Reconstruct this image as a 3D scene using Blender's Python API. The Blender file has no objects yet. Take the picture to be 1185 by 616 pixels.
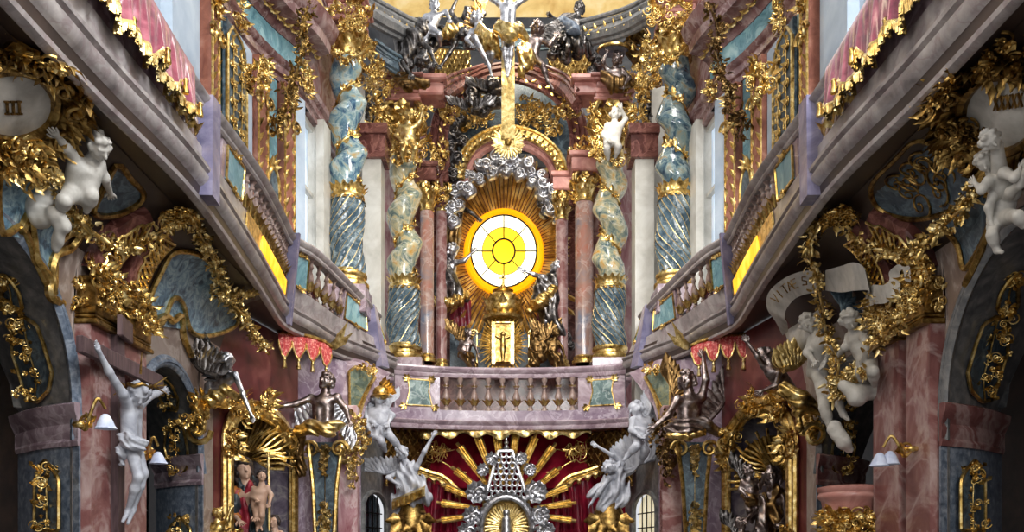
import bpy, math, random
import numpy as np
R = np.random.RandomState(7)
random.seed(7)
sc = bpy.context.scene
COL = sc.collection
PI = math.pi
A = lambda *a: np.array(a, dtype=float)
def nrm(v):
    v = np.asarray(v, float); l = np.linalg.norm(v)
    return v / l if l > 1e-9 else A(0, 0, 1)

# ---- the survey: eye at 1.6 m, level camera; a bearing of the photo at a chosen distance becomes a point of the church
EYE = 1.6; VX = 590.0; HY = 640.0; F = 1000.0
def P(px, py, Y):
    return A((px - VX) * Y / F, Y, EYE + (HY - py) * Y / F)

# ---------------------------------------------------------------- materials
MATS = {}
def lin(c):
    return tuple((x / 255 / 12.92 if x <= 10 else ((x / 255 + .055) / 1.055) ** 2.4) for x in c) + (1,)
def newmat(name):
    m = bpy.data.materials.new(name); m.use_nodes = True
    nt = m.node_tree; b = nt.nodes['Principled BSDF']
    MATS[name] = m
    return m, nt, b
def ramp(nt, cols, fac, pos=None):
    r = nt.nodes.new('ShaderNodeValToRGB'); e = r.color_ramp.elements
    n = len(cols)
    while len(e) < n: e.new(.5)
    for i, c in enumerate(cols):
        e[i].position = pos[i] if pos else .3 + .4 * i / max(1, n - 1)
        e[i].color = lin(c)
    nt.links.new(fac, r.inputs[0])
    return r.outputs[0]
def noise(nt, scale, detail=6, dist=0., rough=.6, vec=None):
    n = nt.nodes.new('ShaderNodeTexNoise')
    n.inputs['Scale'].default_value = scale; n.inputs['Detail'].default_value = detail
    n.inputs['Distortion'].default_value = dist; n.inputs['Roughness'].default_value = rough
    if vec is None:
        t = nt.nodes.new('ShaderNodeTexCoord'); vec = t.outputs['Object']
    nt.links.new(vec, n.inputs['Vector'])
    return n.outputs['Fac']
def stretch(nt, s):
    t = nt.nodes.new('ShaderNodeTexCoord'); m = nt.nodes.new('ShaderNodeMapping')
    m.inputs['Scale'].default_value = s
    nt.links.new(t.outputs['Object'], m.inputs['Vector'])
    return m.outputs['Vector']
def mixc(nt, fac, a, b, mode='MIX'):
    m = nt.nodes.new('ShaderNodeMix'); m.data_type = 'RGBA'; m.blend_type = mode
    if isinstance(fac, (int, float)): m.inputs[0].default_value = fac
    else: nt.links.new(fac, m.inputs[0])
    for k, x in ((6, a), (7, b)):
        if isinstance(x, tuple): m.inputs[k].default_value = x
        else: nt.links.new(x, m.inputs[k])
    return m.outputs[2]
def bump(nt, b, h, strength=.3, dist=.01):
    n = nt.nodes.new('ShaderNodeBump'); n.inputs['Strength'].default_value = strength
    n.inputs['Distance'].default_value = dist
    nt.links.new(h, n.inputs['Height']); nt.links.new(n.outputs[0], b.inputs['Normal'])
def marble(name, cols, scale=3., dist=1.5, rough=.28, vein=None, vs=4., sc3=(1, 1, 1), pos=None, vw=.035):
    m, nt, b = newmat(name)
    v = stretch(nt, sc3)
    c = ramp(nt, cols, noise(nt, scale, 8, dist * .3, .62, v), pos)
    if vein:
        n = noise(nt, vs, 5, .7, .55, v)
        sub = nt.nodes.new('ShaderNodeMath'); sub.operation = 'SUBTRACT'; sub.inputs[1].default_value = .5
        ab = nt.nodes.new('ShaderNodeMath'); ab.operation = 'ABSOLUTE'
        nt.links.new(n, sub.inputs[0]); nt.links.new(sub.outputs[0], ab.inputs[0])
        f = ramp(nt, [(255, 255, 255), (0, 0, 0)], ab.outputs[0], [0, vw])
        mm = nt.nodes.new('ShaderNodeMath'); mm.operation = 'MULTIPLY'; mm.inputs[1].default_value = .42
        nt.links.new(f, mm.inputs[0]); c = mixc(nt, mm.outputs[0], c, lin(vein))
    nt.links.new(c, b.inputs['Base Color'])
    b.inputs['Roughness'].default_value = rough
    b.inputs['Specular IOR Level'].default_value = .45
    return m
def metal(name, cols, rough=.3, scale=9., bs=40., bstr=.35, met=1.):
    m, nt, b = newmat(name)
    c = ramp(nt, cols, noise(nt, scale, 6, .6))
    nt.links.new(c, b.inputs['Base Color'])
    b.inputs['Metallic'].default_value = met
    rr = nt.nodes.new('ShaderNodeMapRange'); rr.inputs[3].default_value = rough - .1; rr.inputs[4].default_value = rough + .16
    nt.links.new(noise(nt, 15., 4), rr.inputs[0]); nt.links.new(rr.outputs[0], b.inputs['Roughness'])
    bump(nt, b, noise(nt, bs, 5), bstr, .006)
    return m
def plain(name, cols, rough=.6, scale=6., bs=30., bstr=.2, spec=.4, sheen=0, sc3=(1, 1, 1)):
    m, nt, b = newmat(name)
    c = ramp(nt, cols, noise(nt, scale, 5, .4, .6, stretch(nt, sc3)))
    nt.links.new(c, b.inputs['Base Color']); b.inputs['Roughness'].default_value = rough
    b.inputs['Specular IOR Level'].default_value = spec
    if sheen: b.inputs['Sheen Weight'].default_value = sheen
    bump(nt, b, noise(nt, bs, 5), bstr, .005)
    return m
def glow(name, col, s, cols=None):
    m, nt, b = newmat(name)
    b.inputs['Base Color'].default_value = lin(col)
    b.inputs['Emission Color'].default_value = lin(col); b.inputs['Emission Strength'].default_value = s
    if cols:
        c = ramp(nt, cols, noise(nt, 2.5, 4, .8)); nt.links.new(c, b.inputs['Emission Color'])
    b.inputs['Roughness'].default_value = .2
    return m

# ---------------------------------------------------------------- mesh building
WLOC = {}
class MB:
    def __init__(s): s.v = []; s.q = []; s.t = []; s.n = 0
    def add(s, v, q=None, t=None):
        v = np.asarray(v, float).reshape(-1, 3)
        if q is not None and len(q): s.q.append(np.asarray(q, int).reshape(-1, 4) + s.n)
        if t is not None and len(t): s.t.append(np.asarray(t, int).reshape(-1, 3) + s.n)
        s.v.append(v); s.n += len(v)
    def grid(s, G, cu=False, cv=False):
        G = np.asarray(G, float); m, n = G.shape[:2]
        I = np.arange(m * n).reshape(m, n)
        a = I if cu else I[:-1]; b = np.roll(I, -1, 0) if cu else I[1:]
        if cv: q = np.stack([a, np.roll(a, -1, 1), np.roll(b, -1, 1), b], -1)
        else: q = np.stack([a[:, :-1], a[:, 1:], b[:, 1:], b[:, :-1]], -1)
        s.add(G.reshape(-1, 3), q.reshape(-1, 4))
    def fan(s, loop):
        loop = np.asarray(loop, float); n = len(loop)
        v = np.vstack([loop, loop.mean(0)])
        s.add(v, t=[(i, (i + 1) % n, n) for i in range(n)])
    def tube(s, path, r, k=8, closed=False, caps=True, flat=1., up=None):
        p = np.asarray(path, float); n = len(p)
        r = np.full(n, r, float) if np.isscalar(r) else np.asarray(r, float)
        if closed: tg = np.roll(p, -1, 0) - np.roll(p, 1, 0)
        else: tg = np.gradient(p, axis=0)
        tg /= np.linalg.norm(tg, axis=1)[:, None] + 1e-12
        u = np.zeros_like(p)
        w = A(0, 0, 1) if up is None else np.asarray(up, float)
        if abs(tg[0] @ w) > .95 and up is None: w = A(1, 0, 0)
        u[0] = nrm(w - tg[0] * (w @ tg[0]))
        for i in range(1, n):
            q = u[i - 1] if up is None else w
            q = q - tg[i] * (q @ tg[i]); u[i] = nrm(q) if np.linalg.norm(q) > 1e-6 else u[i - 1]
        b = np.cross(tg, u)
        a = np.linspace(0, 2 * PI, k, endpoint=False)
        G = p[:, None] + r[:, None, None] * (np.cos(a)[None, :, None] * u[:, None] * flat + np.sin(a)[None, :, None] * b[:, None])
        s.grid(G, cu=closed, cv=True)
        if caps and not closed:
            s.fan(G[0]); s.fan(G[-1])
    def lathe(s, prof, c, k=24, caps=True, phase=0.):
        pr = np.asarray(prof, float); a = np.linspace(0, 2 * PI, k, endpoint=False) + phase
        G = np.stack([c[0] + pr[:, :1] * np.cos(a), c[1] + pr[:, :1] * np.sin(a), c[2] + pr[:, 1:2] + 0 * a[None]], -1)
        s.grid(G, cv=True)
        if caps: s.fan(G[0]); s.fan(G[-1])
    def box(s, c, size, ang=0., ch=.0):
        x, y, z = [d / 2 for d in size]; ch = min(ch or .12 * min(x, y, z), x, y, z)
        # chamfered box: three nested rings
        def ring(a, b, zz): return [(-a, -b, zz), (a, -b, zz), (a, b, zz), (-a, b, zz)]
        v = np.array(ring(x - ch, y - ch, -z) + ring(x, y, -z + ch) + ring(x, y, z - ch) + ring(x - ch, y - ch, z))
        ca, sa = math.cos(ang), math.sin(ang)
        v = np.stack([v[:, 0] * ca - v[:, 1] * sa, v[:, 0] * sa + v[:, 1] * ca, v[:, 2]], -1) + A(*c)
        q = [(0, 3, 2, 1), (12, 13, 14, 15)]
        for k in range(3):
            for i in range(4):
                j = (i + 1) % 4; q.append((4 * k + i, 4 * k + j, 4 * k + 4 + j, 4 * k + 4 + i))
        s.add(v, q)
    def ell(s, c, r, k=10, m=7, ax=None):
        a = np.linspace(0, 2 * PI, k, endpoint=False); t = np.linspace(0, PI, m)
        L = np.stack([np.sin(t)[:, None] * np.cos(a), np.sin(t)[:, None] * np.sin(a), np.cos(t)[:, None] + 0 * a], -1)
        L = L * (A(r, r, r) if np.isscalar(r) else np.asarray(r, float))
        if ax is not None: L = L @ np.asarray(ax)
        s.grid(L + np.asarray(c, float), cv=True)
    def sweep(s, path, prof, out, closed_prof=True, z0=0.):
        # path: (n,2) plan points; prof: (m,2) of (distance outwards, z); out: (n,2) unit outward plan vectors
        path = np.asarray(path, float); prof = np.asarray(prof, float); out = np.asarray(out, float)
        G = np.zeros((len(path), len(prof), 3))
        G[:, :, 0] = path[:, :1] + out[:, :1] * prof[:, 0]
        G[:, :, 1] = path[:, 1:2] + out[:, 1:2] * prof[:, 0]
        G[:, :, 2] = prof[:, 1] + z0
        s.grid(G, cv=closed_prof)
        if closed_prof: s.fan(G[0]); s.fan(G[-1])
    def leaf(s, O, d, n, L, W, curl=.3, lobes=3, cup=.3):
        d = nrm(d); n = nrm(np.asarray(n, float) - d * (np.asarray(n) @ d)); b = np.cross(d, n)
        u = np.linspace(0, 1, 9)[:, None]; v = np.array([-1, -.5, 0, .5, 1.])[None]
        w = np.sin(PI * u ** .75) * (1 + .28 * np.cos(lobes * 2 * PI * u)) + .06
        x = u * L * (1 - .25 * max(curl, 0) * u ** 2)
        yy = v * w * W * .5
        z = curl * L * (u ** 2) - cup * W * (np.abs(v) ** 1.5) * w * .5 - .1 * W * (v == 0) * 0
        G = np.asarray(O, float) + x[..., None] * d + yy[..., None] * b + z[..., None] * n
        s.grid(G)
    def scroll(s, O, u, v, Rr, turns=1.3, th=.012, a0=0., k=6, hand=1, tail=0.):
        u = nrm(u); v = nrm(v); n = max(10, int(turns * 14))
        a = np.linspace(0, turns * 2 * PI, n)
        r = Rr * (1 - .86 * a / a[-1])
        p = np.asarray(O, float) + (r * np.cos(a0 + hand * a))[:, None] * u + (r * np.sin(a0 + hand * a))[:, None] * v
        w = np.cross(u, v)
        p = p + (np.linspace(0, th * 1.6, n))[:, None] * w
        s.tube(p, th * (1 - .45 * np.linspace(0, 1, n)), k)
        s.ell(p[-1], th * 1.3, 6, 5)
    def flower(s, O, n, r, petals=5):
        n = nrm(n); t = nrm(np.cross(n, A(.3, .2, 1) if abs(n[2]) < .9 else A(1, 0, 0))); b = np.cross(n, t)
        ph = R.rand() * 6
        for i in range(petals):
            a = ph + 2 * PI * i / petals
            d = math.cos(a) * t + math.sin(a) * b
            s.leaf(np.asarray(O) + .1 * r * d, d, n, r, r * .95, .35, 0, .3)
        s.ell(np.asarray(O) + n * r * .18, r * .28, 7, 5)
    def build(s, name, m, parent=None, label=None, cat=None, group=None, kind=None, smooth=True, flat_angle=None):
        v = np.vstack(s.v)
        if parent is None:
            lo, hi = v.min(0), v.max(0); o = A((lo[0] + hi[0]) / 2, (lo[1] + hi[1]) / 2, lo[2])
        else: o = WLOC[parent.name]
        me = bpy.data.meshes.new(name)
        q = np.vstack(s.q) if s.q else np.zeros((0, 4), int); t = np.vstack(s.t) if s.t else np.zeros((0, 3), int)
        me.vertices.add(len(v)); me.vertices.foreach_set('co', (v - o).astype(np.float32).ravel())
        nl = q.size + t.size
        me.loops.add(nl); me.loops.foreach_set('vertex_index', np.concatenate([q.ravel(), t.ravel()]).astype(np.int32))
        np_ = len(q) + len(t); me.polygons.add(np_)
        st = np.concatenate([np.arange(len(q)) * 4, q.size + np.arange(len(t)) * 3]).astype(np.int32)
        me.polygons.foreach_set('loop_start', st)
        me.polygons.foreach_set('use_smooth', np.full(np_, smooth))
        me.update(calc_edges=True); me.validate()
        me.materials.append(MATS[m] if isinstance(m, str) else m)
        if smooth: me.set_sharp_from_angle(angle=math.radians(flat_angle or 42))
        ob = bpy.data.objects.new(name, me); COL.objects.link(ob)
        WLOC[ob.name] = o
        if parent is None: ob.location = o
        else: ob.parent = parent
        tag(ob, label, cat, group, kind)
        return ob
def tag(o, label=None, cat=None, group=None, kind=None):
    if label: o['label'] = label
    if cat: o['category'] = cat
    if group: o['group'] = group
    if kind: o['kind'] = kind
    return o
def thing(name, label, cat, loc, group=None, kind=None):
    o = bpy.data.objects.new(name, None); COL.objects.link(o)
    o.empty_display_size = .1
    o.location = loc; WLOC[o.name] = A(*loc)
    return tag(o, label, cat, group, kind)
def inst(src, parent, loc):
    c = src.copy(); COL.objects.link(c); c.parent = parent
    c.location = A(*loc) - WLOC[parent.name]; WLOC[c.name] = A(*loc)
    return c
def smooth_path(pts, n=12, closed=False):
    p = np.asarray(pts, float)
    out = []
    N = len(p)
    for i in range(N if closed else N - 1):
        p0 = p[(i - 1) % N] if closed or i > 0 else 2 * p[0] - p[1]
        p1 = p[i]; p2 = p[(i + 1) % N]
        p3 = p[(i + 2) % N] if closed or i + 2 < N else 2 * p[-1] - p[-2]
        t = np.linspace(0, 1, n, endpoint=False)[:, None]
        out.append(.5 * (2 * p1 + (p2 - p0) * t + (2 * p0 - 5 * p1 + 4 * p2 - p3) * t ** 2 + (-p0 + 3 * p1 - 3 * p2 + p3) * t ** 3))
    if not closed: out.append(p[-1:])
    return np.vstack(out)
def resample(path, step):
    p = np.asarray(path, float); d = np.linalg.norm(np.diff(p, axis=0), axis=1); c = np.concatenate([[0], np.cumsum(d)])
    n = max(2, int(c[-1] / step) + 1); t = np.linspace(0, c[-1], n)
    return np.stack([np.interp(t, c, p[:, i]) for i in range(p.shape[1])], -1)
def plan_out(path, s):
    # unit plan normals pointing towards the nave axis for a path that runs towards the altar on side s (-1 left, +1 right)
    t = np.gradient(np.asarray(path, float), axis=0); t /= np.linalg.norm(t, axis=1)[:, None] + 1e-9
    return np.stack([t[:, 1], -t[:, 0]], -1) * (-s)

# ---------------------------------------------------------------- soft solids (distance fields turned into one continuous skin)
def surfnet(D, org, h):
    S = D < 0; nx, ny, nz = D.shape
    c = [S[i:nx - 1 + i, j:ny - 1 + j, k:nz - 1 + k] for i in (0, 1) for j in (0, 1) for k in (0, 1)]
    sm = sum(x.astype(np.int8) for x in c)
    act = (sm > 0) & (sm < 8)
    I = np.argwhere(act); idx = np.full(act.shape, -1, int); idx[act] = np.arange(len(I))
    co = [(i, j, k) for i in (0, 1) for j in (0, 1) for k in (0, 1)]
    val = np.stack([D[I[:, 0] + a, I[:, 1] + b, I[:, 2] + e] for a, b, e in co], -1)
    acc = np.zeros((len(I), 3)); cnt = np.zeros(len(I))
    for a in range(8):
        for b in range(a + 1, 8):
            if sum(abs(co[a][k] - co[b][k]) for k in range(3)) != 1: continue
            va, vb = val[:, a], val[:, b]; m = (va < 0) != (vb < 0)
            t = np.where(m, va / np.where(m, va - vb, 1), 0)
            p = np.array(co[a], float) + t[:, None] * (np.array(co[b], float) - np.array(co[a], float))
            acc += p * m[:, None]; cnt += m
    V = org + h * (I + acc / np.maximum(cnt, 1)[:, None])
    Q = []
    for ax in range(3):
        s0 = [slice(None)] * 3; s1 = [slice(None)] * 3; s0[ax] = slice(0, -1); s1[ax] = slice(1, None)
        e = S[tuple(s0)] != S[tuple(s1)]
        E = np.argwhere(e); o = [k for k in range(3) if k != ax]
        ok = (E[:, o[0]] > 0) & (E[:, o[1]] > 0) & (E[:, o[0]] < D.shape[o[0]] - 1) & (E[:, o[1]] < D.shape[o[1]] - 1)
        E = E[ok]
        def cell(d0, d1):
            C = E.copy(); C[:, o[0]] += d0; C[:, o[1]] += d1
            return idx[C[:, 0], C[:, 1], C[:, 2]]
        q = np.stack([cell(-1, -1), cell(0, -1), cell(0, 0), cell(-1, 0)], -1)
        fl = S[E[:, 0], E[:, 1], E[:, 2]] ^ (ax == 1)
        q[~fl] = q[~fl][:, ::-1]
        Q.append(q)
    return V, np.vstack(Q)
class SDF:
    def __init__(s): s.p = []
    def cone(s, a, b, ra, rb, k=None): s.p.append(('c', np.asarray(a, float), np.asarray(b, float), ra, rb, k)); return s
    def ell(s, c, r, ax=None, k=None): s.p.append(('e', np.asarray(c, float), np.asarray(r, float) if not np.isscalar(r) else A(r, r, r), ax, 0, k)); return s
    def cut(s, c, r): s.p.append(('x', np.asarray(c, float), r, 0, 0, None)); return s
    def chain(s, pts, radii, k=None):
        for i in range(len(pts) - 1): s.cone(pts[i], pts[i + 1], radii[i], radii[i + 1], k)
        return s
    def mesh(s, h, k=.02, warp=None):
        lo = np.min([np.minimum(q[1], q[2] if q[0] == 'c' else q[1]) - (max(q[3], q[4]) if q[0] == 'c' else np.max(q[2])) for q in s.p if q[0] != 'x'], 0) - 4 * h - 2 * k
        hi = np.max([np.maximum(q[1], q[2] if q[0] == 'c' else q[1]) + (max(q[3], q[4]) if q[0] == 'c' else np.max(q[2])) for q in s.p if q[0] != 'x'], 0) + 4 * h + 2 * k
        n = np.ceil((hi - lo) / h).astype(int) + 1
        D = np.full(n, 9., np.float32)
        ax = [lo[i] + h * np.arange(n[i]) for i in range(3)]
        for q in s.p:
            kk = q[5] or k
            if q[0] == 'c': l, u = np.minimum(q[1], q[2]) - max(q[3], q[4]), np.maximum(q[1], q[2]) + max(q[3], q[4])
            elif q[0] == 'e': l, u = q[1] - q[2].max(), q[1] + q[2].max()
            else: l, u = q[1] - q[2], q[1] + q[2]
            l = l - 3 * kk - 3 * h; u = u + 3 * kk + 3 * h
            i0 = np.clip(np.floor((l - lo) / h).astype(int), 0, n); i1 = np.clip(np.ceil((u - lo) / h).astype(int) + 1, 0, n)
            if np.any(i1 <= i0): continue
            X = ax[0][i0[0]:i1[0], None, None]; Y = ax[1][None, i0[1]:i1[1], None]; Z = ax[2][None, None, i0[2]:i1[2]]
            px, py, pz = X - q[1][0], Y - q[1][1], Z - q[1][2]
            if q[0] == 'c':
                d = q[2] - q[1]; L2 = d @ d + 1e-12
                t = np.clip((px * d[0] + py * d[1] + pz * d[2]) / L2, 0, 1)
                dd = np.sqrt((px - t * d[0]) ** 2 + (py - t * d[1]) ** 2 + (pz - t * d[2]) ** 2) - (q[3] + t * (q[4] - q[3]))
            elif q[0] == 'e':
                r = q[2]
                if q[3] is not None:
                    M = np.asarray(q[3])
                    px, py, pz = [px * M[i][0] + py * M[i][1] + pz * M[i][2] for i in range(3)]
                kq = np.sqrt((px / r[0]) ** 2 + (py / r[1]) ** 2 + (pz / r[2]) ** 2)
                k2 = np.sqrt((px / r[0] ** 2) ** 2 + (py / r[1] ** 2) ** 2 + (pz / r[2] ** 2) ** 2) + 1e-9
                dd = kq * (kq - 1) / k2
            else:
                dd = np.sqrt(px ** 2 + py ** 2 + pz ** 2) - q[2]
            sub = D[i0[0]:i1[0], i0[1]:i1[1], i0[2]:i1[2]]
            if q[0] == 'x': np.maximum(sub, -dd, out=sub)
            else:
                hh = np.maximum(kk - np.abs(sub - dd), 0) / kk
                sub[...] = np.minimum(sub, dd) - hh * hh * kk * .25
        if warp is not None:
            X, Y, Z = np.meshgrid(*ax, indexing='ij', sparse=True)
            D = D + warp(X, Y, Z)
        return surfnet(D, lo, h)
# ---------------------------------------------------------------- the materials of the church
marble('wall_pink', [(96, 78, 70), (136, 118, 108), (162, 150, 140)], 1.6, 2.5, .45, (190, 178, 168), 1.6)
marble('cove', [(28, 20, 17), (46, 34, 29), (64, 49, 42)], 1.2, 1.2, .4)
marble('fascia', [(104, 97, 96), (146, 138, 136), (176, 169, 165)], 3.5, 2., .3, (120, 96, 100), 3.)
marble('lilac', [(96, 76, 94), (132, 114, 128), (166, 152, 160)], 3., 2.5, .22, (200, 190, 198), 2.5)
marble('parapet', [(104, 84, 92), (140, 120, 128), (172, 158, 162)], 3., 2.5, .22, (206, 190, 196), 2.)
marble('post_violet', [(84, 82, 108), (116, 112, 136), (152, 144, 160)], 2.5, 2., .22)
marble('pink', [(98, 58, 56), (130, 86, 82), (170, 144, 136)], 2.2, 3., .25, (196, 176, 170), 1.8, vw=.06)
marble('burgundy', [(54, 28, 26), (88, 50, 44), (126, 84, 74)], 3., 2.5, .25, (160, 110, 100), 2.5)
marble('rose_block', [(130, 80, 72), (170, 116, 106), (196, 150, 138)], 3., 2., .3)
marble('blue_grey', [(58, 68, 82), (98, 108, 122), (146, 152, 160)], 14., 1.5, .28, None)
marble('grey_stone', [(70, 72, 74), (104, 104, 104), (138, 134, 130)], 9., 1.5, .35)
marble('scagliola', [(42, 64, 84), (96, 130, 150), (150, 176, 184)], 5.5, 6., .3, (178, 200, 205), 5., pos=[.36, .5, .62])
marble('scagliola_dark', [(34, 42, 50), (62, 76, 86), (98, 116, 124)], 6., 5., .4, (120, 140, 148), 4.)
marble('baluster', [(84, 64, 58), (126, 104, 96), (166, 148, 138)], 4., 2., .25)
marble('teal', [(70, 110, 122), (118, 158, 164), (164, 192, 190)], 3., 3., .22, (60, 84, 110), 3.)
marble('green_panel', [(52, 64, 56), (92, 104, 92), (140, 148, 132)], 5., 3., .3, (160, 150, 96), 4.)
marble('green_marble', [(50, 66, 66), (88, 108, 106), (150, 164, 158)], 4., 3.5, .25, (190, 200, 195), 3.)
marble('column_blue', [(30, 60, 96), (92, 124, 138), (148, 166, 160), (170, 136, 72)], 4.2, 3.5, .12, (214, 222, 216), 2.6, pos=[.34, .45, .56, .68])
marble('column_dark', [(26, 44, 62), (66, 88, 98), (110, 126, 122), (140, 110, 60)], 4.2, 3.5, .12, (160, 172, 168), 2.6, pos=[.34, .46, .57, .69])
marble('column_warm', [(62, 84, 92), (126, 136, 120), (184, 172, 134), (190, 140, 56)], 4.4, 3.5, .14, (232, 226, 206), 2.6, pos=[.33, .45, .56, .68])
marble('column_base', [(30, 46, 60), (62, 82, 94), (112, 126, 128)], 4., 2., .2, (176, 186, 184), 3.)
marble('shaft_mixed', [(96, 112, 132), (150, 120, 108), (170, 92, 66)], 1.4, 2., .16, (196, 180, 170), 2.)
marble('red_streak', [(120, 60, 66), (176, 132, 136), (214, 196, 190)], 2.2, 3., .25, (226, 214, 206), 2., sc3=(1.5, 1.5, .5))
marble('orange', [(96, 54, 44), (138, 88, 72), (172, 126, 108)], 3., 2., .25)
marble('pale_pillar', [(150, 146, 136), (182, 178, 168), (206, 204, 196)], 1.5, 1.5, .4)
marble('white_wall', [(140, 156, 174), (170, 184, 198), (196, 206, 214)], 1.2, 1., .5)
marble('fresco', [(70, 62, 52), (118, 98, 84), (140, 124, 108), (96, 70, 62)], 1.6, 3., .7)
marble('fresco_red', [(52, 40, 36), (82, 60, 54), (112, 78, 68), (66, 50, 46)], 1.3, 3., .7)
marble('niche_violet', [(58, 52, 66), (104, 94, 106), (150, 142, 140)], 3., 3., .3, (176, 170, 160), 2.)
marble('red_dark', [(58, 22, 26), (92, 40, 42), (120, 70, 66)], 2., 2., .3)
plain('white_stucco', [(150, 146, 138), (176, 172, 164), (196, 192, 184)], .55, 5.)
plain('grey_stucco', [(126, 128, 136), (160, 162, 170), (190, 192, 198)], .5, 6.)
plain('cross_wood', [(58, 44, 46), (82, 64, 66), (104, 84, 84)], .5, 4., sc3=(6, 6, .6))
plain('dark_wood', [(34, 26, 24), (52, 40, 36), (70, 54, 46)], .5, 4.)
plain('crimson', [(60, 4, 18), (98, 10, 30), (134, 24, 46)], .36, 5., spec=.5)
plain('crimson_back', [(84, 4, 20), (118, 8, 30), (138, 16, 40)], .8, 3., spec=.1)
marble('mauve_mold', [(84, 52, 50), (122, 86, 82), (166, 140, 134)], 3., 2.5, .2, (190, 170, 164), 2.5)
plain('rose_cloth', [(84, 22, 42), (122, 44, 62), (166, 92, 104)], .26, 5., spec=.7, sheen=.2)
plain('lambrequin', [(130, 26, 32), (176, 54, 54), (226, 170, 150)], .5, 26.)
plain('flesh', [(150, 118, 98), (178, 144, 122), (190, 158, 138)], .5, 4.)
plain('robe_red', [(96, 16, 30), (136, 34, 48), (164, 60, 70)], .4, 5.)
plain('robe_dark', [(26, 32, 36), (44, 54, 58), (64, 74, 74)], .4, 5.)
plain('hair_dark', [(28, 20, 18), (44, 32, 28), (58, 44, 38)], .6, 12.)
plain('robe_orange', [(120, 64, 24), (166, 96, 36), (190, 130, 60)], .4, 6.)
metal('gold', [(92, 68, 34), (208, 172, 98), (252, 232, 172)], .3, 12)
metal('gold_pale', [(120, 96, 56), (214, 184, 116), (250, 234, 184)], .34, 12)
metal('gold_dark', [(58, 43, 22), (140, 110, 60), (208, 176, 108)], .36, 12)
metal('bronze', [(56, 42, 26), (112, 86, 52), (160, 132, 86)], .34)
metal('silver', [(110, 108, 110), (184, 184, 188), (236, 236, 240)], .34)
metal('silver_dark', [(40, 37, 36), (90, 86, 84), (156, 152, 150)], .32)
metal('gold_ray', [(150, 112, 50), (222, 182, 104), (252, 230, 170)], .52, 4)
marble('slate', [(26, 27, 30), (48, 48, 50), (72, 70, 68)], 3., 2., .4)
metal('silver_brown', [(70, 58, 54), (128, 114, 110), (186, 178, 174)], .32)
metal('iron', [(20, 18, 18), (36, 34, 34), (52, 48, 46)], .5)
glow('window_white', (220, 232, 246), .62, [(150, 176, 206), (214, 228, 242), (250, 252, 255)])
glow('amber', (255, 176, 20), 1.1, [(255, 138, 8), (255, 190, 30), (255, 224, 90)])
glow('glass_white', (255, 248, 214), 1.5)
glow('glass_yellow', (255, 214, 30), 1.15)
glow('glass_gold', (255, 190, 10), 1.0)
glow('halo_orange', (255, 168, 10), .85)
glow('glass_lead', (236, 222, 184), .75, [(160, 150, 120), (232, 220, 186), (255, 246, 220)])
marble('glass_dark', [(26, 32, 38), (48, 58, 66), (70, 82, 92)], 2., 1., .1)
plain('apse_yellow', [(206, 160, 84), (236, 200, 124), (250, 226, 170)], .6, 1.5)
plain('lamp_glass', [(150, 160, 190), (186, 194, 214), (214, 220, 232)], .25, 6.)

# ---------------------------------------------------------------- plans of the side walls and galleries (distances from the nave axis)
_wy = [0, 11.4, 14.0, 14.2, 15.2, 15.4, 17.4, 30]; _wx = [3.9, 3.9, 3.43, 3.36, 2.62, 2.75, 2.35, 2.35]
def W0(Y): return np.interp(Y, _wy, _wx)
def Wz(z, Y):
    w = W0(Y); amp = np.maximum(.04, w - 3.24)
    u = np.clip((np.asarray(z, float) - 3.7) / 1.26, 0, 1)
    return w - amp * (1 - np.sqrt(1 - u * u))
def hit(px, py, off=0., y0=3.6, y1=16.):
    Y = np.linspace(y0, y1, 1600); g = abs(px - VX) * Y / F; z = EYE + (HY - py) * Y / F
    d = g - (Wz(z, Y) - off)
    k = np.argmax(d > 0) if np.any(d > 0) else len(Y) - 1
    return P(px, py, Y[k])
def hitN(px, py):
    p = hit(px, py); s = 1 if px > VX else -1
    a = hit(px + 3, py); b = hit(px, py + 3)
    n = nrm(np.cross(a - p, b - p))
    return n if n @ (A(0, 0, EYE) - p) > 0 else -n
def arch_z(Y):
    z = np.zeros_like(Y)
    for c, r, sp in ((6.45, 1.25, 2.9), (9.9, .9, 2.85)):
        m = np.abs(Y - c) < r; z = np.where(m, sp + np.sqrt(np.maximum(r * r - (Y - c) ** 2, 0)), z)
    return z
BASE = A((3.05, 4.3), (3.03, 6.24), (2.95, 8.0), (3.1, 10.2), (3.22, 11.5), (3.32, 12.7), (3.15, 13.5), (2.95, 14.5), (2.6, 15.3), (2.2, 16.3))
RAIL = A((3.0, 4.3), (3.0, 6.3), (3.05, 8.3), (3.0, 10.2), (3.08, 11.6), (3.12, 12.3), (2.92, 12.9), (2.75, 14.1), (2.62, 15.3), (2.52, 16.4))
bp = smooth_path(BASE, 10); rp = smooth_path(RAIL, 10)

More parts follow.
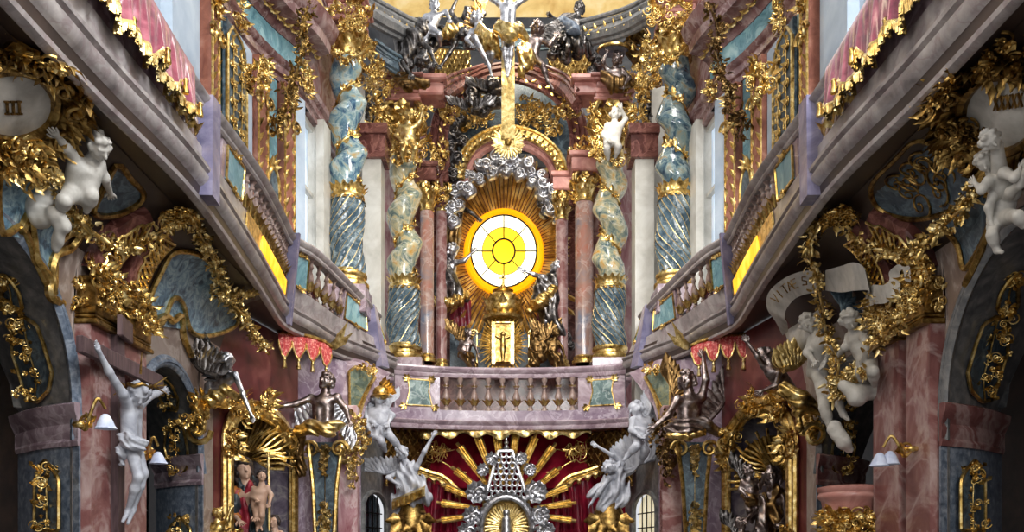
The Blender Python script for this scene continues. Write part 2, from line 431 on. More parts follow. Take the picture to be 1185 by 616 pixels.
for s, side in ((-1, 'left'), (1, 'right')):
    Ys = np.unique(np.concatenate([np.linspace(3.6, 11.4, 100), [5.201, 7.699, 9.001, 10.799, 5.199, 7.701, 8.999, 10.801]]))
    def strip(z0, z1, n):
        G = np.zeros((len(Ys), n, 3)); lo = np.maximum(arch_z(Ys), z0)
        for i, Y in enumerate(Ys):
            z = np.linspace(min(lo[i], z1), z1, n)
            if z1 > 4.9: z = np.where(np.arange(n) == n - 1, 4.96, z)
            G[i] = np.stack([s * Wz(z, Y), np.full(n, Y), z], -1)
        return G
    m = MB(); m.grid(strip(0, 4.3, 10)); m.build('wall_' + side, 'wall_pink', kind='structure')
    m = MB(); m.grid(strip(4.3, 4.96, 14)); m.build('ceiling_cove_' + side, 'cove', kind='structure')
    # soffit slab and gallery floor
    m = MB(); G = np.zeros((len(bp), 4, 3))
    for i, (x, y) in enumerate(bp):
        G[i] = [(s * (x - .02), y, 4.97), (s * 4.6, y, 4.97), (s * 4.6, y, 5.35), (s * (x - .02), y, 5.35)]
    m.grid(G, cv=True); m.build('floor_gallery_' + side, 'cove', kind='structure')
    # arch reveals with impost, lower pilaster and panels
    for (c, r, sp, zz, bot, dY, dX) in ((6.45, 1.25, 2.9, 2.55, 0, .7, .85), (9.9, .9, 2.85, 2.45, 0, .75, .8)):
        t = np.linspace(0, PI, 28)
        fr = [(c + r, 0.0), (c + r, sp)] + [(c + r * math.cos(a), sp + r * math.sin(a)) for a in t[1:-1]] + [(c - r, sp), (c - r, 0)]
        bk = [(c + r + dY, 0.0), (c + r + dY, sp)] + [(c + (r + dY) * math.cos(a), sp + (r + dY * .5) * math.sin(a)) for a in t[1:-1]] + [(c - r - dY * .4, sp), (c - r - dY * .4, 0)]
        G = np.zeros((len(fr), 6, 3))
        for i in range(len(fr)):
            for j in range(6):
                u = j / 5
                y = fr[i][0] + (bk[i][0] - fr[i][0]) * u; z = fr[i][1] + (bk[i][1] - fr[i][1]) * u
                fl = 1 + .5 * max(0, math.sin(t[i - 1])) if 1 <= i <= len(t) else 1
                G[i, j] = (s * (3.9 + dX * fl * u + .05 * math.sin(PI * u)), y, z)
        m = MB(); m.grid(G); m.build('wall_reveal_' + side, 'grey_stone' , kind='structure')
        m = MB(); m.box((s * (3.9 + dX * 1.5 + .1), c + 1.2, 2.4), (.1, 2 * r + 6, 5.0))
        m.build('wall_niche_' + side, ('fresco' if s < 0 else 'fresco_red') if r > 1 else 'dark_wood', kind='structure')
        # archivolt moulding round the front edge
        a = np.linspace(-.02, PI + .02, 40)
        path = [(s * 3.88, c + r + .03, 2.6)] + [(s * 3.88, c + (r + .03) * math.cos(x), sp + (r + .03) * math.sin(x)) for x in a] + [(s * 3.88, c - r - .03, 2.6)]
        m = MB(); m.tube(path, .07, 8, up=(s, 0, 0), flat=.6); m.tube([(p[0] - s * .03, p[1] + (.085 if i == 0 else 0), p[2]) for i, p in enumerate(path)], .022, 6)
        m.build('trim_arch_' + side, 'blue_grey' if s < 0 else 'grey_stone', kind='structure')
        # impost mouldings and pilaster on the far reveal
        e0, e1 = A(s * 3.86, c + r + .02), A(s * (3.9 + dX), c + r + dY)
        tt = np.linspace(0, 1, 9)[:, None]; base = e0 + (e1 - e0) * tt; base[:, 1] -= .07 * np.sin(PI * tt[:, 0])
        d = nrm(e1 - e0); nn = A(d[1], -d[0]); nn = nn if nn[1] < 0 else -nn
        out = np.tile(nn, (9, 1)); out[0] = nrm(nn - d * .8)
        base[0] = e0 - d * .05
        m = MB(); m.sweep(base, [(0, .0), (.05, .0), (.06, .04), (.04, .07), (.055, .12), (.06, .16), (.04, .2), (.06, .24), (.11, .3), (.12, .36), (.09, .38), (0, .38)], out, z0=zz)
        m.build('trim_impost_' + side, 'parapet' if s < 0 else 'pink', kind='structure')
        m = MB(); m.sweep(base, [(0, 0), (.03, 0), (.03, zz), (0, zz)], out)
        m.build('trim_pilaster_' + side, 'blue_grey', kind='structure')
    # the corner: altar niche wall, caryatid pier, apse side wall below
    def seg(x0, y0, x1, y1, z0, z1, name, mt, th=.1):
        a_, b_ = A(s * x0, y0), A(s * x1, y1); d = nrm(b_ - a_); n = A(d[1], -d[0]) * s * 1.; c = (a_ + b_) / 2 + n * th / 2
        m = MB(); m.box((c[0], c[1], (z0 + z1) / 2), (np.linalg.norm(b_ - a_), th, z1 - z0), math.atan2(d[1], d[0]), .004)
        return m.build(name, mt, kind='structure')
    seg(3.43, 14.0, 2.62, 15.2, 0, 4.9, 'wall_pier_' + side, 'lilac')
    seg(2.62, 15.2, 2.75, 15.45, 0, 4.9, 'wall_return_' + side, 'pink')

# floor of the nave
m = MB(); m.box((0, 11, -.05), (12, 24, .1)); m.build('floor', 'grey_stone', kind='structure')

# ---------------------------------------------------------------- galleries
def lerp2(path, Y): return np.interp(Y, path[:, 1], path[:, 0])
def rail_of(yb):  # rail point above a base station
    i = np.interp(yb, bp[:, 1], np.arange(len(bp))); k = np.arange(len(rp))
    return A(np.interp(i, k, rp[:, 0]), np.interp(i, k, rp[:, 1]))
for s, side in ((-1, 'left'), (1, 'right')):
    g = thing('gallery_balustrade', f'{"bright grey-lilac" if s < 0 else "shadowed brownish"} marble gallery balustrade along the {side} nave wall', 'balustrade', (s * 3.05, 10, 4.93), kind='thing')
    B = bp.copy(); B[:, 0] *= s; O = plan_out(B, s)
    mold = [(-.05, 4.92), (-.02, 4.92), (.015, 4.94), (.025, 4.975), (-.02, 4.99), (-.035, 5.02), (-.01, 5.06), (.05, 5.09), (.09, 5.14), (.095, 5.18), (.05, 5.195), (.045, 5.21), (.1, 5.235), (.105, 5.265), (.03, 5.28), (-.1, 5.28)]
    m = MB(); m.sweep(B, mold, O); m.build('cornice', 'fascia', g)
    Rr = rp.copy(); Rr[:, 0] *= s; OR = plan_out(Rr, s)
    # fascia: ruled band leaning from base towards rail
    def ruled(z0, z1, d0, d1, i0=0, i1=None):
        i1 = i1 or len(bp)
        G = []
        for i in range(i0, i1):
            row = []
            for z, d in ((z0, d0), (z1, d0), (z1, d1), (z0, d1)):
                u = (z - 5.2) / .85
                q = B[i] * (1 - u) + Rr[i] * u; o = O[i] * (1 - u) + OR[i] * u
                row.append((q[0] + o[0] * d, q[1] + o[1] * d, z))
            G.append(row)
        return np.array(G)
    def rpt(i, z, d=0., B=B, Rr=Rr, O=O, OR=OR):
        i = float(i); k = int(min(i, len(bp) - 2)); f = i - k; u = (z - 5.2) / .85
        q = (B[k] * (1 - f) + B[k + 1] * f) * (1 - u) + (Rr[k] * (1 - f) + Rr[k + 1] * f) * u
        o = nrm((O[k] * (1 - f) + O[k + 1] * f) * (1 - u) + (OR[k] * (1 - f) + OR[k + 1] * f) * u)
        return A(q[0] + o[0] * d, q[1] + o[1] * d, z)
    GAL = rpt if s > 0 else None
    if s < 0: GAL_L = rpt
    else: GAL_R = rpt
    m = MB(); m.grid(ruled(5.27, 5.52, .02, -.1), cv=True); m.build('fascia', 'fascia', g)
    m = MB(); m.sweep(Rr, [(-.1, 5.98), (.02, 5.98), (.04, 6.0), (.04, 6.03), (.09, 6.06), (.1, 6.09), (.08, 6.12), (-.08, 6.12), (-.1, 6.09)], OR); m.build('handrail', 'fascia', g)
    # solid posts and panels between baluster fields, as station ranges (9 spans of 10 stations)
    def zone(i0, i1, d0, d1, name, mt, z0=5.5, z1=6.0, par=None):
        n = max(3, int((i1 - i0) * 1.5) + 2); G = []
        for i in np.linspace(i0, i1, n):
            G.append([rpt(i, z0, d1), rpt(i, z1, d1), rpt(i, z1, d0), rpt(i, z0, d0)])
        m = MB(); m.grid(np.array(G), cv=True); m.fan(G[0]); m.fan(G[-1])
        return m.build(name, mt, par or g)
    def frame(i0, i1, z0, z1, d, par, mt='gold'):
        pts = []
        for i in np.linspace(i0, i1, 8): pts.append(rpt(i, z1, d))
        for i in np.linspace(i1, i0, 8): pts.append(rpt(i, z0, d))
        m = MB(); m.tube(resample(np.vstack([pts, pts[:1]]), .04), .016, 6)
        ia = (i0 + i1) / 2
        for z, sg in ((z1, 1), (z0, -1)):
            o = rpt(ia, z, d + .01); tdir = nrm(rpt(ia + 1, z, d) - rpt(ia - 1, z, d)); nn = nrm(rpt(ia, z, 1) - rpt(ia, z, 0))
            for h in (-1, 1):
                m.scroll(o + tdir * h * .05, tdir * h, A(0, 0, sg), .05, 1.2, .012)
                m.leaf(o, nrm(tdir * h + A(0, 0, .7 * sg)), nn, .12, .06, .3)
        return m.build('frame', mt, par)
    posts = [(21.1, 22.2, .125), (49.6, 50.7, .125), (84, 86, .12)]
    for a_, b_, d_ in posts:
        p = zone(a_, b_, -.12, d_, 'post', 'post_violet', 4.98, 6.13)
    for a_, b_, mt in ((24.2, 28, 'teal'), (52.5, 58.5, 'teal'), (72, 82, 'lilac'), (86.5, 90, 'lilac')):
        p = zone(a_, b_, -.1, .0, 'panel', 'parapet')
        q = zone(a_ + .5, b_ - .5, -.02, .015, 'inlay', mt if mt != 'lilac' else 'teal', 5.56, 5.94, p)
        frame(a_ + .5, b_ - .5, 5.56, 5.94, .02, p)
    zone(0, 17, -.1, -.02, 'panel', 'parapet')
    # balusters
    bal = None
    prof = [(.05, 0), (.05, .04), (.03, .06), (.028, .1), (.058, .17), (.062, .22), (.045, .29), (.024, .33), (.022, .36), (.04, .38), (.034, .4), (.024, .42), (.03, .45), (.05, .47), (.05, .5)]
    def baluster(i):
        global bal_src
        o = rpt(i, 5.505, -.03); tp = rpt(i, 6.0, -.03)
        m = MB(); m.lathe(prof, (0, 0, 0), 12); v = np.vstack(m.v); u = v[:, 2:3] / .5
        v[:, :2] += o[:2] * (1 - u[:, :1]) + tp[:2] * u; v[:, 2] += o[2]
        m.v = [v]
        b = m.build('baluster', 'baluster', g)
        m = MB(); mid = o * .62 + tp * .38; dn = nrm(rpt(i, 5.7, 1) - rpt(i, 5.7, 0))
        for k in range(6):
            a_ = PI * k / 3; d = A(math.cos(a_), math.sin(a_), 0)
            m.leaf(mid + A(0, 0, -.12) + d * .035, nrm(d * .3 + A(0, 0, 1)), d, .17, .085, .25)
        m.build('gilt_leaves', 'gold', b)
    for i in np.linspace(18, 20.4, 3): baluster(i)
    for i in np.linspace(28.8, 48.8, 17): baluster(i)
    for i in np.linspace(60, 71, 5): baluster(i)
    zone(28.4, 49.2, .03, .05, 'strip_frame', 'gold', 5.285, 5.515)
    # glowing amber strip on the fascia, standing in for reflected yellow light
    zone(32.5, 47.5, .052, .07, 'amber_glow', 'amber', 5.31, 5.49)
    # dark rear lining seen between the balusters of the bowed end
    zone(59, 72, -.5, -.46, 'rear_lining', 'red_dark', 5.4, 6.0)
# ---------------------------------------------------------------- ornament vocabulary
def acanthus(m, O, d, n, L, k=5, spread=1.1, curl=.35, wr=.42):
    d = nrm(d); n = nrm(n); b = np.cross(d, n)
    for i in range(k):
        a = spread * (i / max(1, k - 1) - .5) * 2
        dd = math.cos(a) * d + math.sin(a) * b
        m.leaf(np.asarray(O, float) + n * .01, dd, n, L * (1 - .25 * abs(a)), L * wr, curl, 2)
def volute(m, O, u, v, r, hand=1, th=None):
    m.scroll(O, u, v, r, 1.6, th or r * .24, 0, 6, hand)
def capital(m, c, r, h, phase=PI / 4, leaves=8):
    c = np.asarray(c, float)
    m.lathe([(r, 0), (r * 1.12, .03 * h), (r * 1.12, .08 * h), (r, .1 * h), (r * 1.02, .5 * h), (r * 1.25, .85 * h), (r * 1.3, .88 * h)], c, 20)
    for row, (z, L) in enumerate(((.1, .48), (.36, .5))):
        for i in range(leaves):
            a = phase + 2 * PI * (i + .5 * row) / leaves; d = A(math.cos(a), math.sin(a), 0)
            m.leaf(c + d * r * 1.02 + A(0, 0, z * h), nrm(A(0, 0, 1) + .12 * d), d, L * h, r * .85, .5, 2)
    for i in range(4):
        a = phase + PI * i / 2; d = A(math.cos(a), math.sin(a), 0); t = A(-d[1], d[0], 0)
        m.scroll(c + d * r * 1.35 + A(0, 0, .78 * h), d, A(0, 0, 1), .2 * h, 1.6, .05 * h, PI / 2, 6, -1)
        m.scroll(c + d * r * 1.3 + t * .06 + A(0, 0, .78 * h), d, A(0, 0, 1), .2 * h, 1.6, .05 * h, PI / 2, 6, -1)
        m.leaf(c + d * r * 1.1 + A(0, 0, .55 * h), nrm(d + A(0, 0, 1)), nrm(d - A(0, 0, 1)), .35 * h, r * .5, .4)
    for i in range(4):
        a = phase + PI * i / 2 + PI / 4; d = A(math.cos(a), math.sin(a), 0)
        m.flower(c + d * r * 1.32 + A(0, 0, .86 * h), d, .16 * h)
def clump(m, O, n, size, k, up=A(0, 0, 1), flat=1., seedl=.5, leafL=.12):
    # a dense knot of gilded foliage: scrolls, leaves and florets over an ellipse of the surface
    n = nrm(n); t = nrm(np.cross(up, n)); b = np.cross(n, t)
    sx, sy = size; k = int(k * 1.7); leafL *= .78
    for i in range(k):
        a = R.rand() * 2 * PI; q = math.sqrt(R.rand())
        o = np.asarray(O, float) + t * math.cos(a) * q * sx + b * math.sin(a) * q * sy + n * R.rand() * .06 * flat
        c = R.rand()
        d = nrm(math.cos(a + R.randn() * .7) * t + math.sin(a + R.randn() * .7) * b)
        if c < .3: m.scroll(o, d, nrm(np.cross(n, d)), leafL * (.4 + .4 * R.rand()), 1.2 + .5 * R.rand(), leafL * .11, 0, 6, 1 if R.rand() < .5 else -1)
        elif c < .82: m.leaf(o, nrm(d + .35 * n), n, leafL * (.8 + .7 * R.rand()), leafL * .5, .5, 2)
        else: m.flower(o + n * .02, nrm(n + .5 * d), leafL * .42)
def garland(m, pts, r, dens=1., leafL=.11, drop=.5):
    leafL *= .82; p = resample(smooth_path(pts, 8), .04 / dens)
    m.tube(p, .018, 6)
    tg = np.gradient(p, axis=0)
    for i in range(len(p)):
        t = nrm(tg[i])
        for j in range(3):
            e = nrm(R.randn(3)); e = nrm(e - t * (e @ t)); o = p[i] + e * r * (.3 + .6 * R.rand())
            c = R.rand()
            if c < .55: m.leaf(o, nrm(e + .6 * t * R.randn()), nrm(R.randn(3) + A(0, -1, 0)), leafL * (.7 + .7 * R.rand()), leafL * .5, .4, 1)
            elif c < .85: m.flower(o, nrm(e + A(0, -.8, -.2)), leafL * .5)
            else:
                for q in range(4): m.ell(o + R.randn(3) * .02, leafL * .16, 6, 4)
def candelabra(m, O, up, n, H, W):
    # symmetrical gilt stem of leaves and scrolls on a long panel
    up = nrm(up); n = nrm(n); t = np.cross(up, n); O = np.asarray(O, float)
    m.tube([O + n * .012 - up * H / 2, O + n * .012 + up * H / 2], .008, 5)
    k = max(3, int(H / (W * .85)))
    for i in range(k):
        o = O + up * H * ((i + .5) / k - .5) + n * .012
        for h in (-1, 1):
            m.scroll(o + t * h * W * .22, t * h, up, W * .22, 1.4, W * .032, -PI / 2, 6, 1)
            m.leaf(o, nrm(t * h + .8 * up), n, W * .5, W * .26, .3, 2)
            m.leaf(o - up * W * .1, nrm(t * h - .5 * up), n, W * .38, W * .2, .3, 2)
        m.flower(o + n * .005, n, W * .11)
    m.leaf(O + up * H * .46, up, n, W * .6, W * .45, .4, 2); m.leaf(O - up * H * .46, -up, n, W * .6, W * .4, .4, 2)

# ---------------------------------------------------------------- upper side walls above the galleries
_up = A((4.0, 5.5), (4.0, 12.5), (3.75, 13.5), (3.5, 14.2))
def uw(px):
    best = None; g = abs(px - VX) / F
    for a, b in zip(_up[:-1], _up[1:]):
        for t in np.linspace(0, 1, 400):
            q = a + (b - a) * t
            if q[0] / q[1] <= g: return q
    return _up[-1]
for s, side in ((-1, 'left'), (1, 'right')):
    m = MB(); path = resample(_up, .3); G = np.zeros((len(path), 2, 3))
    for i, (x, y) in enumerate(path): G[i] = [(s * x, y, 5.3), (s * x, y, 9.3)]
    m.grid(G); m.build('wall_upper_' + side, 'white_wall', kind='structure')
    # pilaster strips
    def strip(p0, p1, z0, z1, off, mt, name):
        q0, q1 = uw(VX + (p0 - VX)), uw(p1)
        a_, b_ = A(s * q0[0], q0[1]), A(s * q1[0], q1[1]); d = nrm(b_ - a_); n = A(-s * abs(d[1]), -abs(d[0]))
        c = (a_ + b_) / 2 + n * off / 2
        m = MB(); m.box((c[0], c[1], (z0 + z1) / 2), (np.linalg.norm(b_ - a_), off, z1 - z0), math.atan2(d[1], d[0]), .01)
        return m.build(name, mt, kind='structure'), A(c[0], c[1], 0) + A(n[0], n[1], 0) * off / 2, A(n[0], n[1], 0), np.linalg.norm(b_ - a_)
    for p0, p1, off, mt in ((185, 213, .14, 'white_wall'), (216, 226, .05, 'white_wall'), (231, 240, .16, 'orange'), (243, 257, .06, 'teal'),
                            (259, 283, .12, 'white_wall'), (285, 297, .2, 'orange'), (299, 315, .08, 'teal'), (317, 329, .2, 'orange'), (331, 345, .16, 'white_wall')):
        _, c, n, wd = strip(p0, p1, 5.4, 9.0, off, mt, 'trim_pilaster_' + side)
        if mt == 'orange':
            t = thing('gilded_pilaster_cresting', f'gold cresting and edging on the {side} upper red pilaster '
                      + {231: 'next to the white bay', 285: 'beside the blue tracery panel', 317: 'beside the window bay'}[p0], 'ornament', tuple(c + A(0, 0, 7)))
            tn = A(-n[1], n[0], 0)
            m = MB()
            for h in (-1, 1):
                m.tube([c + tn * h * wd * .46 + A(0, 0, 5.6), c + tn * h * wd * .46 + A(0, 0, 8.9)], .018, 6)
                for z in np.arange(5.7, 8.6, .22): m.leaf(c + tn * h * wd * .42 + A(0, 0, z), nrm(A(0, 0, 1) - tn * h * .25), n, .2, .09, .3)
            m.build('edging', 'gold', t)
            m = MB(); clump(m, c + A(0, 0, 8.8), n, (wd * .4, .16), 18, leafL=.15)
            for h in (-1, 1): volute(m, c + tn * h * wd * .4 + A(0, 0, 8.35) + n * .03, tn * h, A(0, 0, 1), .12)
            m.build('cresting', 'gold', t)
    # blue panel with gilded tracery
    n = A(-s, 0, 0); c = A(s * 3.85, 12.1, 7.55)
    t = thing('tracery_panel', f'tall dark blue panel filled with gold tracery high on the {side} wall', 'panel', tuple(c - A(0, 0, 1.3)))
    m = MB(); m.box(c, (.06, .86, 2.6)); m.build('field', 'scagliola_dark', t)
    m = MB(); y0 = c[1]; m.tube(resample([(c[0] - s * .03, y0 - .42, 6.25), (c[0] - s * .03, y0 - .42, 8.6), (c[0] - s * .03, y0 - .2, 8.85), (c[0] - s * .03, y0 + .2, 8.85), (c[0] - s * .03, y0 + .42, 8.6), (c[0] - s * .03, y0 + .42, 6.25), (c[0] - s * .03, y0 - .42, 6.25)], .06), .03, 6)
    m.build('frame', 'gold', t)
    m = MB()
    for dy in (-.18, .18): candelabra(m, c + A(-s * .03, dy, 0), (0, 0, 1), n, 2.3, .3)
    m.build('tracery', 'gold', t)
    # small framed oval in the teal bay
    q = uw(308); n = nrm(A(-s, -.3, 0)); c = A(s * (q[0] - .1), q[1], 7.2); b = A(-n[1], n[0], 0)
    t = thing('oval_medallion', f'dark blue oval medallion with gold rim on the teal strip, {side} upper wall', 'medallion', tuple(c))
    m = MB(); a = np.linspace(0, 2 * PI, 24, endpoint=False)
    lp = [c + b * .16 * math.cos(x) + A(0, 0, .36 * math.sin(x)) + n * .02 for x in a]
    m.fan(lp); m.build('field', 'scagliola_dark', t)
    m = MB(); m.tube(lp, .03, 6, closed=True); acanthus(m, c + A(0, 0, .36), (0, 0, 1), n, .25); acanthus(m, c - A(0, 0, .36), (0, 0, -1), n, .25); m.build('rim', 'gold', t)
    # main entablature
    ep = smooth_path([(4.05, 6.5), (4.03, 10), (4.0, 12.2), (3.78, 13.3), (3.5, 14.0), (3.42, 14.5)], 8); ep[:, 0] *= s; eo = plan_out(ep, s)
    m = MB(); m.sweep(ep, [(-.1, 9.0), (.06, 9.0), (.06, 9.1), (.1, 9.12), (.1, 9.24), (.15, 9.27), (.17, 9.33), (-.1, 9.33)], eo); m.build('trim_architrave_' + side, 'mauve_mold', kind='structure')
    wp_ = smooth_path([(3.46, 14.2), (3.36, 15.2), (3.26, 16.2), (3.15, 16.9)], 6); wp_[:, 0] *= s; wo = plan_out(wp_, s)
    m = MB(); m.sweep(wp_, [(-.1, 9.0), (.06, 9.0), (.06, 9.1), (.1, 9.12), (.1, 9.24), (.16, 9.28), (.18, 9.36), (-.1, 9.36)], wo); m.build('trim_window_head_' + side, 'mauve_mold', kind='structure')
    m = MB(); m.sweep(wp_, [(-.2, 9.36), (.0, 9.36), (.0, 11.2), (-.2, 11.2)], wo); m.build('wall_over_window_' + side, 'pink', kind='structure')
    m = MB(); m.sweep(ep, [(-.1, 9.33), (.06, 9.33), (.06, 9.75), (-.1, 9.75)], eo); m.build('trim_frieze_' + side, 'teal', kind='structure')
    m = MB(); m.sweep(ep, [(-.1, 9.75), (.08, 9.75), (.14, 9.82), (.2, 9.84), (.2, 9.9), (.42, 9.94), (.44, 10.08), (.5, 10.12), (.56, 10.24), (.58, 10.3), (-.1, 10.3)], eo); m.build('trim_cornice_' + side, 'mauve_mold', kind='structure')
    t = thing('cornice_gilding', f'gold leaf-and-bead band running along the upper {side} cornice', 'ornament', (s * 3.9, 12, 9.7))
    m = MB(); q = resample(np.c_[ep + eo * .2, np.full(len(ep), 9.87)], .09)
    for i in range(1, len(q) - 1):
        d = nrm(q[i + 1] - q[i]); nn = A(-s * abs(d[1]), -abs(d[0]), 0)
        m.leaf(q[i] + nn * .01, nrm(d + A(0, 0, .4 * (-1) ** i)), nn, .13, .08, .4); m.ell(q[i] + A(0, 0, -.03) + nn * .02, .022, 6, 4)
    m.build('leaf_band', 'gold', t)
    for y in (12.3, 14.1):
        x = np.interp(y, ep[:, 1], np.abs(ep[:, 0])); o = A(s * (x - .12), y, 9.3)
        m = MB(); clump(m, o, (-s, -.4, 0), (.16, .3), 26, leafL=.14); m.build('knot', 'gold', t)
    # the window bay
    wn = 1 if s < 0 else 2
    t = thing(f'window_{wn}', None, None, (s * 3.4, 15.4, 5.4), kind='structure')
    a_, b_ = A(s * 3.5, 14.25), A(s * 3.3, 16.75); d = nrm(b_ - a_)
    def wp(u, z, off=0.): q = a_ + d * u; return (q[0] + s * off, q[1], z)
    m = MB(); m.grid([[wp(0, 5.2, .12), wp(0, 9.1, .12)], [wp(2.5, 5.2, .12), wp(2.5, 9.1, .12)]]); m.build('pane', 'window_white', t)
    m = MB()
    for u in (.08, .8, 1.55, 2.4): m.box(wp(u, 7.15), (.16 if u in (.08, 2.4) else .07, .14, 3.9), math.atan2(d[1], d[0]))
    for z in (5.4, 6.6, 7.8, 9.0): m.box(wp(1.25, z, .02), (2.5, .08, .07 if z not in (5.4, 9.0) else .2), math.atan2(d[1], d[0]))
    m.build('frame', 'pale_pillar', t)
    m = MB(); m.box(wp(.9, 7.25, -.16), (.42, .14, 3.7), math.atan2(d[1], d[0])); m.build('reveal', 'pale_pillar', t)

# ---------------------------------------------------------------- great twisted columns
def twisted(px, Y, yb, yf, yt, yc, r, mt, label, hand=1, turns=2.6, mats=('gold', 'column_base'), yi=None, blk='rose_block'):
    c = P(px, yb, Y); x, y = c[0], c[1]; zb = c[2]; zf = P(px, yf, Y)[2]; zt = P(px, yt, Y)[2]; zc = P(px, yc, Y)[2]
    t = thing('twisted_column', label, 'column', (x, y, zb - .5), kind='thing')
    m = MB(); m.box((x, y, zb - .34), (2.7 * r, 2.7 * r, .5), 0, .02); m.build('plinth', 'parapet', t)
    m = MB(); m.lathe([(1.3 * r, -.1), (1.36 * r, -.05), (1.36 * r, 0), (1.18 * r, .04), (1.16 * r, .09), (1.24 * r, .12), (1.24 * r, .17), (1.05 * r, .2), (1.0 * r, .24)], (x, y, zb), 28); m.build('base_ring', mats[0], t)
    m = MB(); n = 46; k = 60; zz = np.linspace(zb + .16, zf, n); G = np.zeros((n, k, 3)); a = np.linspace(0, 2 * PI, k, endpoint=False)
    H = zf - zb
    for i, z in enumerate(zz):
        u = (z - zb) / H; th = hand * 2 * PI * (1.0 * u); rr = r * (1.0 + .06 * math.sin(PI * u)) * (1 + .16 * np.abs(np.sin(7 * (a - hand * u * 3.6))) - .08)
        o = r * .2 * math.sin(PI * min(1, u * 1.3)) if u < .77 else r * .2 * math.sin(PI * min(1, u * 1.3))
        G[i] = np.stack([x + o * math.cos(th) + rr * np.cos(a), y + o * math.sin(th) + rr * np.sin(a), z + 0 * a], -1)
    m.grid(G, cv=True); m.build('fluted_shaft', mats[1], t)
    # gilt ribs winding with the flutes
    m = MB()
    for j in range(14):
        pts = []
        for i, z in enumerate(zz):
            u = (z - zb) / H; th = hand * 2 * PI * u; o = r * .2 * math.sin(PI * min(1, u * 1.3)); an = PI * (j + .5) / 7 + hand * u * 3.6; rr = r * (1.0 + .06 * math.sin(PI * u)) * 1.06
            pts.append((x + o * math.cos(th) + rr * math.cos(an), y + o * math.sin(th) + rr * math.sin(an), z))
        m.tube(pts[::2], .0075, 5)
    m.build('flute_fillets', 'gold_pale', t)
    m = MB(); m.lathe([(r * .9, -.05), (r * 1.08, -.04), (r * 1.1, 0), (r * 1.06, .03), (r * .9, .05)], (x, y, zf), 24)
    for i in range(16):
        an = 2 * PI * i / 16; d = A(math.cos(an), math.sin(an), 0)
        m.leaf((x + d[0] * r, y + d[1] * r, zf + .02), nrm(A(0, 0, 1) + .1 * d), d, .2, .15, .4, 2); m.leaf((x + d[0] * r, y + d[1] * r, zf), nrm(A(0, 0, -1) + .15 * d), d, .12, .13, .4, 1)
    m.build('leaf_band', 'gold', t)
    m = MB(); n = 100; k = 30; zz = np.linspace(zf, zt + .03, n); a = np.linspace(0, 2 * PI, k, endpoint=False); G = np.zeros((n, k, 3)); H = zt - zf
    def ctr(z):
        u = (z - zf) / H; th = hand * 2 * PI * turns * u + .9; o = r * .31 * min(1, 5 * u, 5 * (1 - u) + .15)
        return x + o * math.cos(th), y + o * math.sin(th)
    for i, z in enumerate(zz):
        cx, cy = ctr(z); u = (z - zf) / H; rr = r * (.98 - .1 * u)
        th = hand * 2 * PI * turns * u
        bul = 1 + .07 * np.cos(2 * (a - th * 1.0)) 
        G[i] = np.stack([cx + rr * bul * np.cos(a), cy + rr * bul * np.sin(a), z + 0 * a], -1)
    m.grid(G, cv=True); m.build('shaft', mt, t)
    m = MB(); pts = []
    for z in np.linspace(zf + .1, zt - .05, 70):
        cx, cy = ctr(z); u = (z - zf) / H; an = hand * 2 * PI * turns * u + .9 + PI; rr = r * (1.0 - .1 * u)
        pts.append((cx + rr * math.cos(an), cy + rr * math.sin(an), z))
    m.tube(pts, .022, 5); pts = np.array(pts)
    for i in range(2, len(pts) - 2, 2):
        d = nrm(pts[i + 1] - pts[i]); cx, cy = ctr(pts[i][2]); nn = nrm(pts[i] - A(cx, cy, pts[i][2]))
        m.leaf(pts[i], nrm(d + .9 * np.cross(d, nn) * (1 if i % 4 else -1)), nn, .17, .09, .35); 
        if i % 6 == 0: m.flower(pts[i] + nn * .02, nn, .07)
    m.build('flower_vine', 'gold', t)
    m = MB(); capital(m, (x, y, zt), r * .9, zc - zt); m.build('capital', 'gold', t)
    zi = P(px, yi if yi is not None else yc - 24, Y)[2]
    m = MB(); h = zi - zc
    for d0, d1, w in ((0, .12, 2.5), (.12, .3, 2.2), (.3, .5, 2.3), (.5, .78, 2.0), (.78, .88, 2.5), (.88, 1, 2.9)):
        m.box((x, y, zc + h * (d0 + d1) / 2), (w * r, w * r, h * (d1 - d0)), 0, .02)
    m.build('entablature_block', blk, t)
    return t
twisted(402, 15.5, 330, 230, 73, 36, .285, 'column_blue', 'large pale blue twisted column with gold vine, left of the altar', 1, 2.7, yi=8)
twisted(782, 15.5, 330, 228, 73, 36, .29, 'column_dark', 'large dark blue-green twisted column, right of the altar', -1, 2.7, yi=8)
twisted(468, 18, 413, 333, 186, 126, .3, 'column_warm', 'smaller twisted column with mottled green and gold shaft, left of the round window', 1, 2.6, yi=96)
twisted(706, 18, 413, 333, 186, 126, .3, 'column_warm', 'smaller twisted column with cream and gold sunlit shaft, right of the round window', -1, 2.6, yi=96)

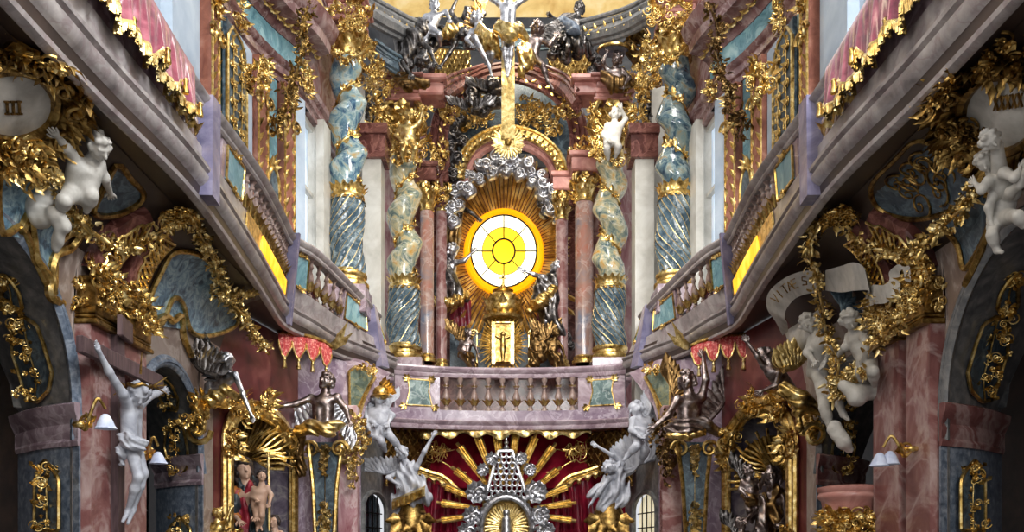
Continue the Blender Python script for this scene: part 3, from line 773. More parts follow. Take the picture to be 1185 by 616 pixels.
# ---------------------------------------------------------------- apse walls
def bx(px0, px1, Y, z0, z1, name, mt, th=.3):
    x0, x1 = P(px0, 0, Y)[0], P(px1, 0, Y)[0]
    m = MB(); m.box(((x0 + x1) / 2, Y + th / 2, (z0 + z1) / 2), (abs(x1 - x0), th, z1 - z0), 0, .01); return m.build(name, mt, kind='structure')
for s, side in ((-1, 'left'), (1, 'right')):
    q = (lambda p: p) if s < 0 else (lambda p: 1176 - p)
    bx(q(419), q(441), 16.9, 4.6, 9.6, 'wall_pillar_' + side, 'pale_pillar', .5); bx(q(414), q(446), 16.8, 9.3, 9.75, 'trim_pillar_cap_' + side, 'burgundy', .6); bx(q(412), q(448), 16.75, 9.75, 9.95, 'trim_pillar_cornice_' + side, 'burgundy', .65)
    bx(q(434), q(459), 18.85, 4.6, 10.3, 'wall_strip_' + side, 'red_streak', .2)
    bx(q(452), q(492), 19.15, 4.6, 11, 'wall_behind_column_' + side, 'pink', .2)
    bx(q(384), q(422), 17.4, 4.6, 11, 'wall_recess_' + side, 'pale_pillar', .2)
    # engaged marble shafts beside the altar recess
    for px, Y, r, y0, y1 in (((494, 18.6, .15, 420, 246), (511, 19.3, .12, 426, 246)) if s < 0 else ((676, 18.8, .2, 422, 236), (650, 19.3, .14, 426, 256))):
        c = P(px, y0, Y); zt = P(px, y1, Y)[2]; zc = P(px, y1 - 32, Y)[2]
        t = thing('marble_column', ('outer blue and red' if px in (494, 676) else 'inner dark red') + f' smooth marble column with gold capital, {side} of the round window', 'column', tuple(c), kind='thing')
        m = MB(); m.lathe([(r, 0), (r, zt - c[2])], c, 24); m.build('shaft', 'shaft_mixed' if r > .14 else 'pink', t)
        m = MB(); m.lathe([(r * 1.3, 0), (r * 1.35, .06), (r * 1.1, .1), (r * 1.2, .14), (r, .18)], c, 24); m.build('base_ring', 'gold', t)
        m = MB(); capital(m, (c[0], c[1], zt), r * .95, zc - zt); m.build('capital', 'gold', t)
        m = MB(); m.box((c[0], c[1], zc + .16), (2.9 * r, 2.9 * r, .3), 0, .03); m.box((c[0], c[1], zc + .36), (3.5 * r, 3.5 * r, .12), 0, .03); m.build('impost_block', 'rose_block' if px in (650, 676) else 'burgundy', t)
    # lower apse side wall with window
    x0, y0, x1, y1 = 2.75, 15.4, 2.35, 17.6
    d = nrm(A(x1 - x0, y1 - y0)); L = math.hypot(x1 - x0, y1 - y0)
    wc, wr, wsp = 1.0, .66, 2.4
    us = np.unique(np.concatenate([np.linspace(0, L, 30), [wc - wr, wc + wr, wc - wr - .001, wc + wr + .001]]))
    top = 4.2
    def wq(u, z, off=0.): return (s * (x0 + d[0] * u - d[1] * off * -1), y0 + d[1] * u + off * d[0] * -1 * -1, z)
    m = MB(); G = []
    for u in us:
        lo = wsp + .35 * math.sqrt(max(0, 1 - ((u - wc) / wr) ** 2)) if abs(u - wc) < wr else 0
        G.append([wq(u, z) for z in np.linspace(lo, top, 4)])
    m.grid(np.array(G)); m.build('wall_apse_' + side, 'grey_stone', kind='structure')
    t = thing(f'window_{wn + 2 if False else (3 if s < 0 else 4)}', None, None, (s * 2.55, 16.6, 1.0), kind='structure')
    arch = [(wc - wr, .2)] + [(wc + wr * math.cos(a), wsp + .35 * math.sin(a)) for a in np.linspace(PI, 0, 20)] + [(wc + wr, .2)]
    m = MB(); m.fan([wq(u, z, .1) for u, z in arch]); m.build('pane', 'glass_dark' if s < 0 else 'glass_lead', t)
    m = MB(); m.tube([wq(u, z, -.01) for u, z in arch], .05, 6); m.build('frame', 'grey_stone', t)
    m = MB()
    for u in np.linspace(wc - wr, wc + wr, 6)[1:-1]: m.tube([wq(u, .2, .07), wq(u, wsp + .3, .07)], .012, 4)
    for z in np.arange(.4, 2.6, .28): m.tube([wq(wc - wr, z, .07), wq(wc + wr, z, .07)], .012, 4)
    m.build('lead_bars', 'iron', t)
# back walls
bx(440, 740, 20.6, 4.0, 10.8, 'wall_back', 'burgundy', .2)
bx(380, 800, 21.2, 10.0, 14.75, 'wall_back_upper', 'slate', .2)
bx(330, 850, 22.0, 14.4, 17.8, 'wall_back_lit', 'apse_yellow', .2)
bx(455, 725, 18.3, 0, 4.1, 'wall_altar', 'crimson_back', .2)
m = MB(); cp = smooth_path([(-2.3, 16.62), (-1.6, 16.88), (-.8, 17.02), (0, 17.06), (.8, 17.02), (1.6, 16.88), (2.3, 16.62)], 8)
G = np.zeros((len(cp), 4, 3))
for i, (x, y) in enumerate(cp): G[i] = [(x, y + .02, 4.04), (x, 20.8, 4.04), (x, 20.8, 4.36), (x, y + .02, 4.36)]
m.grid(G, cv=True); m.build('floor_balcony', 'red_dark', kind='structure')

# ---------------------------------------------------------------- centre balcony
g = thing('balcony_parapet', 'curved lilac marble balcony front with balusters across the altar below the round window', 'balcony', (0, 17, 4.02), kind='thing')
co_ = np.stack([np.gradient(cp[:, 1]), -np.gradient(cp[:, 0])], -1); co_ /= np.linalg.norm(co_, axis=1)[:, None]
m = MB(); m.sweep(cp, [(-.1, 4.02), (.03, 4.02), (.05, 4.05), (.05, 4.09), (.02, 4.11), (.06, 4.14), (.08, 4.18), (.06, 4.2), (-.1, 4.2)], co_); m.build('cornice', 'parapet', g)
m = MB(); m.sweep(cp, [(-.1, 4.19), (.02, 4.19), (.02, 4.4), (-.1, 4.4)], co_); m.build('frieze', 'lilac', g)
m = MB(); m.sweep(cp, [(-.1, 5.04), (.02, 5.04), (.04, 5.07), (.04, 5.12), (.08, 5.15), (.1, 5.2), (.08, 5.24), (-.1, 5.24)], co_); m.build('handrail', 'parapet', g)
def cpt(px, z, d=0.):
    # point of the balcony front on a bearing
    f = (px - VX) / F; k = np.argmax(cp[:, 0] - f * cp[:, 1] > 0); k = max(1, k); a, b = cp[k - 1], cp[k]
    fa, fb = a[0] - f * a[1], b[0] - f * b[1]; u = fa / (fa - fb); q = a + (b - a) * u; o = co_[k]
    return A(q[0] + o[0] * d, q[1] + o[1] * d, z)
for p0, p1, s in ((457, 509, -1), (669, 723, 1)):
    G = [[cpt(p, 4.39, -.1), cpt(p, 5.05, -.1), cpt(p, 5.05, .0), cpt(p, 4.39, .0)] for p in np.linspace(p0, p1, 8)]
    m = MB(); m.grid(np.array(G), cv=True); m.fan(G[0]); m.fan(G[-1]); pl = m.build('panel', 'parapet', g)
    c0 = 485 if s < 0 else 697
    lp = [cpt(c0 + dx, z, .015) for dx, z in ((-13, 4.97), (13, 4.97), (11, 4.75), (15, 4.47), (-15, 4.47), (-11, 4.75))]
    m = MB(); m.fan(lp); m.build('inlay', 'green_marble', pl)
    m = MB(); m.tube(resample(np.array(lp + lp[:1]), .03), .014, 6)
    for dx, z, zz in ((-13, 4.97, 1), (13, 4.97, 1), (-17, 4.45, -1), (17, 4.45, -1)):
        o = cpt(c0 + dx, z, .03); acanthus(m, o, (np.sign(dx), 0, zz * .6), (0, -1, 0), .14, 4); m.scroll(o, (np.sign(dx), 0, 0), (0, 0, zz), .06, 1.3, .012)
    m.build('frame', 'gold', pl)
prof = [(.06, 0), (.06, .05), (.035, .07), (.035, .12), (.07, .2), (.078, .27), (.055, .35), (.03, .4), (.028, .43), (.05, .455), (.045, .48), (.03, .5), (.036, .56), (.06, .6), (.06, .65)]
b0 = None
for i in range(10):
    o = cpt(516.5 + 16.2 * i, 4.395, -.03)
    if b0 is None:
        m = MB(); m.lathe(prof, o, 14); b0 = m.build('baluster', 'baluster', g)
        m = MB(); 
        for k in range(7):
            a = 2 * PI * k / 7; d = A(math.cos(a), math.sin(a), 0); m.leaf(o + d * .045 + A(0, 0, .1), nrm(A(0, 0, 1) + .45 * d), d, .17, .085, .25); m.leaf(o + d * .03 + A(0, 0, .43), nrm(A(0, 0, 1) + .3 * d), d, .1, .05, .3)
        gl = m.build('gilt_leaves', 'gold', b0); o0 = o; 
    else:
        c = b0.copy(); COL.objects.link(c); c.parent = g; c.location = o - o0; WLOC[c.name] = WLOC[g.name]
        e = gl.copy(); COL.objects.link(e); e.parent = c
# ---------------------------------------------------------------- sculpture vocabulary
def addmesh(m, V, Q): m.add(V, Q)
def cloth(parent, name, mt, pts, rad, Y, amp=.25, freq=7., t=(1, 0, 0), cell=None, flat=None, extra=None, label=None, mb=None):
    u = Y / F; s = SDF(); q = [P(p[0], p[1], Y + (p[2] if len(p) > 2 else 0)) for p in pts]
    s.chain(q, [r * u for r in rad])
    for e in (extra or []):
        qq = [P(p[0], p[1], Y + (p[2] if len(p) > 2 else 0)) for p in e[0]]; s.chain(qq, [r * u for r in e[1]])
    rm = np.mean(rad) * u; h = cell or max(.012, rm / 9)
    t = nrm(t); b = nrm(np.cross(t, A(.2, 1, .1))); k1 = freq / rm; ph = R.rand() * 6
    def warp(X, Yy, Z):
        a = X * t[0] + Yy * t[1] * .6 + Z * t[2]; c = X * b[0] + Yy * b[1] + Z * b[2]
        return amp * rm * (np.sin(k1 * a * .5 + 1.6 * np.sin(k1 * .16 * c + ph) + ph) * .65 + .35 * np.sin(k1 * 1.1 * a + 2.2 * np.sin(k1 * .2 * c)))
    V, Q = s.mesh(h, rm * .5, warp)
    m = mb or MB(); m.add(V, Q)
    if mb is None: return m.build(name, mt, parent, label=label, flat_angle=80)
def wing(parent, mt, root, tip, Y, width, side, name='wing', n=11, dy=0., dyt=0.):
    a, b = P(root[0], root[1], Y + dy), P(tip[0], tip[1], Y + dyt); u = Y / F; d = nrm(b - a); L = np.linalg.norm(b - a)
    p = nrm(np.cross(d, A(0, 1, 0))) * side; n3 = A(0, -1, 0) + .0
    le = smooth_path([a, a + d * L * .45 - p * L * .12, b], 10)
    m = MB(); m.tube(le, np.linspace(.14, .04, len(le)) * width * u, 7)
    for row, (k, ln, off) in enumerate(((n, 1., 0), (n, .62, .05), (n - 2, .36, .09))):
        for i in range(k):
            f = (i + .5) / k; o = le[int(f * (len(le) - 1))]
            dd = nrm(p * (1 - .85 * f ** 1.6) + d * (.15 + 1. * f ** 1.3))
            ll = width * u * ln * (.75 + .6 * f)
            m.leaf(o + n3 * off * width * u * .6 + dd * .02, dd, n3 + .15 * R.randn(3), ll, ll * .42, .12, 0, .35)
            m.leaf(o + n3 * (off * width * u * .6 - .02) + dd * .02, dd, -n3, ll * .98, ll * .4, -.1, 0, .2)
    return m.build(name, mt, parent)
def fig(name, label, cat, Y, hs, J, mt, group=None, face=(0, -1, 0), putto=False, hair=None, long_hair=0, beard=False, mus=1., root=None, part='body', cell=None, curls=56, fingers=True, kind=None):
    u = Y / F; H = hs * u
    j = {k: P(v[0], v[1], Y + (v[2] if len(v) > 2 else 0)) for k, v in J.items()}
    allp = np.array(list(j.values()))
    if root is None:
        root = thing(name, label, cat, (allp[:, 0].mean(), allp[:, 1].mean(), allp[:, 2].min()), group, kind)
    f = nrm(face); hd = j['head']; up = nrm(hd - j['neck']); f = nrm(f - up * (f @ up)); r = np.cross(f, up)
    ft = mus * (1.18 if putto else 1.)
    s = SDF(); k = .14 * H
    # torso
    if 'sl' in j and 'sr' in j: lat = nrm(j['sl'] - j['sr'])
    else: lat = r
    ch = j.get('chest'); pe = j.get('pelvis')
    if ch is not None:
        s.cone(j['neck'], hd - up * .2 * H, .23 * H, .2 * H)
        s.cone(j['neck'], ch, .25 * H, .42 * H * ft)
        for sg in (1, -1):
            s.cone(ch + lat * sg * .26 * H, (pe if pe is not None else ch) + lat * sg * .2 * H, .36 * H * ft, .36 * H * ft)
            if 'sl' in j: s.cone(j['sl' if sg > 0 else 'sr'], ch + lat * sg * .2 * H, .21 * H * ft, .3 * H * ft)
        if pe is not None and putto: s.ell((ch + pe) / 2 + f * .12 * H, .46 * H, None)
    for a in ('l', 'r'):
        if 'e' + a in j:
            s.cone(j['s' + a], j['e' + a], .2 * H * ft, .155 * H * ft); s.cone(j['e' + a], j['h' + a], .165 * H * ft, .1 * H * ft)
        if 'k' + a in j:
            hp = pe + lat * (.24 * H if a == 'l' else -.24 * H)
            s.cone(hp, j['k' + a], .33 * H * ft, .21 * H * ft)
            if 'a' + a in j:
                kn, an = j['k' + a], j['a' + a]; mid = kn + (an - kn) * .35
                s.cone(kn, mid, .2 * H * ft, .2 * H * ft); s.cone(mid, an, .2 * H * ft, .115 * H * ft)
                if 't' + a in j: s.cone(an, j['t' + a], .13 * H * ft, .08 * H * ft)
    # head
    ax = [r, f, up]
    s.ell(hd + f * .0, A(.37, .43, .47) * H, ax, .06 * H)
    s.ell(hd - up * .22 * H + f * .13 * H, A(.25, .27, .25) * H, ax, .08 * H)
    sm = .035 * H
    for sg in (1, -1):
        s.cut(hd + f * .45 * H + r * sg * .15 * H + up * .02 * H, .085 * H)
        s.ell(hd + f * .34 * H + r * sg * .15 * H + up * .02 * H, .075 * H, None, sm)
        s.cone(hd + f * .39 * H + r * sg * .06 * H + up * .14 * H, hd + f * .33 * H + r * sg * .24 * H + up * .12 * H, .055 * H, .05 * H, sm)
        s.ell(hd + f * .28 * H + r * sg * .2 * H - up * .14 * H, .1 * H, None, .08 * H)
        s.ell(hd + r * sg * .38 * H - up * .02 * H, A(.05, .1, .13) * H, ax, sm)
    s.cone(hd + f * .41 * H + up * .08 * H, hd + f * .52 * H - up * .11 * H, .045 * H, .075 * H, sm)
    s.cone(hd + f * .39 * H - r * .07 * H - up * .25 * H, hd + f * .39 * H + r * .07 * H - up * .25 * H, .045 * H, .045 * H, sm)
    s.ell(hd + f * .34 * H - up * .4 * H, .085 * H, None, .06 * H)
    # hair
    hs_ = s if hair is None else SDF()
    if hair is not None: hs_.ell(hd - f * .06 * H + up * .05 * H, A(.4, .43, .47) * H, ax, .05 * H); 
    rr = np.random.RandomState(int(J['head'][0] * 13) % 9999)
    for i in range(curls):
        v = nrm(rr.randn(3)); v = v[0] * r + v[1] * f + v[2] * up
        if v @ f > .35 and v @ up < .62: continue
        if v @ up < -.45: continue
        c = hd + (v @ r) * r * .4 * H + (v @ f) * f * .44 * H + (v @ up) * up * .49 * H
        hs_.ell(c, (.09 + .06 * rr.rand()) * H, None, .018 * H)
    if long_hair:
        for sg in (1, -1):
            hs_.chain([hd + r * sg * .36 * H + up * .1 * H - f * .05 * H, hd + r * sg * .42 * H - up * .3 * H - f * .05 * H, hd + r * sg * .36 * H - up * (.3 + .5 * long_hair) * H + f * .06 * H], [.13 * H, .13 * H, .07 * H], .05 * H)
    if beard:
        hs_.chain([hd + f * .3 * H - up * .36 * H, hd + f * .32 * H - up * .6 * H], [.17 * H, .06 * H], .06 * H)
        for sg in (1, -1): hs_.cone(hd + r * sg * .3 * H - up * .15 * H + f * .1 * H, hd + f * .3 * H - up * .4 * H, .09 * H, .12 * H, .05 * H)
    h = cell or max(.0075, H / 17)
    V, Q = s.mesh(h, k)
    m = MB(); m.add(V, Q)
    if fingers:
        for a in ('l', 'r'):
            if 'h' + a in j:
                w = j['h' + a]; d = nrm(w - j['e' + a]); nn = nrm(np.cross(d, lat) + .01); sd = np.cross(d, nn)
                ps = SDF(); ps.cone(w, w + d * .24 * H, .1 * H, .1 * H); 
                for q in (-1, 0, 1): ps.cone(w + d * .1 * H, w + d * .32 * H + sd * q * .1 * H, .075 * H, .065 * H)
                V2, Q2 = ps.mesh(h * .7, .05 * H); m.add(V2, Q2)
                for q, ln in ((-1.5, .26), (-.5, .34), (.5, .36), (1.5, .3)):
                    b = w + d * .32 * H + sd * q * .075 * H
                    m.tube([b, b + d * ln * .45 * H + sd * q * .02 * H, b + (d * ln * .85 + nn * .12 * ln) * H + sd * q * .03 * H], [.045 * H * ft, .042 * H * ft, .028 * H], 6)
                b = w + d * .12 * H + sd * .1 * H
                m.tube([b, b + (d * .12 + sd * .12) * H, b + (d * .26 + sd * .16) * H], [.055 * H, .05 * H, .032 * H], 6)
    ob = m.build(part, mt, root, flat_angle=80)
    if hair is not None:
        V, Q = hs_.mesh(h, .04 * H); mm = MB(); mm.add(V, Q); mm.build('hair', hair, root, flat_angle=80)
    return root
def cloud(name, label, mt, Y, blobs, parent=None, cat='cloud', group=None, curls=True, kind=None):
    s = SDF(); u = Y / F
    m = MB()
    for b in blobs:
        c = P(b[0], b[1], Y + (b[3] if len(b) > 3 else 0)); s.ell(c, b[2] * u)
    rm = np.mean([b[2] for b in blobs]) * u
    def warp(X, Yy, Z): return .12 * rm * np.sin(6 / rm * .5 * (X + .3 * Yy) + 2 * np.sin(3 / rm * Z)) 
    V, Q = s.mesh(max(.014, rm / 7), rm * .22, warp); m.add(V, Q)
    if curls:
        for b in blobs:
            c = P(b[0], b[1], Y + (b[3] if len(b) > 3 else 0)) + A(0, -b[2] * u * .97, 0)
            m.scroll(c, A(math.cos(b[0]), 0, math.sin(b[0])), A(-math.sin(b[0]), 0, math.cos(b[0])), b[2] * u * .75, 1.5, b[2] * u * .13, 0, 6, 1 if int(b[0]) % 2 else -1)
    return m.build(name, mt, parent, label, cat, group, kind, flat_angle=70)
def lattice(m_bar, m_fl, c00, c10, c11, c01, nu, nv, r=.014, off=(0, -.02, 0)):
    c00, c10, c11, c01 = [np.asarray(c, float) + A(*off) for c in (c00, c10, c11, c01)]
    def S(u, v): return c00 * (1 - u) * (1 - v) + c10 * u * (1 - v) + c11 * u * v + c01 * (1 - u) * v
    for k in range(-nv, nu + nv + 1):
        for sg in (1, -1):
            pts = []
            for t in np.linspace(0, 1, 12):
                v = t; uu = (k + sg * t * nv) / nu
                if 0 <= uu <= 1: pts.append(S(uu, v))
            if len(pts) > 1: m_bar.tube(pts, r, 5, caps=False)
    n = nrm(np.cross(c10 - c00, c01 - c00)); n = n if n[1] < 0 else -n
    for i in range(nu + 1):
        for jx in range(nv + 1):
            u, v = i / nu, jx / nv
            if (i + jx) % 1 == 0: m_fl.flower(S(u, v) + n * r, n, r * 2.6, 4)
def pxgrid(poly, hitf, nr=10, ncl=8):
    # fill the inside of an outline (pixel bearings) on a surface, row by row
    poly = np.asarray(poly, float); ys = np.linspace(poly[:, 1].min() + .5, poly[:, 1].max() - .5, nr); G = []
    for y in ys:
        xs = []
        for i in range(len(poly)):
            a, b = poly[i], poly[(i + 1) % len(poly)]
            if (a[1] - y) * (b[1] - y) < 0: xs.append(a[0] + (b[0] - a[0]) * (y - a[1]) / (b[1] - a[1]))
        if len(xs) < 2: continue
        G.append([hitf(x, y) for x in np.linspace(min(xs), max(xs), ncl)])
    return np.array(G)
# ---------------------------------------------------------------- the round window and its glory
def ring(c, rx, rz, n=40, a0=0, a1=2 * PI, y=0.):
    a = np.linspace(a0, a1, n); return np.stack([c[0] + rx * np.cos(a), np.full(n, c[1] + y), c[2] + rz * np.sin(a)], -1)
Yw = 20.1; c = P(583, 291, Yw); u = Yw / F
t = thing('oval_window', 'glowing oval yellow and white glass window above the tabernacle', 'window', tuple(c - A(0, 0, .9)), kind='thing')
def annulus(r0, r1, name, mt, y):
    G = np.stack([ring(c, r0 * u, r0 * 1.1 * u, 48, y=y), ring(c, r1 * u, r1 * 1.1 * u, 48, y=y)]); m = MB(); m.grid(G); return m.build(name, mt, t)
annulus(25, 38, 'outer_glass', 'glass_white', 0); annulus(13, 25.2, 'middle_glass', 'glass_yellow', 0); annulus(.01, 13.2, 'inner_glass', 'glass_gold', 0)
m = MB(); G = np.stack([ring(c, r * u, r * 1.1 * u, 48, y=y) for r, y in ((38, .02), (41, -.06), (45, -.02), (47, .1))]); m.grid(G); m.build('reveal_glow', 'halo_orange', t)  # window light on the gilded reveal, put in as a self-glowing ring
m = MB()
for rr_, w in ((38, .018), (13, .02), (25, .008)): m.tube(ring(c, rr_ * u, rr_ * 1.1 * u, 48, y=-.015)[:-1], w, 6, closed=True)
for a in np.arange(0, 2 * PI, PI / 2): m.tube([c + A(math.cos(a) * 13 * u, -.015, math.sin(a) * 14 * u), c + A(math.cos(a) * 38 * u, -.015, math.sin(a) * 42 * u)], .014, 5)
for a in np.arange(PI / 4, 2 * PI, PI / 2): m.tube([c + A(math.cos(a) * 13 * u, -.01, math.sin(a) * 14 * u), c + A(math.cos(a) * 38 * u, -.01, math.sin(a) * 42 * u)], .011, 5)
m.build('glazing_bars', 'iron', t)
t = thing('gilded_glory', 'gold sunburst of long rays spreading around the oval window', 'sunburst', tuple(c + A(0, -.1, -1.8)))
rg = np.random.RandomState(3); na = 96
for b in range(24):
    m = MB()
    for i in range(4):
        a = 2 * PI * (b * 4 + i + .5) / na; sa = math.sin(a)
        L = 80 + 24 * max(0, sa) ** 2 + 26 * max(0, -sa * 1.0 + .0) + 10 * rg.rand() - (14 if i % 2 else 0)
        if abs(math.cos(a)) > .85: L = 66 + 8 * rg.rand()
        d = A(math.cos(a), 0, sa); tt = A(-sa, 0, math.cos(a))
        p0 = c + A(d[0] * 47 * u, .06, d[2] * 51 * u); p1 = c + A(d[0] * L * u, -.14, d[2] * L * u)
        w0, w1 = .022, .055
        G = [[p0 - tt * w0, p0 + A(0, -.035, 0), p0 + tt * w0, p0 + A(0, .03, 0)], [p1 - tt * w1, p1 + A(0, -.06, 0), p1 + tt * w1, p1 + A(0, .03, 0)], [p1 + d * .1 - tt * .004, p1 + d * .1 + A(0, -.02, 0), p1 + d * .1 + tt * .004, p1 + d * .1]]
        m.grid(G, cv=True)
    m.build('ray_bundle', 'gold_ray', t)

# burgundy architecture framing the recess
def pathpx(pts, Y, n=8): return smooth_path([P(p[0], p[1], Y + (p[2] if len(p) > 2 else 0)) for p in pts], n)
def archmold(name, mt, pts, Y, widths, steps, par=None, **kw):
    # a moulding that follows an outline: steps = list of (offset px, radius px, forward m)
    u = Y / F; base = pathpx(pts, Y); tg = np.gradient(base, axis=0); nn = np.stack([-tg[:, 2], 0 * tg[:, 0], tg[:, 0]], -1); nn /= np.linalg.norm(nn, axis=1)[:, None] + 1e-9
    m = MB()
    for o, r, fw in steps: m.tube(base + nn * o * u + A(0, -fw, 0), r * u, 7, up=(0, 1, 0))
    return m.build(name, mt, par, **kw)
outer = [(508, 238), (504, 210), (512, 190), (510, 165), (516, 135), (538, 106), (583, 88), (632, 102), (660, 130), (668, 165), (664, 190), (672, 210), (666, 240)]
archmold('trim_outer_arch', 'burgundy', outer, 18.95, 0, [(0, 6, 0), (7, 3.5, .08), (-6, 3, .06), (11, 2, .12)], kind='structure')
t = thing('arch_gilding', 'gold carved bead and leaf edging on the burgundy arch over the glory', 'ornament', tuple(P(583, 230, 18.8)))
m = MB(); pp = resample(pathpx(outer, 18.75), .16)
for i in range(1, len(pp) - 1):
    d = nrm(pp[i + 1] - pp[i]); m.leaf(pp[i], nrm(d + .6 * np.cross(d, A(0, 1, 0)) * (-1) ** i), (0, -1, 0), .15, .06, .4)
m.build('leaves', 'gold', t)
inner = [(532, 208), (536, 188), (552, 166), (583, 153), (618, 160), (642, 180), (652, 206)]
archmold('trim_inner_arch', 'gold', inner, 19.3, 0, [(0, 6, 0), (6, 2, .05)], kind='structure')
archmold('trim_inner_band', 'rose_block', [(538, 212), (546, 190), (560, 175), (583, 167), (612, 172), (634, 188), (644, 212)], 19.4, 0, [(0, 4.5, 0), (5, 2, .05)], kind='structure')
t = thing('inner_arch_gilding', 'gold foliage band glowing on the small orange arch behind the cross foot', 'ornament', tuple(P(583, 200, 19.2)))
m = MB(); pp = resample(pathpx(inner, 19.16), .07)
for i in range(1, len(pp) - 1):
    d = nrm(pp[i + 1] - pp[i]); m.leaf(pp[i], nrm(d + .9 * np.cross(d, A(0, 1, 0)) * (-1) ** i), (0, -1, 0), .13, .07, .5)
m.build('foliage', 'gold', t)
# spandrel field behind, with gilt tendrils
m = MB(); m.fan([P(x, y, 19.6) for x, y in ((512, 178), (514, 140), (540, 105), (583, 90), (630, 104), (660, 135), (662, 178))]); m.build('trim_spandrel_field', 'scagliola_dark', kind='structure')
t = thing('spandrel_tendrils', 'gold tendrils and blossoms over the blue-grey field above the inner arch', 'ornament', tuple(P(583, 160, 19.4)))
for x0 in (528, 542, 558, 606, 622, 640):
    m = MB(); clump(m, P(x0, 120 + abs(x0 - 583) * .38, 19.45), (0, -1, 0), (.2, .3), 26, leafL=.19); m.build('tendril', 'gold', t)
# altar recess back: green marble base with crimson hanging
m = MB(); m.box(tuple(P(583, 402, 20.2)), (2.5, .2, 1.15), 0, .02); m.build('trim_altar_base', 'scagliola_dark', kind='structure')
for px, sd in ((533, 'left'), (634, 'right')):
    m = MB(); o = P(px, 378, 19.95); G = []
    for z in np.linspace(0, .62, 8): G.append([o + A(x * .24, -.02 * math.sin(9 * x + z * 3), z) for x in np.linspace(-1, 1, 16)])
    m.grid(np.array(G)); m.build('crimson_hanging', 'crimson', None, f'small crimson wall hanging in the altar recess, {"left" if sd == "left" else "right"} of the tabernacle', 'hanging')
# tabernacle
t = thing('tabernacle', 'gold domed tabernacle with ray-edged door beneath the oval window', 'tabernacle', tuple(P(582, 425, 19.2)))
Yt = 19.3; ut = Yt / F
m = MB(); m.box(tuple(P(582, 398, Yt)), (26 * ut, .3, 50 * ut), 0, .03); m.build('casket', 'gold', t)
m = MB(); m.box(tuple(P(582, 398, Yt - .17)), (17 * ut, .04, 43 * ut), 0, .015); dr = m.build('door', 'gold_dark', t)
m = MB()
for sx in (-1, 1): m.box(tuple(P(582 + sx * 11, 398, Yt - .18)), (3.5 * ut, .08, 50 * ut), 0, .02)
m.box(tuple(P(582, 373.5, Yt - .18)), (25 * ut, .08, 3 * ut), 0, .02); m.build('frame', 'gold_pale', t)
m = MB(); o = P(582, 402, Yt - .24); s_ = SDF(); s_.cone(o + A(0, 0, .2), o, .05, .06).cone(o, o - A(0, 0, .3), .07, .03).ell(o + A(0, 0, .29), .06).cone(o + A(0, 0, .17), o + A(.16, 0, .25), .03, .02).cone(o + A(0, 0, .17), o + A(-.16, 0, .25), .03, .02)
m.add(*s_.mesh(.012, .02)); m.build('relief_figure', 'gold', dr)
m = MB()
for i in range(44):
    a = 2 * PI * i / 44; ca, sa = math.cos(a), math.sin(a)
    k_ = min(14 / max(1e-6, abs(ca)), 26 / max(1e-6, abs(sa))); L = k_ + 10 + 6 * (i % 2)
    o = P(582, 398, Yt - .05); p0 = o + A(ca * k_ * ut, 0, sa * k_ * ut); p1 = o + A(ca * L * ut, -.08, sa * L * ut); tt = A(-sa, 0, ca)
    m.grid([[p0 - tt * .03, p0 + A(0, -.03, 0), p0 + tt * .03, p0 + A(0, .02, 0)], [p1 - tt * .008, p1 + A(0, -.01, 0), p1 + tt * .008, p1]], cv=True)
m.build('ray_border', 'gold_pale', t)
m = MB(); o = P(582, 371, Yt); m.lathe([(.44, 0), (.46, .05), (.36, .08), (.38, .14), (.42, .2), (.4, .4), (.36, .5), (.26, .58), (.2, .62), (.24, .66), (.12, .7), (.04, .74)], o, 20)
for i in range(12):
    a = 2 * PI * i / 12; d = A(math.cos(a), math.sin(a), 0); m.leaf(o + d * .4 + A(0, 0, .18), nrm(A(0, 0, 1) + .1 * d), d, .34, .16, .35, 2); m.leaf(o + d * .34 + A(0, 0, .05), nrm(A(0, 0, 1) + .5 * d), d, .18, .14, .4)
m.build('dome', 'gold', t)
m = MB(); o = P(582, 332, Yt); m.ell(o, .06); m.box(o + A(0, 0, .16), (.04, .04, .26)); m.box(o + A(0, 0, .2), (.16, .04, .04)); m.build('cross_finial', 'gold', t)

# cloud bank of the glory
rg = np.random.RandomState(11)
bl = []
for i in range(30):
    a = PI * (.1 + .8 * i / 29); rr_ = 86 + 8 * math.sin(i * 2.1)
    x = 583 + rr_ * .78 * math.cos(a) * 1.0; y = 284 - rr_ * math.sin(a) * 1.08
    bl.append((x, y, 7 + 3 * rg.rand(), -.1 * rg.rand()))
cloud('cloud_bank', 'curling silver clouds arched over the gold rays of the glory', 'silver', 19.45, bl, kind='thing')
cloud('cloud_column', 'silver clouds tumbling down beside the glory on its left', 'silver_dark', 19.3, [(520, 128, 8), (532, 140, 8), (526, 155, 9), (536, 165, 7), (523, 172, 8), (530, 186, 9), (516, 196, 8), (525, 203, 8)], kind='thing')
cloud('cloud_column', 'silver clouds with cherub curls beside the glory on its right', 'silver_dark', 19.5, [(640, 236, 7), (632, 246, 8), (648, 226, 6), (626, 236, 6), (645, 250, 7)], kind='thing')

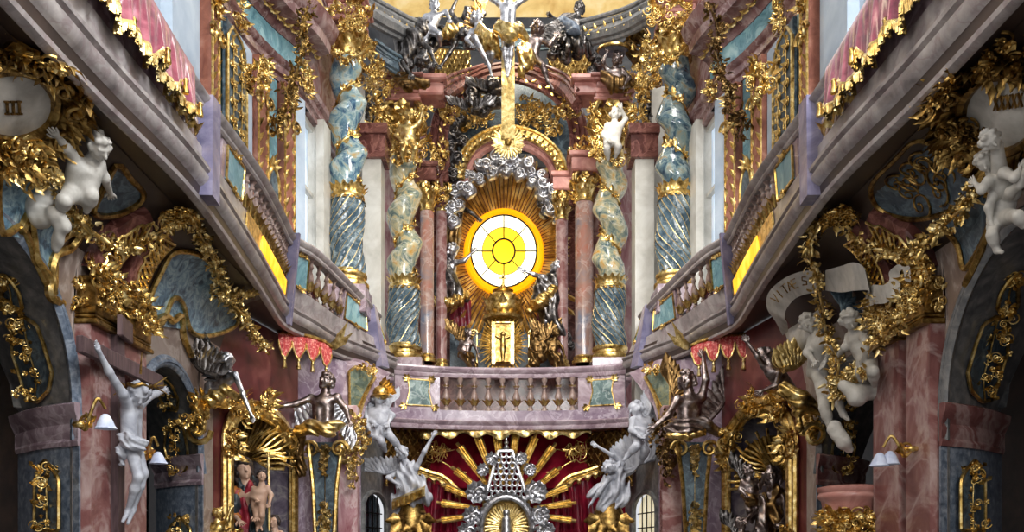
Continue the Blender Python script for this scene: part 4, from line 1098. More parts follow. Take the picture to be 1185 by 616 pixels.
# ---------------------------------------------------------------- cross of the Trinity group with rosette
t = thing('crucifix', 'tall gold crucifix hanging before the upper altar', 'crucifix', tuple(P(588, 150, 17.4)))
m = MB(); a_ = P(588, 166, 17.5); b_ = P(588, -30, 17.3); m.box((a_ + b_) / 2, (15 * .0174, .1, b_[2] - a_[2]), 0, .025); m.build('post', 'gold_pale', t)
m = MB(); o = P(588, -16, 17.38); m.box(o, (2.0, .1, .24), 0, .02); m.build('crossbeam', 'gold_pale', t)
fig('x', '', '', 17.2, 15, dict(head=(587, -14), neck=(588, -4), chest=(588, 10), pelvis=(588, 36), sl=(599, 4), el=(616, -6), hl=(632, -18), sr=(577, 4), er=(560, -6), hr=(544, -18), kl=(592, 56, -.1), al=(590, 78), tl=(588, 88, -.1), kr=(584, 56, -.1), ar=(586, 78), tr=(586, 88, -.1)), 'silver', root=t, part='corpus')
cloth(t, 'loincloth', 'gold_pale', [(578, 32, -.1), (590, 38, -.2), (600, 34, -.1), (608, 44)], [7, 9, 7, 4], 17.2, .22, 6, (.6, 0, 1))
m = MB(); o = P(588, 165, 17.38)
for i in range(28):
    a = 2 * PI * i / 28; d = A(math.cos(a), 0, math.sin(a)); m.leaf(o + d * .05, d, (0, -1, 0), .27 + .04 * (i % 2), .075, .12, 0, .4); m.leaf(o + d * .05 + A(0, .02, 0), d, (0, 1, 0), .27, .07, .1, 0)
pt = m.build('ray_rosette', 'gold_pale', t)
m = MB(); m.ell(o + A(0, -.02, 0), (.075, .06, .075), 12, 8); m.build('boss', 'gold_dark', pt)
# ---------------------------------------------------------------- lower altar under the balcony
t = thing('altar_valance', 'crimson altar valance with wavy gold hem hung below the balcony', 'valance', tuple(P(585, 560, 17.7)))
m = MB(); G = []
for x in np.linspace(486, 684, 60):
    w_ = 3 * math.sin((x - 486) * .22) + 1.5 * math.sin(x * .09); G.append([P(x, 497, 17.05), P(x, 501 + w_ * .5, 16.98 + .03 * math.sin(x * .6)), P(x, 505 + w_, 17.0)])
m.grid(np.array(G)); m.build('gold_hem', 'gold_pale', t)
m = MB(); G = []
for x in np.linspace(486, 684, 40): G.append([P(x, y, 17.75 + .1 * math.sin((y - 500) * .05) + .015 * math.sin(x * .5)) for y in (500, 515, 530, 548, 565)])
m.grid(np.array(G)); m.build('cloth', 'crimson_back', t)
for s in (-1, 1):
    X = lambda x: 585 + s * (585 - x)
    t = thing('altar_curtain', f'gathered crimson satin curtain with gold swag trim on the {"left" if s < 0 else "right"} of the silver shrine', 'curtain', tuple(P(X(508) if s > 0 else 508, 640, 17.45)))
    xm = lambda x: x if s < 0 else 1170 + 2 - x
    m = MB(); G = []
    for i, a in enumerate(np.linspace(0, 1, 44)):
        col = []
        for v in np.linspace(0, 1, 10):
            xx = 483 + a * 44 + (1 - v) * 3 + v * v * 9 * (a - .6); yy = 553 + a * 16 + v * (100 - a * 16); f = .07 * math.sin(a * 30 + 1.2 * math.sin(v * 3)) + .03 * math.sin(a * 67 + v * 2)
            col.append(P(xm(xx), yy, 17.4 + f))
        G.append(col)
    m.grid(np.array(G)); m.build('folds', 'crimson', t, flat_angle=80)
    m = MB(); sw = pathpx([(xm(480), 541), (xm(497), 547), (xm(514), 553), (xm(528), 566), (xm(533), 576)], 17.32); m.tube(sw, .055, 8); m.build('swag_roll', 'gold', t)
    m = MB(); G = []
    for i, q in enumerate(resample(sw, .025)):
        G.append([q + A(0, .02, -.04), q + A(0, -.03, -.12 - .02 * math.sin(i * .9)), q + A(.0, .02, -.17 - .05 * math.sin(i * .9))])
    m.grid(np.array(G)); m.build('wavy_trim', 'gold_pale', t)
    t = thing('gilded_thorn_branch', f'tangle of gold twigs in front of the crimson valance, {"left" if s < 0 else "right"} of the shrine rays', 'branch', tuple(P(xm(508), 560, 17.4)))
    m = MB(); rg = np.random.RandomState(5)
    for k in range(14):
        a0 = (xm(503 + rg.randn() * 3), 520 + rg.randn() * 3)
        pts = [(a0[0] + dx * 4 * (-s) * (.6 + rg.rand()), a0[1] + rg.randn() * 5, -.02 * j) for j, dx in enumerate(range(-2, 4))]
        m.tube(pathpx(pts, 17.42, 5), .009, 5)
    m.tube(pathpx([(xm(505), 532), (xm(518), 538), (xm(526), 545), (xm(540), 547)], 17.4, 6), .014, 6)
    m.build('twigs', 'gold', t)
# silver shrine
t = thing('altar_shrine', 'openwork silver shrine with scrolling rocaille in front of gold rays at the bottom centre', 'shrine', tuple(P(586, 645, 17.1)))
Y = 17.1; u = Y / F
m = MB()
def tri(px, py): return P(px, py, Y)
for a, b in (((577, 522), (561, 578)), ((593, 522), (611, 578)), ((577, 522), (593, 522)), ((561, 578), (611, 578))): m.tube([tri(*a), tri(*b)], .04, 6)
nr = 8
for r in range(nr):
    y = 526 + r * 6.6; hw = 7 + (y - 522) * .30; n = max(2, int(hw * 2 / 6.5))
    for i in range(n + (r % 2)):
        x = 586 + ((i + .5 - (n + r % 2) / 2) * 2 * hw / (n + .5)); o = tri(x, y)
        a = np.linspace(0, 2 * PI, 10, endpoint=False); m.tube([o + A(.05 * math.cos(q), 0, .06 * math.sin(q)) for q in a], .017, 5, closed=True)
m.build('lattice', 'silver', t)
m = MB(); a = np.linspace(0, 2 * PI, 40, endpoint=False); m.tube([P(586 + 29 * math.cos(q), 612 - 36 * math.sin(q), Y - .05) for q in a], .055, 8, closed=True)
for q in np.linspace(0, PI, 22): m.leaf(P(586 + 30 * math.cos(q), 612 - 37 * math.sin(q), Y - .08), A(math.cos(q), -.2, math.sin(q)), (0, -1, 0), .12, .1, .4)
m.build('oval_frame', 'silver', t)
m = MB(); o = P(586, 610, Y + .05)
for i in range(40):
    q = 2 * PI * i / 40; d = A(math.cos(q), 0, math.sin(q) * 1.2); m.leaf(o + d * .14, d, (0, -1, 0), .3, .08, .05, 0, .5)
m.build('inner_sun', 'gold_pale', t)
m = MB(); m.box(o + A(0, .1, 0), (.95, .05, 1.2)); m.build('inner_field', 'gold_dark', t)
m = MB(); s_ = SDF(); q = P(586, 602, Y - .05); s_.cone(q, q - A(0, 0, .3), .09, .11).ell(q + A(0, 0, .14), .075); m.add(*s_.mesh(.015, .04)); m.build('relic_figure', 'silver', t)
for i, deg in enumerate((97, 83, 111, 69, 126, 54, 141, 39, 158, 22, 173, 7, 188, -8)):
    q = math.radians(deg); m = MB(); L = 92 if i < 6 else 76
    for k in (-1, 0, 1):
        qq = q + k * .035; d = A(math.cos(qq), 0, math.sin(qq)); tt = A(-d[2], 0, d[0]); o = P(586, 592, Y + .12)
        p0 = o + d * 32 * u; p1 = o + d * (L + (6 if k == 0 else 0)) * u + A(0, -.05, 0)
        m.grid([[p0 - tt * .02, p0 + A(0, -.03, 0), p0 + tt * .02, p0 + A(0, .02, 0)], [p1 - tt * .035, p1 + A(0, -.04, 0), p1 + tt * .035, p1 + A(0, .02, 0)]], cv=True); m.fan([p1 - tt * .035, p1 + A(0, -.04, 0), p1 + tt * .035, p1 + A(0, .02, 0)])
    m.build('ray_bundle', 'gold_pale', t)
for s in (-1, 1):
    for k, (dx, y, r) in enumerate(((34, 570, 14), (17, 531, 8), (27, 544, 8), (39, 597, 12), (45, 615, 12))):
        m = MB(); o = P(586 + s * dx, y, Y - .08); R.seed(k + 40)
        m.scroll(o, (s, 0, .3), (0, 0, 1), r * .8 * u, 1.7, r * .16 * u, 0, 7, s)
        m.scroll(o + A(-s * .02, -.03, -.03), (-s, 0, .5), (0, 0, 1), r * .55 * u, 1.2, r * .14 * u, 0, 7, -s)
        for i in range(10):
            q = 2 * PI * i / 10 + k; d = A(math.cos(q), -.2, math.sin(q)); m.leaf(o + d * r * .35 * u, d, (0, -1, 0), r * .85 * u, r * .5 * u, .5, 2)
        m.flower(o + A(0, -.05, 0), (0, -1, 0), r * .45 * u, 6)
        m.build('rocaille', 'silver', t)
m = MB(); o = P(586, 521, Y); m.lathe([(.03, 0), (.06, .05), (.025, .1), (.05, .14), (.02, .2)], o, 10); m.box(o + A(0, 0, .26), (.03, .03, .16)); m.box(o + A(0, 0, .27), (.1, .03, .03)); m.build('cross_finial', 'silver', t)

# angels kneeling beside the shrine
def herm_base(root, px, Y, s):
    m = MB(); o = P(px, 660, Y); m.lathe([(.2, 0), (.24, .5), (.3, .95), (.22, 1.15), (.16, 1.25)], o, 16)
    for k in (-1, 1): acanthus(m, P(px + k * 8, 600, Y - .22), (k * .3, 0, -1), (0, -1, 0), .5, 4)
    m.build('console', 'gold_dark', root)
r = fig('angel_statue', 'grey stucco angel reaching up to the valance, left of the shrine', 'statue', 15.5, 16, dict(head=(465, 524), neck=(470, 536), chest=(474, 548), pelvis=(478, 566, .1), sl=(482, 541, -.1), el=(491, 523, -.2), hl=(500, 507, -.2), sr=(463, 546, .05), er=(449, 553, -.1), hr=(459, 560, -.25)), 'grey_stucco', face=(-.7, -.6, -.5), long_hair=.3)
cloth(r, 'robe', 'grey_stucco', [(472, 543), (478, 560), (476, 578)], [9, 12, 13], 15.5, .34, 8, (1, .2, .3), extra=[([(470, 555), (460, 590, .05)], [11, 10]), ([(480, 560), (493, 576)], [13, 9])])
wing(r, 'grey_stucco', (462, 545), (425, 541), 15.6, 21, -1, dy=.1, dyt=.25)
m = MB(); G = []
for i, a in enumerate(np.linspace(0, 1, 40)):
    p = P(454 + 38 * a, 584 - 16 * a, 15.22 - .06 * math.sin(a * PI)); w_ = .03 * math.sin(a * 40); G.append([p + A(0, .1, .1), p + A(0, -.05 + w_, .04), p + A(0, -.02 + w_, -.08), p + A(0, .1, -.1)])
m.grid(np.array(G)); m.build('gilt_hem', 'gold_pale', r); herm_base(r, 476, 15.55, -1)
r = fig('angel_statue', 'grey stucco angel bowing towards the shrine with arm across the valance, on its right', 'statue', 15.5, 16, dict(head=(704, 541, -.25), neck=(711, 541, -.1), chest=(714, 550), pelvis=(710, 572, .1), sl=(720, 537, .05), el=(708, 527, -.1), hl=(692, 517, -.2), sr=(705, 553, -.2), er=(693, 570, -.25), hr=(686, 580, -.2)), 'grey_stucco', face=(-.8, -.4, -.5), long_hair=.2)
cloth(r, 'robe', 'grey_stucco', [(714, 545), (710, 568), (702, 588)], [9, 12, 12], 15.5, .34, 8, (1, .2, -.4), extra=[([(716, 552), (721, 580)], [10, 8]), ([(706, 565), (688, 572)], [11, 7])])
wing(r, 'grey_stucco', (722, 548), (741, 533), 15.6, 42, 1, dy=.1, dyt=.2); herm_base(r, 704, 15.55, 1)
r = fig('putto_statue', 'grey stucco putto in gold helmet stepping down onto the left kneeling angel', 'statue', 15.2, 17, dict(head=(438, 461), neck=(439, 472), chest=(438, 480), pelvis=(440, 496), sl=(446, 474), el=(454, 481), hl=(450, 489, -.15), sr=(430, 475), er=(425, 484), hr=(432, 490, -.15), kl=(454, 508, -.1), al=(464, 520), tl=(468, 525, -.08), kr=(441, 511, -.15), ar=(446, 522, .1)), 'grey_stucco', face=(.3, -.9, -.2), putto=True)
m = MB(); o = P(441, 455, 15.15); m.ell(o, (.15, .16, .13), 12, 8); m.lathe([(.15, -.05), (.2, -.06), (.15, -.03)], o, 14)
for k in range(7): m.leaf(o + A(.02 * k - .04, 0, .08), nrm(A(.5 + .1 * k, 0, .6 - .2 * k)), (0, -1, 0), .28, .1, .6)
m.build('helmet', 'gold', r); wing(r, 'grey_stucco', (432, 478), (424, 452), 15.3, 18, -1, n=8, dy=.1, dyt=.15); wing(r, 'grey_stucco', (443, 476), (455, 462), 15.35, 14, 1, n=7, dy=.1, dyt=.2)
cloth(r, 'drapery', 'grey_stucco', [(428, 470, .05), (427, 488, .0), (436, 502, -.08), (448, 500, -.05)], [4, 6, 8, 6], 15.2, .25, 5, (1, 0, .5))
r = fig('putto_statue', 'pale stucco winged putto perched at the right end of the balcony', 'statue', 15.0, 19, dict(head=(736, 473), neck=(740, 484), chest=(741, 492), pelvis=(741, 506), sl=(748, 486, .1), el=(752, 497), hl=(746, 505, -.2), sr=(733, 487, -.1), er=(731, 498, -.15), hr=(738, 503, -.25), kl=(736, 517, -.2), al=(727, 527, -.1), tl=(722, 533, -.15), kr=(747, 522, -.1), ar=(742, 535, .1)), 'grey_stucco', face=(-.9, -.5, 0), putto=True)
wing(r, 'grey_stucco', (746, 486), (752, 458), 15.1, 17, 1, n=8, dy=.1, dyt=.2); wing(r, 'grey_stucco', (748, 488), (762, 468), 15.15, 15, 1, n=8, dy=.15, dyt=.3)
cloth(r, 'drapery', 'grey_stucco', [(733, 494, -.1), (742, 502, -.15), (750, 506)], [5, 6, 5], 15.0, .25, 5, (.3, 0, 1))

# trellis soffits under the balcony ends
for s in (-1, 1):
    xm = lambda x: x if s < 0 else 1178 - x
    t = thing('trellis_panel', f'vaulted soffit with gold trellis and rosettes under the {"left" if s < 0 else "right"} end of the balcony', 'panel', tuple(P(xm(462), 560, 17.1)))
    c00, c10, c11, c01 = P(xm(446), 560, 16.75), P(xm(500), 545, 17.9), P(xm(497), 499, 17.6), P(xm(446), 497, 16.7)
    m = MB(); m.grid([[c00, c01], [c10, c11]]); m.build('field', 'bronze', t)
    mb = MB(); lattice(mb, mb, c00, c10, c11, c01, 6, 4, .02); mb.build('trellis', 'gold_dark', t)

# ---------------------------------------------------------------- caryatid piers, brackets, side altars (both corners)
for s, side in ((-1, 'left'), (1, 'right')):
    xm = lambda x: x if s < 0 else 1180 - x
    # tapered herm pilaster
    Y = 13.9; u = Y / F
    t = thing('herm_pilaster', f'tapered grey-blue herm pilaster with gold edges below the {side} silver angel', 'pilaster', tuple(P(xm(374), 660, Y)), kind='thing')
    L = [(xm(357), 512), (xm(362), 560), (xm(367), 660)]; Rr = [(xm(396), 512), (xm(390), 560), (xm(384), 660)]
    G = []
    for (a, b) in zip(L, Rr): G.append([P(a[0], a[1], Y + .1), P(a[0], a[1], Y - .08), P(b[0], b[1], Y - .08), P(b[0], b[1], Y + .1)])
    m = MB(); m.grid(np.array(G), cv=True); m.fan(G[0]); m.fan(G[-1]); m.build('shaft', 'scagliola_dark', t)
    m = MB()
    for q in (L, Rr): m.tube([P(p[0], p[1], Y - .1) for p in q], .035, 7)
    for k in (-1, 1): volute(m, P(xm(376) + k * 17, 520, Y - .12), (k, 0, 0), (0, 0, 1), .14)
    m.build('gilt_edges', 'gold', t)
    m = MB(); R.seed(33); m.tube([P(xm(376), 520, Y - .09), P(xm(376), 640, Y - .09)], .007, 5)
    for y, w_, k in ((520, .07, 10), (530, .06, 10), (538, .045, 8), (546, .03, 6), (586, .04, 6), (596, .08, 12), (606, .11, 16), (618, .09, 12)): clump(m, P(xm(376), y, Y - .1), (0, -1, 0), (w_, .07), k, leafL=.1, flat=.4); m.build('gilt_drops', 'gold_pale', t)
    m = MB(); m.box(P(xm(404), 580, 14.6) , (.32, .25, 3.2), 0, .02); m.build('wall_pilaster_' + side, 'red_streak' if s < 0 else 'pink', kind='structure')
    # leaf festoon clustered on that pilaster
    t = thing('leaf_festoon', f'hanging bunch of gold leaves and fruit on the {side} corner pilaster under the putto', 'garland', tuple(P(xm(406), 570, 14.3)))
    m = MB(); R.seed(60 + s)
    for (x, y, rx, ry, k) in ((408, 490, .2, .2, 34), (412, 508, .24, .22, 50), (408, 528, .17, .2, 36), (408, 548, .06, .22, 16)): clump(m, P(xm(x), y, 14.35), (0, -1, 0), (rx, ry), k, leafL=.12)
    m.build('leaves', 'gold_pale' if s < 0 else 'bronze', t)
    # gallery bracket with gilded panel
    t = thing('gallery_bracket', f'curved marble bracket with gold-framed green panel under the {side} gallery end', 'bracket', tuple(P(xm(418), 500, 15.0)), kind='thing')
    out = [(386, 410), (420, 417), (452, 432), (438, 450), (424, 470), (416, 500), (398, 500), (392, 460)]
    fr = [P(xm(x), y, 14.75 + .012 * max(0, x - 390)) for x, y in out]; bk = [p + A(s * .35, .3, 0) for p in fr]
    m = MB(); m.fan(fr); m.grid([fr, bk], cv=True); m.build('body', 'parapet', t)
    pn = [(404, 430), (412, 424), (428, 430), (434, 436), (424, 452), (414, 474), (405, 486)]
    pp = [P(xm(x), y, 14.71 + .012 * max(0, x - 390)) for x, y in pn]; m = MB(); m.fan(pp); m.build('panel', 'green_panel', t)
    m = MB(); m.tube(resample(np.array(pp + pp[:1]), .05), .025, 6); m.tube(pathpx([(xm(434), 436, .5), (xm(424), 455, .4), (xm(416), 480, .3), (xm(414), 497, .3)], 14.6), .035, 6)
    clump(m, P(xm(426), 428, 14.95), (0, -1, 0), (.14, .08), 14, leafL=.12); m.build('gilt_frame', 'gold', t)
    # silver-winged capital foliage beside
    t = thing('gilded_branch', f'spray of slender gold leaves at the gallery corner, {side}', 'ornament', tuple(P(xm(395), 405, 14.3)))
    m = MB()
    for k, (x, y) in enumerate(((400, 380), (404, 372), (396, 385), (388, 392), (410, 385))):
        a_ = P(xm(384), 405, 14.25); b_ = P(xm(x), y, 14.2); m.leaf(a_, b_ - a_, (0, -1, 0), np.linalg.norm(b_ - a_), .1, .1, 2)
    m.build('leaves', 'gold_pale', t)
    # niche altar
    A0, B0 = A(s * 3.9, 11.35), A(s * 3.43, 14.0); dv = nrm(B0 - A0); LN = np.linalg.norm(B0 - A0); inn = A(-dv[1], dv[0]) * (1 if s < 0 else -1)
    if inn[0] * s > 0: inn = -inn
    def nq(u_, z, off=0.): q = A0 + dv * u_ + inn * off; return A(q[0], q[1], z)
    c_, hw, sp = LN / 2, LN / 2 - .3, 2.95
    us = np.unique(np.concatenate([np.linspace(0, LN, 24), np.linspace(c_ - hw, c_ + hw, 24), [c_ - hw - .002, c_ + hw + .002]]))
    m = MB(); G = []
    for u_ in us:
        lo = sp + .75 * math.sqrt(max(0, 1 - ((u_ - c_) / hw) ** 2)) if abs(u_ - c_) <= hw else 0
        G.append([nq(u_, z) for z in np.linspace(lo, 4.96, 4)])
    m.grid(np.array(G)); m.build('wall_altar_' + side, 'red_dark', kind='structure')
    m = MB(); G = []
    for a in np.linspace(0, PI, 22):
        G.append([nq(c_ - hw * math.cos(a), z, -.85 * math.sin(a) ** .7) for z in np.linspace(0, 4.0, 5)])
    m.grid(np.array(G)); m.build('wall_niche_altar_' + side, 'niche_violet', kind='structure')
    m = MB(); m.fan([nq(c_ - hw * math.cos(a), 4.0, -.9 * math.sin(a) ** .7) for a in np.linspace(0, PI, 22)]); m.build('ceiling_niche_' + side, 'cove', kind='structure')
    t = thing('niche_frame', f'gold moulded arched frame around the {side} side-altar niche', 'frame', tuple(nq(c_, 0, .1)))
    ed = [(c_ - hw, .2), (c_ - hw, 1.5), (c_ - hw, sp)] + [(c_ - hw * math.cos(a), sp + .75 * math.sin(a) ** .8) for a in np.linspace(0, PI, 24)[1:-1]] + [(c_ + hw, sp), (c_ + hw, 1.5), (c_ + hw, .2)]
    m = MB(); m.tube([nq(u_, z, .06) for u_, z in ed], .075, 8); m.tube([nq(c_ + (u_ - c_) * 1.08, z + (.06 if z > sp else 0), .05) for u_, z in ed], .05, 8); m.tube([nq(c_ + (u_ - c_) * .93, z - (.06 if z > sp else 0), .04) for u_, z in ed], .03, 8); m.build('moulding', 'gold', t)
    R.seed(70 + s)
    for u_, z, k in ((c_ - hw, 3.05, 22), (c_ + hw * .9, 3.1, 22), (c_ - hw * .7, 3.6, 20), (c_, 3.78, 26), (c_ - hw, 1.75, 20)): m = MB(); clump(m, nq(u_, z, .1), A(inn[0], inn[1], 0), (.22, .2), k, leafL=.17); m.build('carving', 'gold', t)
    # gilded radiating shell at the back of the niche
    t = thing('gilded_shell', f'gold radiating shell of curling rays high in the {side} niche', 'shell', tuple(P(xm(283), 540, 12.6)))
    m = MB(); o = P(xm(282), 530, 12.75) if s < 0 else P(899, 552, 12.75); 
    for k in range(32):
        a = PI * (-.1 + 1.2 * k / 31); d = A(math.cos(a), 0, math.sin(a))
        q = [o + d * r_ + A(0, -.05 * math.sin(r_ * 7), .03 * math.sin(r_ * 12 + k)) for r_ in np.linspace(.15, .62 + .1 * (k % 2), 9)]
        m.tube(q, np.linspace(.013, .024, 9), 6)
    m.build('rays', 'gold', t)
    m = MB(); G = np.stack([[o + A(math.cos(a) * r_, .04 + .1 * (1 - r_ / .6), math.sin(a) * r_) for a in np.linspace(-.3, PI + .3, 24)] for r_ in np.linspace(.02, .62, 6)]); m.grid(G); m.build('shell_back', 'gold_dark', t)
    # lambrequin canopy under the gallery corner
    t = thing('lambrequin_canopy', f'red and cream scalloped canopy with gold tassels under the {side} gallery', 'canopy', tuple(P(xm(352), 415, 13.3)))
    path = [(322, 384), (338, 386), (356, 389), (374, 395), (384, 402)] if s < 0 else [(800 - 1180 + 1180, 400), (815, 394), (835, 389), (852, 387), (868, 388)]
    if s < 0: hp = smooth_path([P(x, y, 13.0 + .012 * (x - 322)) for x, y in path], 10)
    else: hp = smooth_path([P(x, y, 13.8 - .01 * (x - 800)) for x, y in path], 10)
    m = MB(); m.tube(hp, .035, 6); m.build('rail', 'gold_dark', t)
    hp = resample(hp, .018); n = len(hp)
    for k in range(4):
        seg_ = hp[int(k * n / 4):int((k + 1) * n / 4) + 1]; G = []
        for i, q in enumerate(seg_):
            v = i / (len(seg_) - 1); dpt = .12 + .26 * math.sin(PI * v) ** .8; f = A(0, -.05 * math.sin(v * PI) - .012 * math.sin(v * 19), 0); G.append([q + f * .3, q + f - A(0, 0, dpt * .5), q + f * 1.1 - A(0, 0, dpt)])
        m = MB(); m.grid(np.array(G)); sc_ = m.build('scallop', 'lambrequin', t)
        m = MB(); m.tube([g[2] for g in G], .016, 5); m.build('gold_braid', 'gold_pale', sc_)
        q = G[len(G) // 2][2]; m = MB(); m.lathe([(.01, 0), (.03, -.04), (.02, -.06), (.04, -.16), (.035, -.17)], q, 8); m.build('tassel', 'gold_pale', sc_)
# figures of the left corner
r = fig('angel_statue', 'silver-brown angel bust with spread arms on the left herm pilaster', 'statue', 13.5, 20, dict(head=(378, 441), neck=(377, 454), chest=(374, 466), pelvis=(374, 492), sl=(390, 460), el=(400, 474), hl=(404, 487, -.15), sr=(360, 461), er=(342, 468, -.1), hr=(322, 471, -.2)), 'silver_brown', face=(-.4, -.8, -.4), long_hair=.2, mus=1.1)
wing(r, 'silver', (360, 462), (326, 500), 13.7, 22, 1, dy=.15, dyt=.2); wing(r, 'silver', (392, 462), (404, 497), 13.8, 20, -1, dy=.15, dyt=.1)
cloth(r, 'sash', 'gold_pale', [(344, 500, -.05), (360, 494, -.2), (378, 498, -.25), (392, 492, -.15)], [6, 8, 9, 6], 13.5, .25, 6, (.3, 0, 1)); cloth(r, 'trailing_cloth', 'bronze', [(348, 500), (344, 525), (350, 548)], [7, 7, 5], 13.6, .25, 6, (1, 0, .2))
r = fig('angel_statue', 'silver-brown angel bust raising one arm to the canopy on the right herm pilaster', 'statue', 13.5, 22, dict(head=(795, 440), neck=(797, 453), chest=(798, 467), pelvis=(797, 494), sl=(812, 460), el=(817, 440, -.05), hl=(814, 416, .05), sr=(784, 463, -.1), er=(774, 480, -.2), hr=(760, 492, -.25)), 'silver_brown', face=(-.5, -.8, -.2), long_hair=.15, mus=1.15)
wing(r, 'bronze', (786, 465), (776, 440), 13.8, 26, -1, dy=.15, dyt=.2); wing(r, 'silver_brown', (815, 492), (846, 424), 13.75, 26, 1, dy=.1, dyt=.2)
cloth(r, 'sash', 'silver_brown', [(776, 496, -.1), (795, 494, -.25), (815, 492, -.2), (832, 500)], [7, 9, 9, 6], 13.5, .25, 6, (.3, 0, 1)); cloth(r, 'gilt_edge', 'gold', [(775, 503, -.15), (795, 506, -.3), (814, 500, -.25)], [4, 5, 4], 13.5, .25, 6, (.3, 0, 1))
r = fig('angel_statue', 'dark silver scaly-winged angel leaning down from the top of the left niche frame', 'statue', 10.7, 19, dict(head=(262, 418, -.2), neck=(264, 428), chest=(262, 438), pelvis=(246, 456, .2), sl=(272, 434, -.1), el=(281, 456, -.2), hl=(290, 478, -.2), sr=(252, 434, .1), er=(240, 446, .1), hr=(236, 460)), 'silver', face=(.5, -.6, -.6), long_hair=.2)
wing(r, 'silver_dark', (252, 436), (216, 408), 10.35, 34, -1, n=13, dy=.1, dyt=.2); wing(r, 'silver_dark', (258, 434), (234, 392), 10.4, 28, 1, n=10, dy=.15, dyt=.3)
cloth(r, 'drapery', 'gold', [(228, 478), (244, 462, -.1), (262, 452, -.15), (275, 462)], [5, 8, 7, 4], 10.6, .28, 5.5, (.5, 0, 1), extra=[([(240, 462), (236, 492)], [6, 3])])
r = fig('angel_statue', 'brown-silver angel stretching an arm to the canopy above the right niche', 'statue', 10.9, 19, dict(head=(885, 410, .15), neck=(890, 420), chest=(896, 430), pelvis=(912, 452, .2), sl=(884, 424), el=(876, 412, -.1), hl=(866, 398, -.1), sr=(904, 424), er=(898, 446, -.2), hr=(884, 452, -.2)), 'silver_brown', face=(-.7, -.6, -.2), long_hair=.2)
wing(r, 'gold_pale', (906, 428), (938, 408), 10.6, 34, 1, n=13, dy=.1, dyt=.2)
cloth(r, 'drapery', 'gold', [(906, 450, -.1), (926, 462, -.1), (944, 474)], [7, 10, 7], 10.6, .28, 5.5, (.4, 0, 1), extra=[([(922, 466), (926, 500)], [7, 3])])
# gold volutes crowning the niche heads
for s, side, pts in ((-1, 'left', [(232, 500), (228, 478), (240, 466), (262, 468), (290, 474), (318, 490), (336, 515)]), (1, 'right', [(838, 515), (850, 490), (868, 470), (892, 462), (915, 460), (932, 478), (940, 505)])):
    t = thing('gilded_arch_hood', f'sweeping gold hood moulding with scroll ends over the {side} niche', 'moulding', tuple(P(pts[3][0], 515, 11.9)))
    pp = smooth_path([hit(x, y, .14) for x, y in pts], 8)
    m = MB(); m.tube(pp, .075, 8, up=(0, 1, 0), flat=.7); m.tube(pp + A(0, -.05, .05), .028, 6); m.tube(pp + A(0, -.05, -.045), .024, 6)
    volute(m, pp[0] + A(0, -.08, 0), (1, 0, 0), (0, 0, 1), .16, -1); volute(m, pp[-1] + A(0, -.08, 0), (-1, 0, 0), (0, 0, 1), .16, 1); m.build('moulding', 'gold', t)
    m = MB(); R.seed(90 + s)
    for k in (4, 14, 24, 34, 44): clump(m, pp[k] + A(0, -.08, 0), (0, -1, 0), (.15, .1), 8, leafL=.15)
    m.build('foliage', 'gold', t)
# Madonna group in the left niche
r = fig('madonna_statue', 'painted statue of a woman in red gown and dark cloak holding out a child', 'statue', 12.4, 24, dict(head=(281, 545), neck=(284, 560), chest=(285, 574), pelvis=(284, 606), sl=(296, 569), el=(300, 588, -.15), hl=(298, 596, -.3), sr=(273, 570), er=(266, 590, -.1), hr=(276, 602, -.3)), 'flesh', face=(.6, -.8, -.1), hair='hair_dark', long_hair=.6)
cloth(r, 'gown', 'robe_red', [(285, 570), (284, 600), (286, 660)], [11, 13, 20], 12.4, .3, 8, (1, .3, 0)); cloth(r, 'cloak', 'robe_dark', [(284, 556, .2), (268, 590, .0), (262, 650, -.05)], [9, 10, 14], 12.28, .3, 8, (1, .3, .2), extra=[([(298, 590, 0), (306, 650, -.1)], [9, 14])]); cloth(r, 'sleeve', 'robe_orange', [(272, 570, -.05), (265, 590, -.12), (272, 600, -.2)], [8, 8, 6], 12.4, .2, 6, (1, 0, .5))
cloth(r, 'veil', 'hair_dark', [(281, 537, .12), (275, 550, .14), (275, 572, .12)], [9, 9, 7], 12.4, .1, 6, (1, 0, 0), extra=[([(286, 540, .12), (291, 562, .1)], [7, 5])])
fig('child_statue', 'painted bare child standing in the arms of the cloaked woman', 'statue', 12.15, 13.5, dict(head=(303, 551), neck=(303, 561), chest=(301, 570), pelvis=(299, 586), sl=(309, 565), el=(314, 573), hl=(312, 582, -.1), sr=(294, 566), er=(291, 575), hr=(297, 579, -.12), kl=(303, 597, -.12), al=(302, 610), tl=(303, 614, -.08), kr=(297, 598, -.1), ar=(298, 611), tr=(297, 615, -.08)), 'flesh', face=(.3, -.9, .1), putto=True, hair='hair_dark')
fig('putto_statue', 'small dark-haired putto looking up at the bottom of the left niche', 'statue', 12.3, 15, dict(head=(318, 604), neck=(318, 614), chest=(318, 624), pelvis=(318, 642), sl=(325, 618), el=(330, 630), hl=(324, 638, -.1), sr=(311, 618), er=(307, 630), hr=(312, 640, -.1), kl=(322, 655), kr=(314, 655)), 'flesh', face=(-.3, -.9, .3), putto=True, hair='hair_dark')
t = thing('cross_staff', 'slender gold staff with cross top standing in the left niche', 'staff', tuple(P(312, 660, 12.2)))
m = MB(); m.tube([P(311, 524, 12.2), P(312, 660, 12.2)], .022, 7); m.build('shaft', 'gold_pale', t); m = MB(); m.box(P(311, 528, 12.2), (.18, .04, .035)); m.build('crossbar', 'gold_pale', t)
t = thing('foot_angel', 'gold kneeling putto with wings at the lower left of the madonna niche frame', 'statue', tuple(P(246, 640, 11.5)))
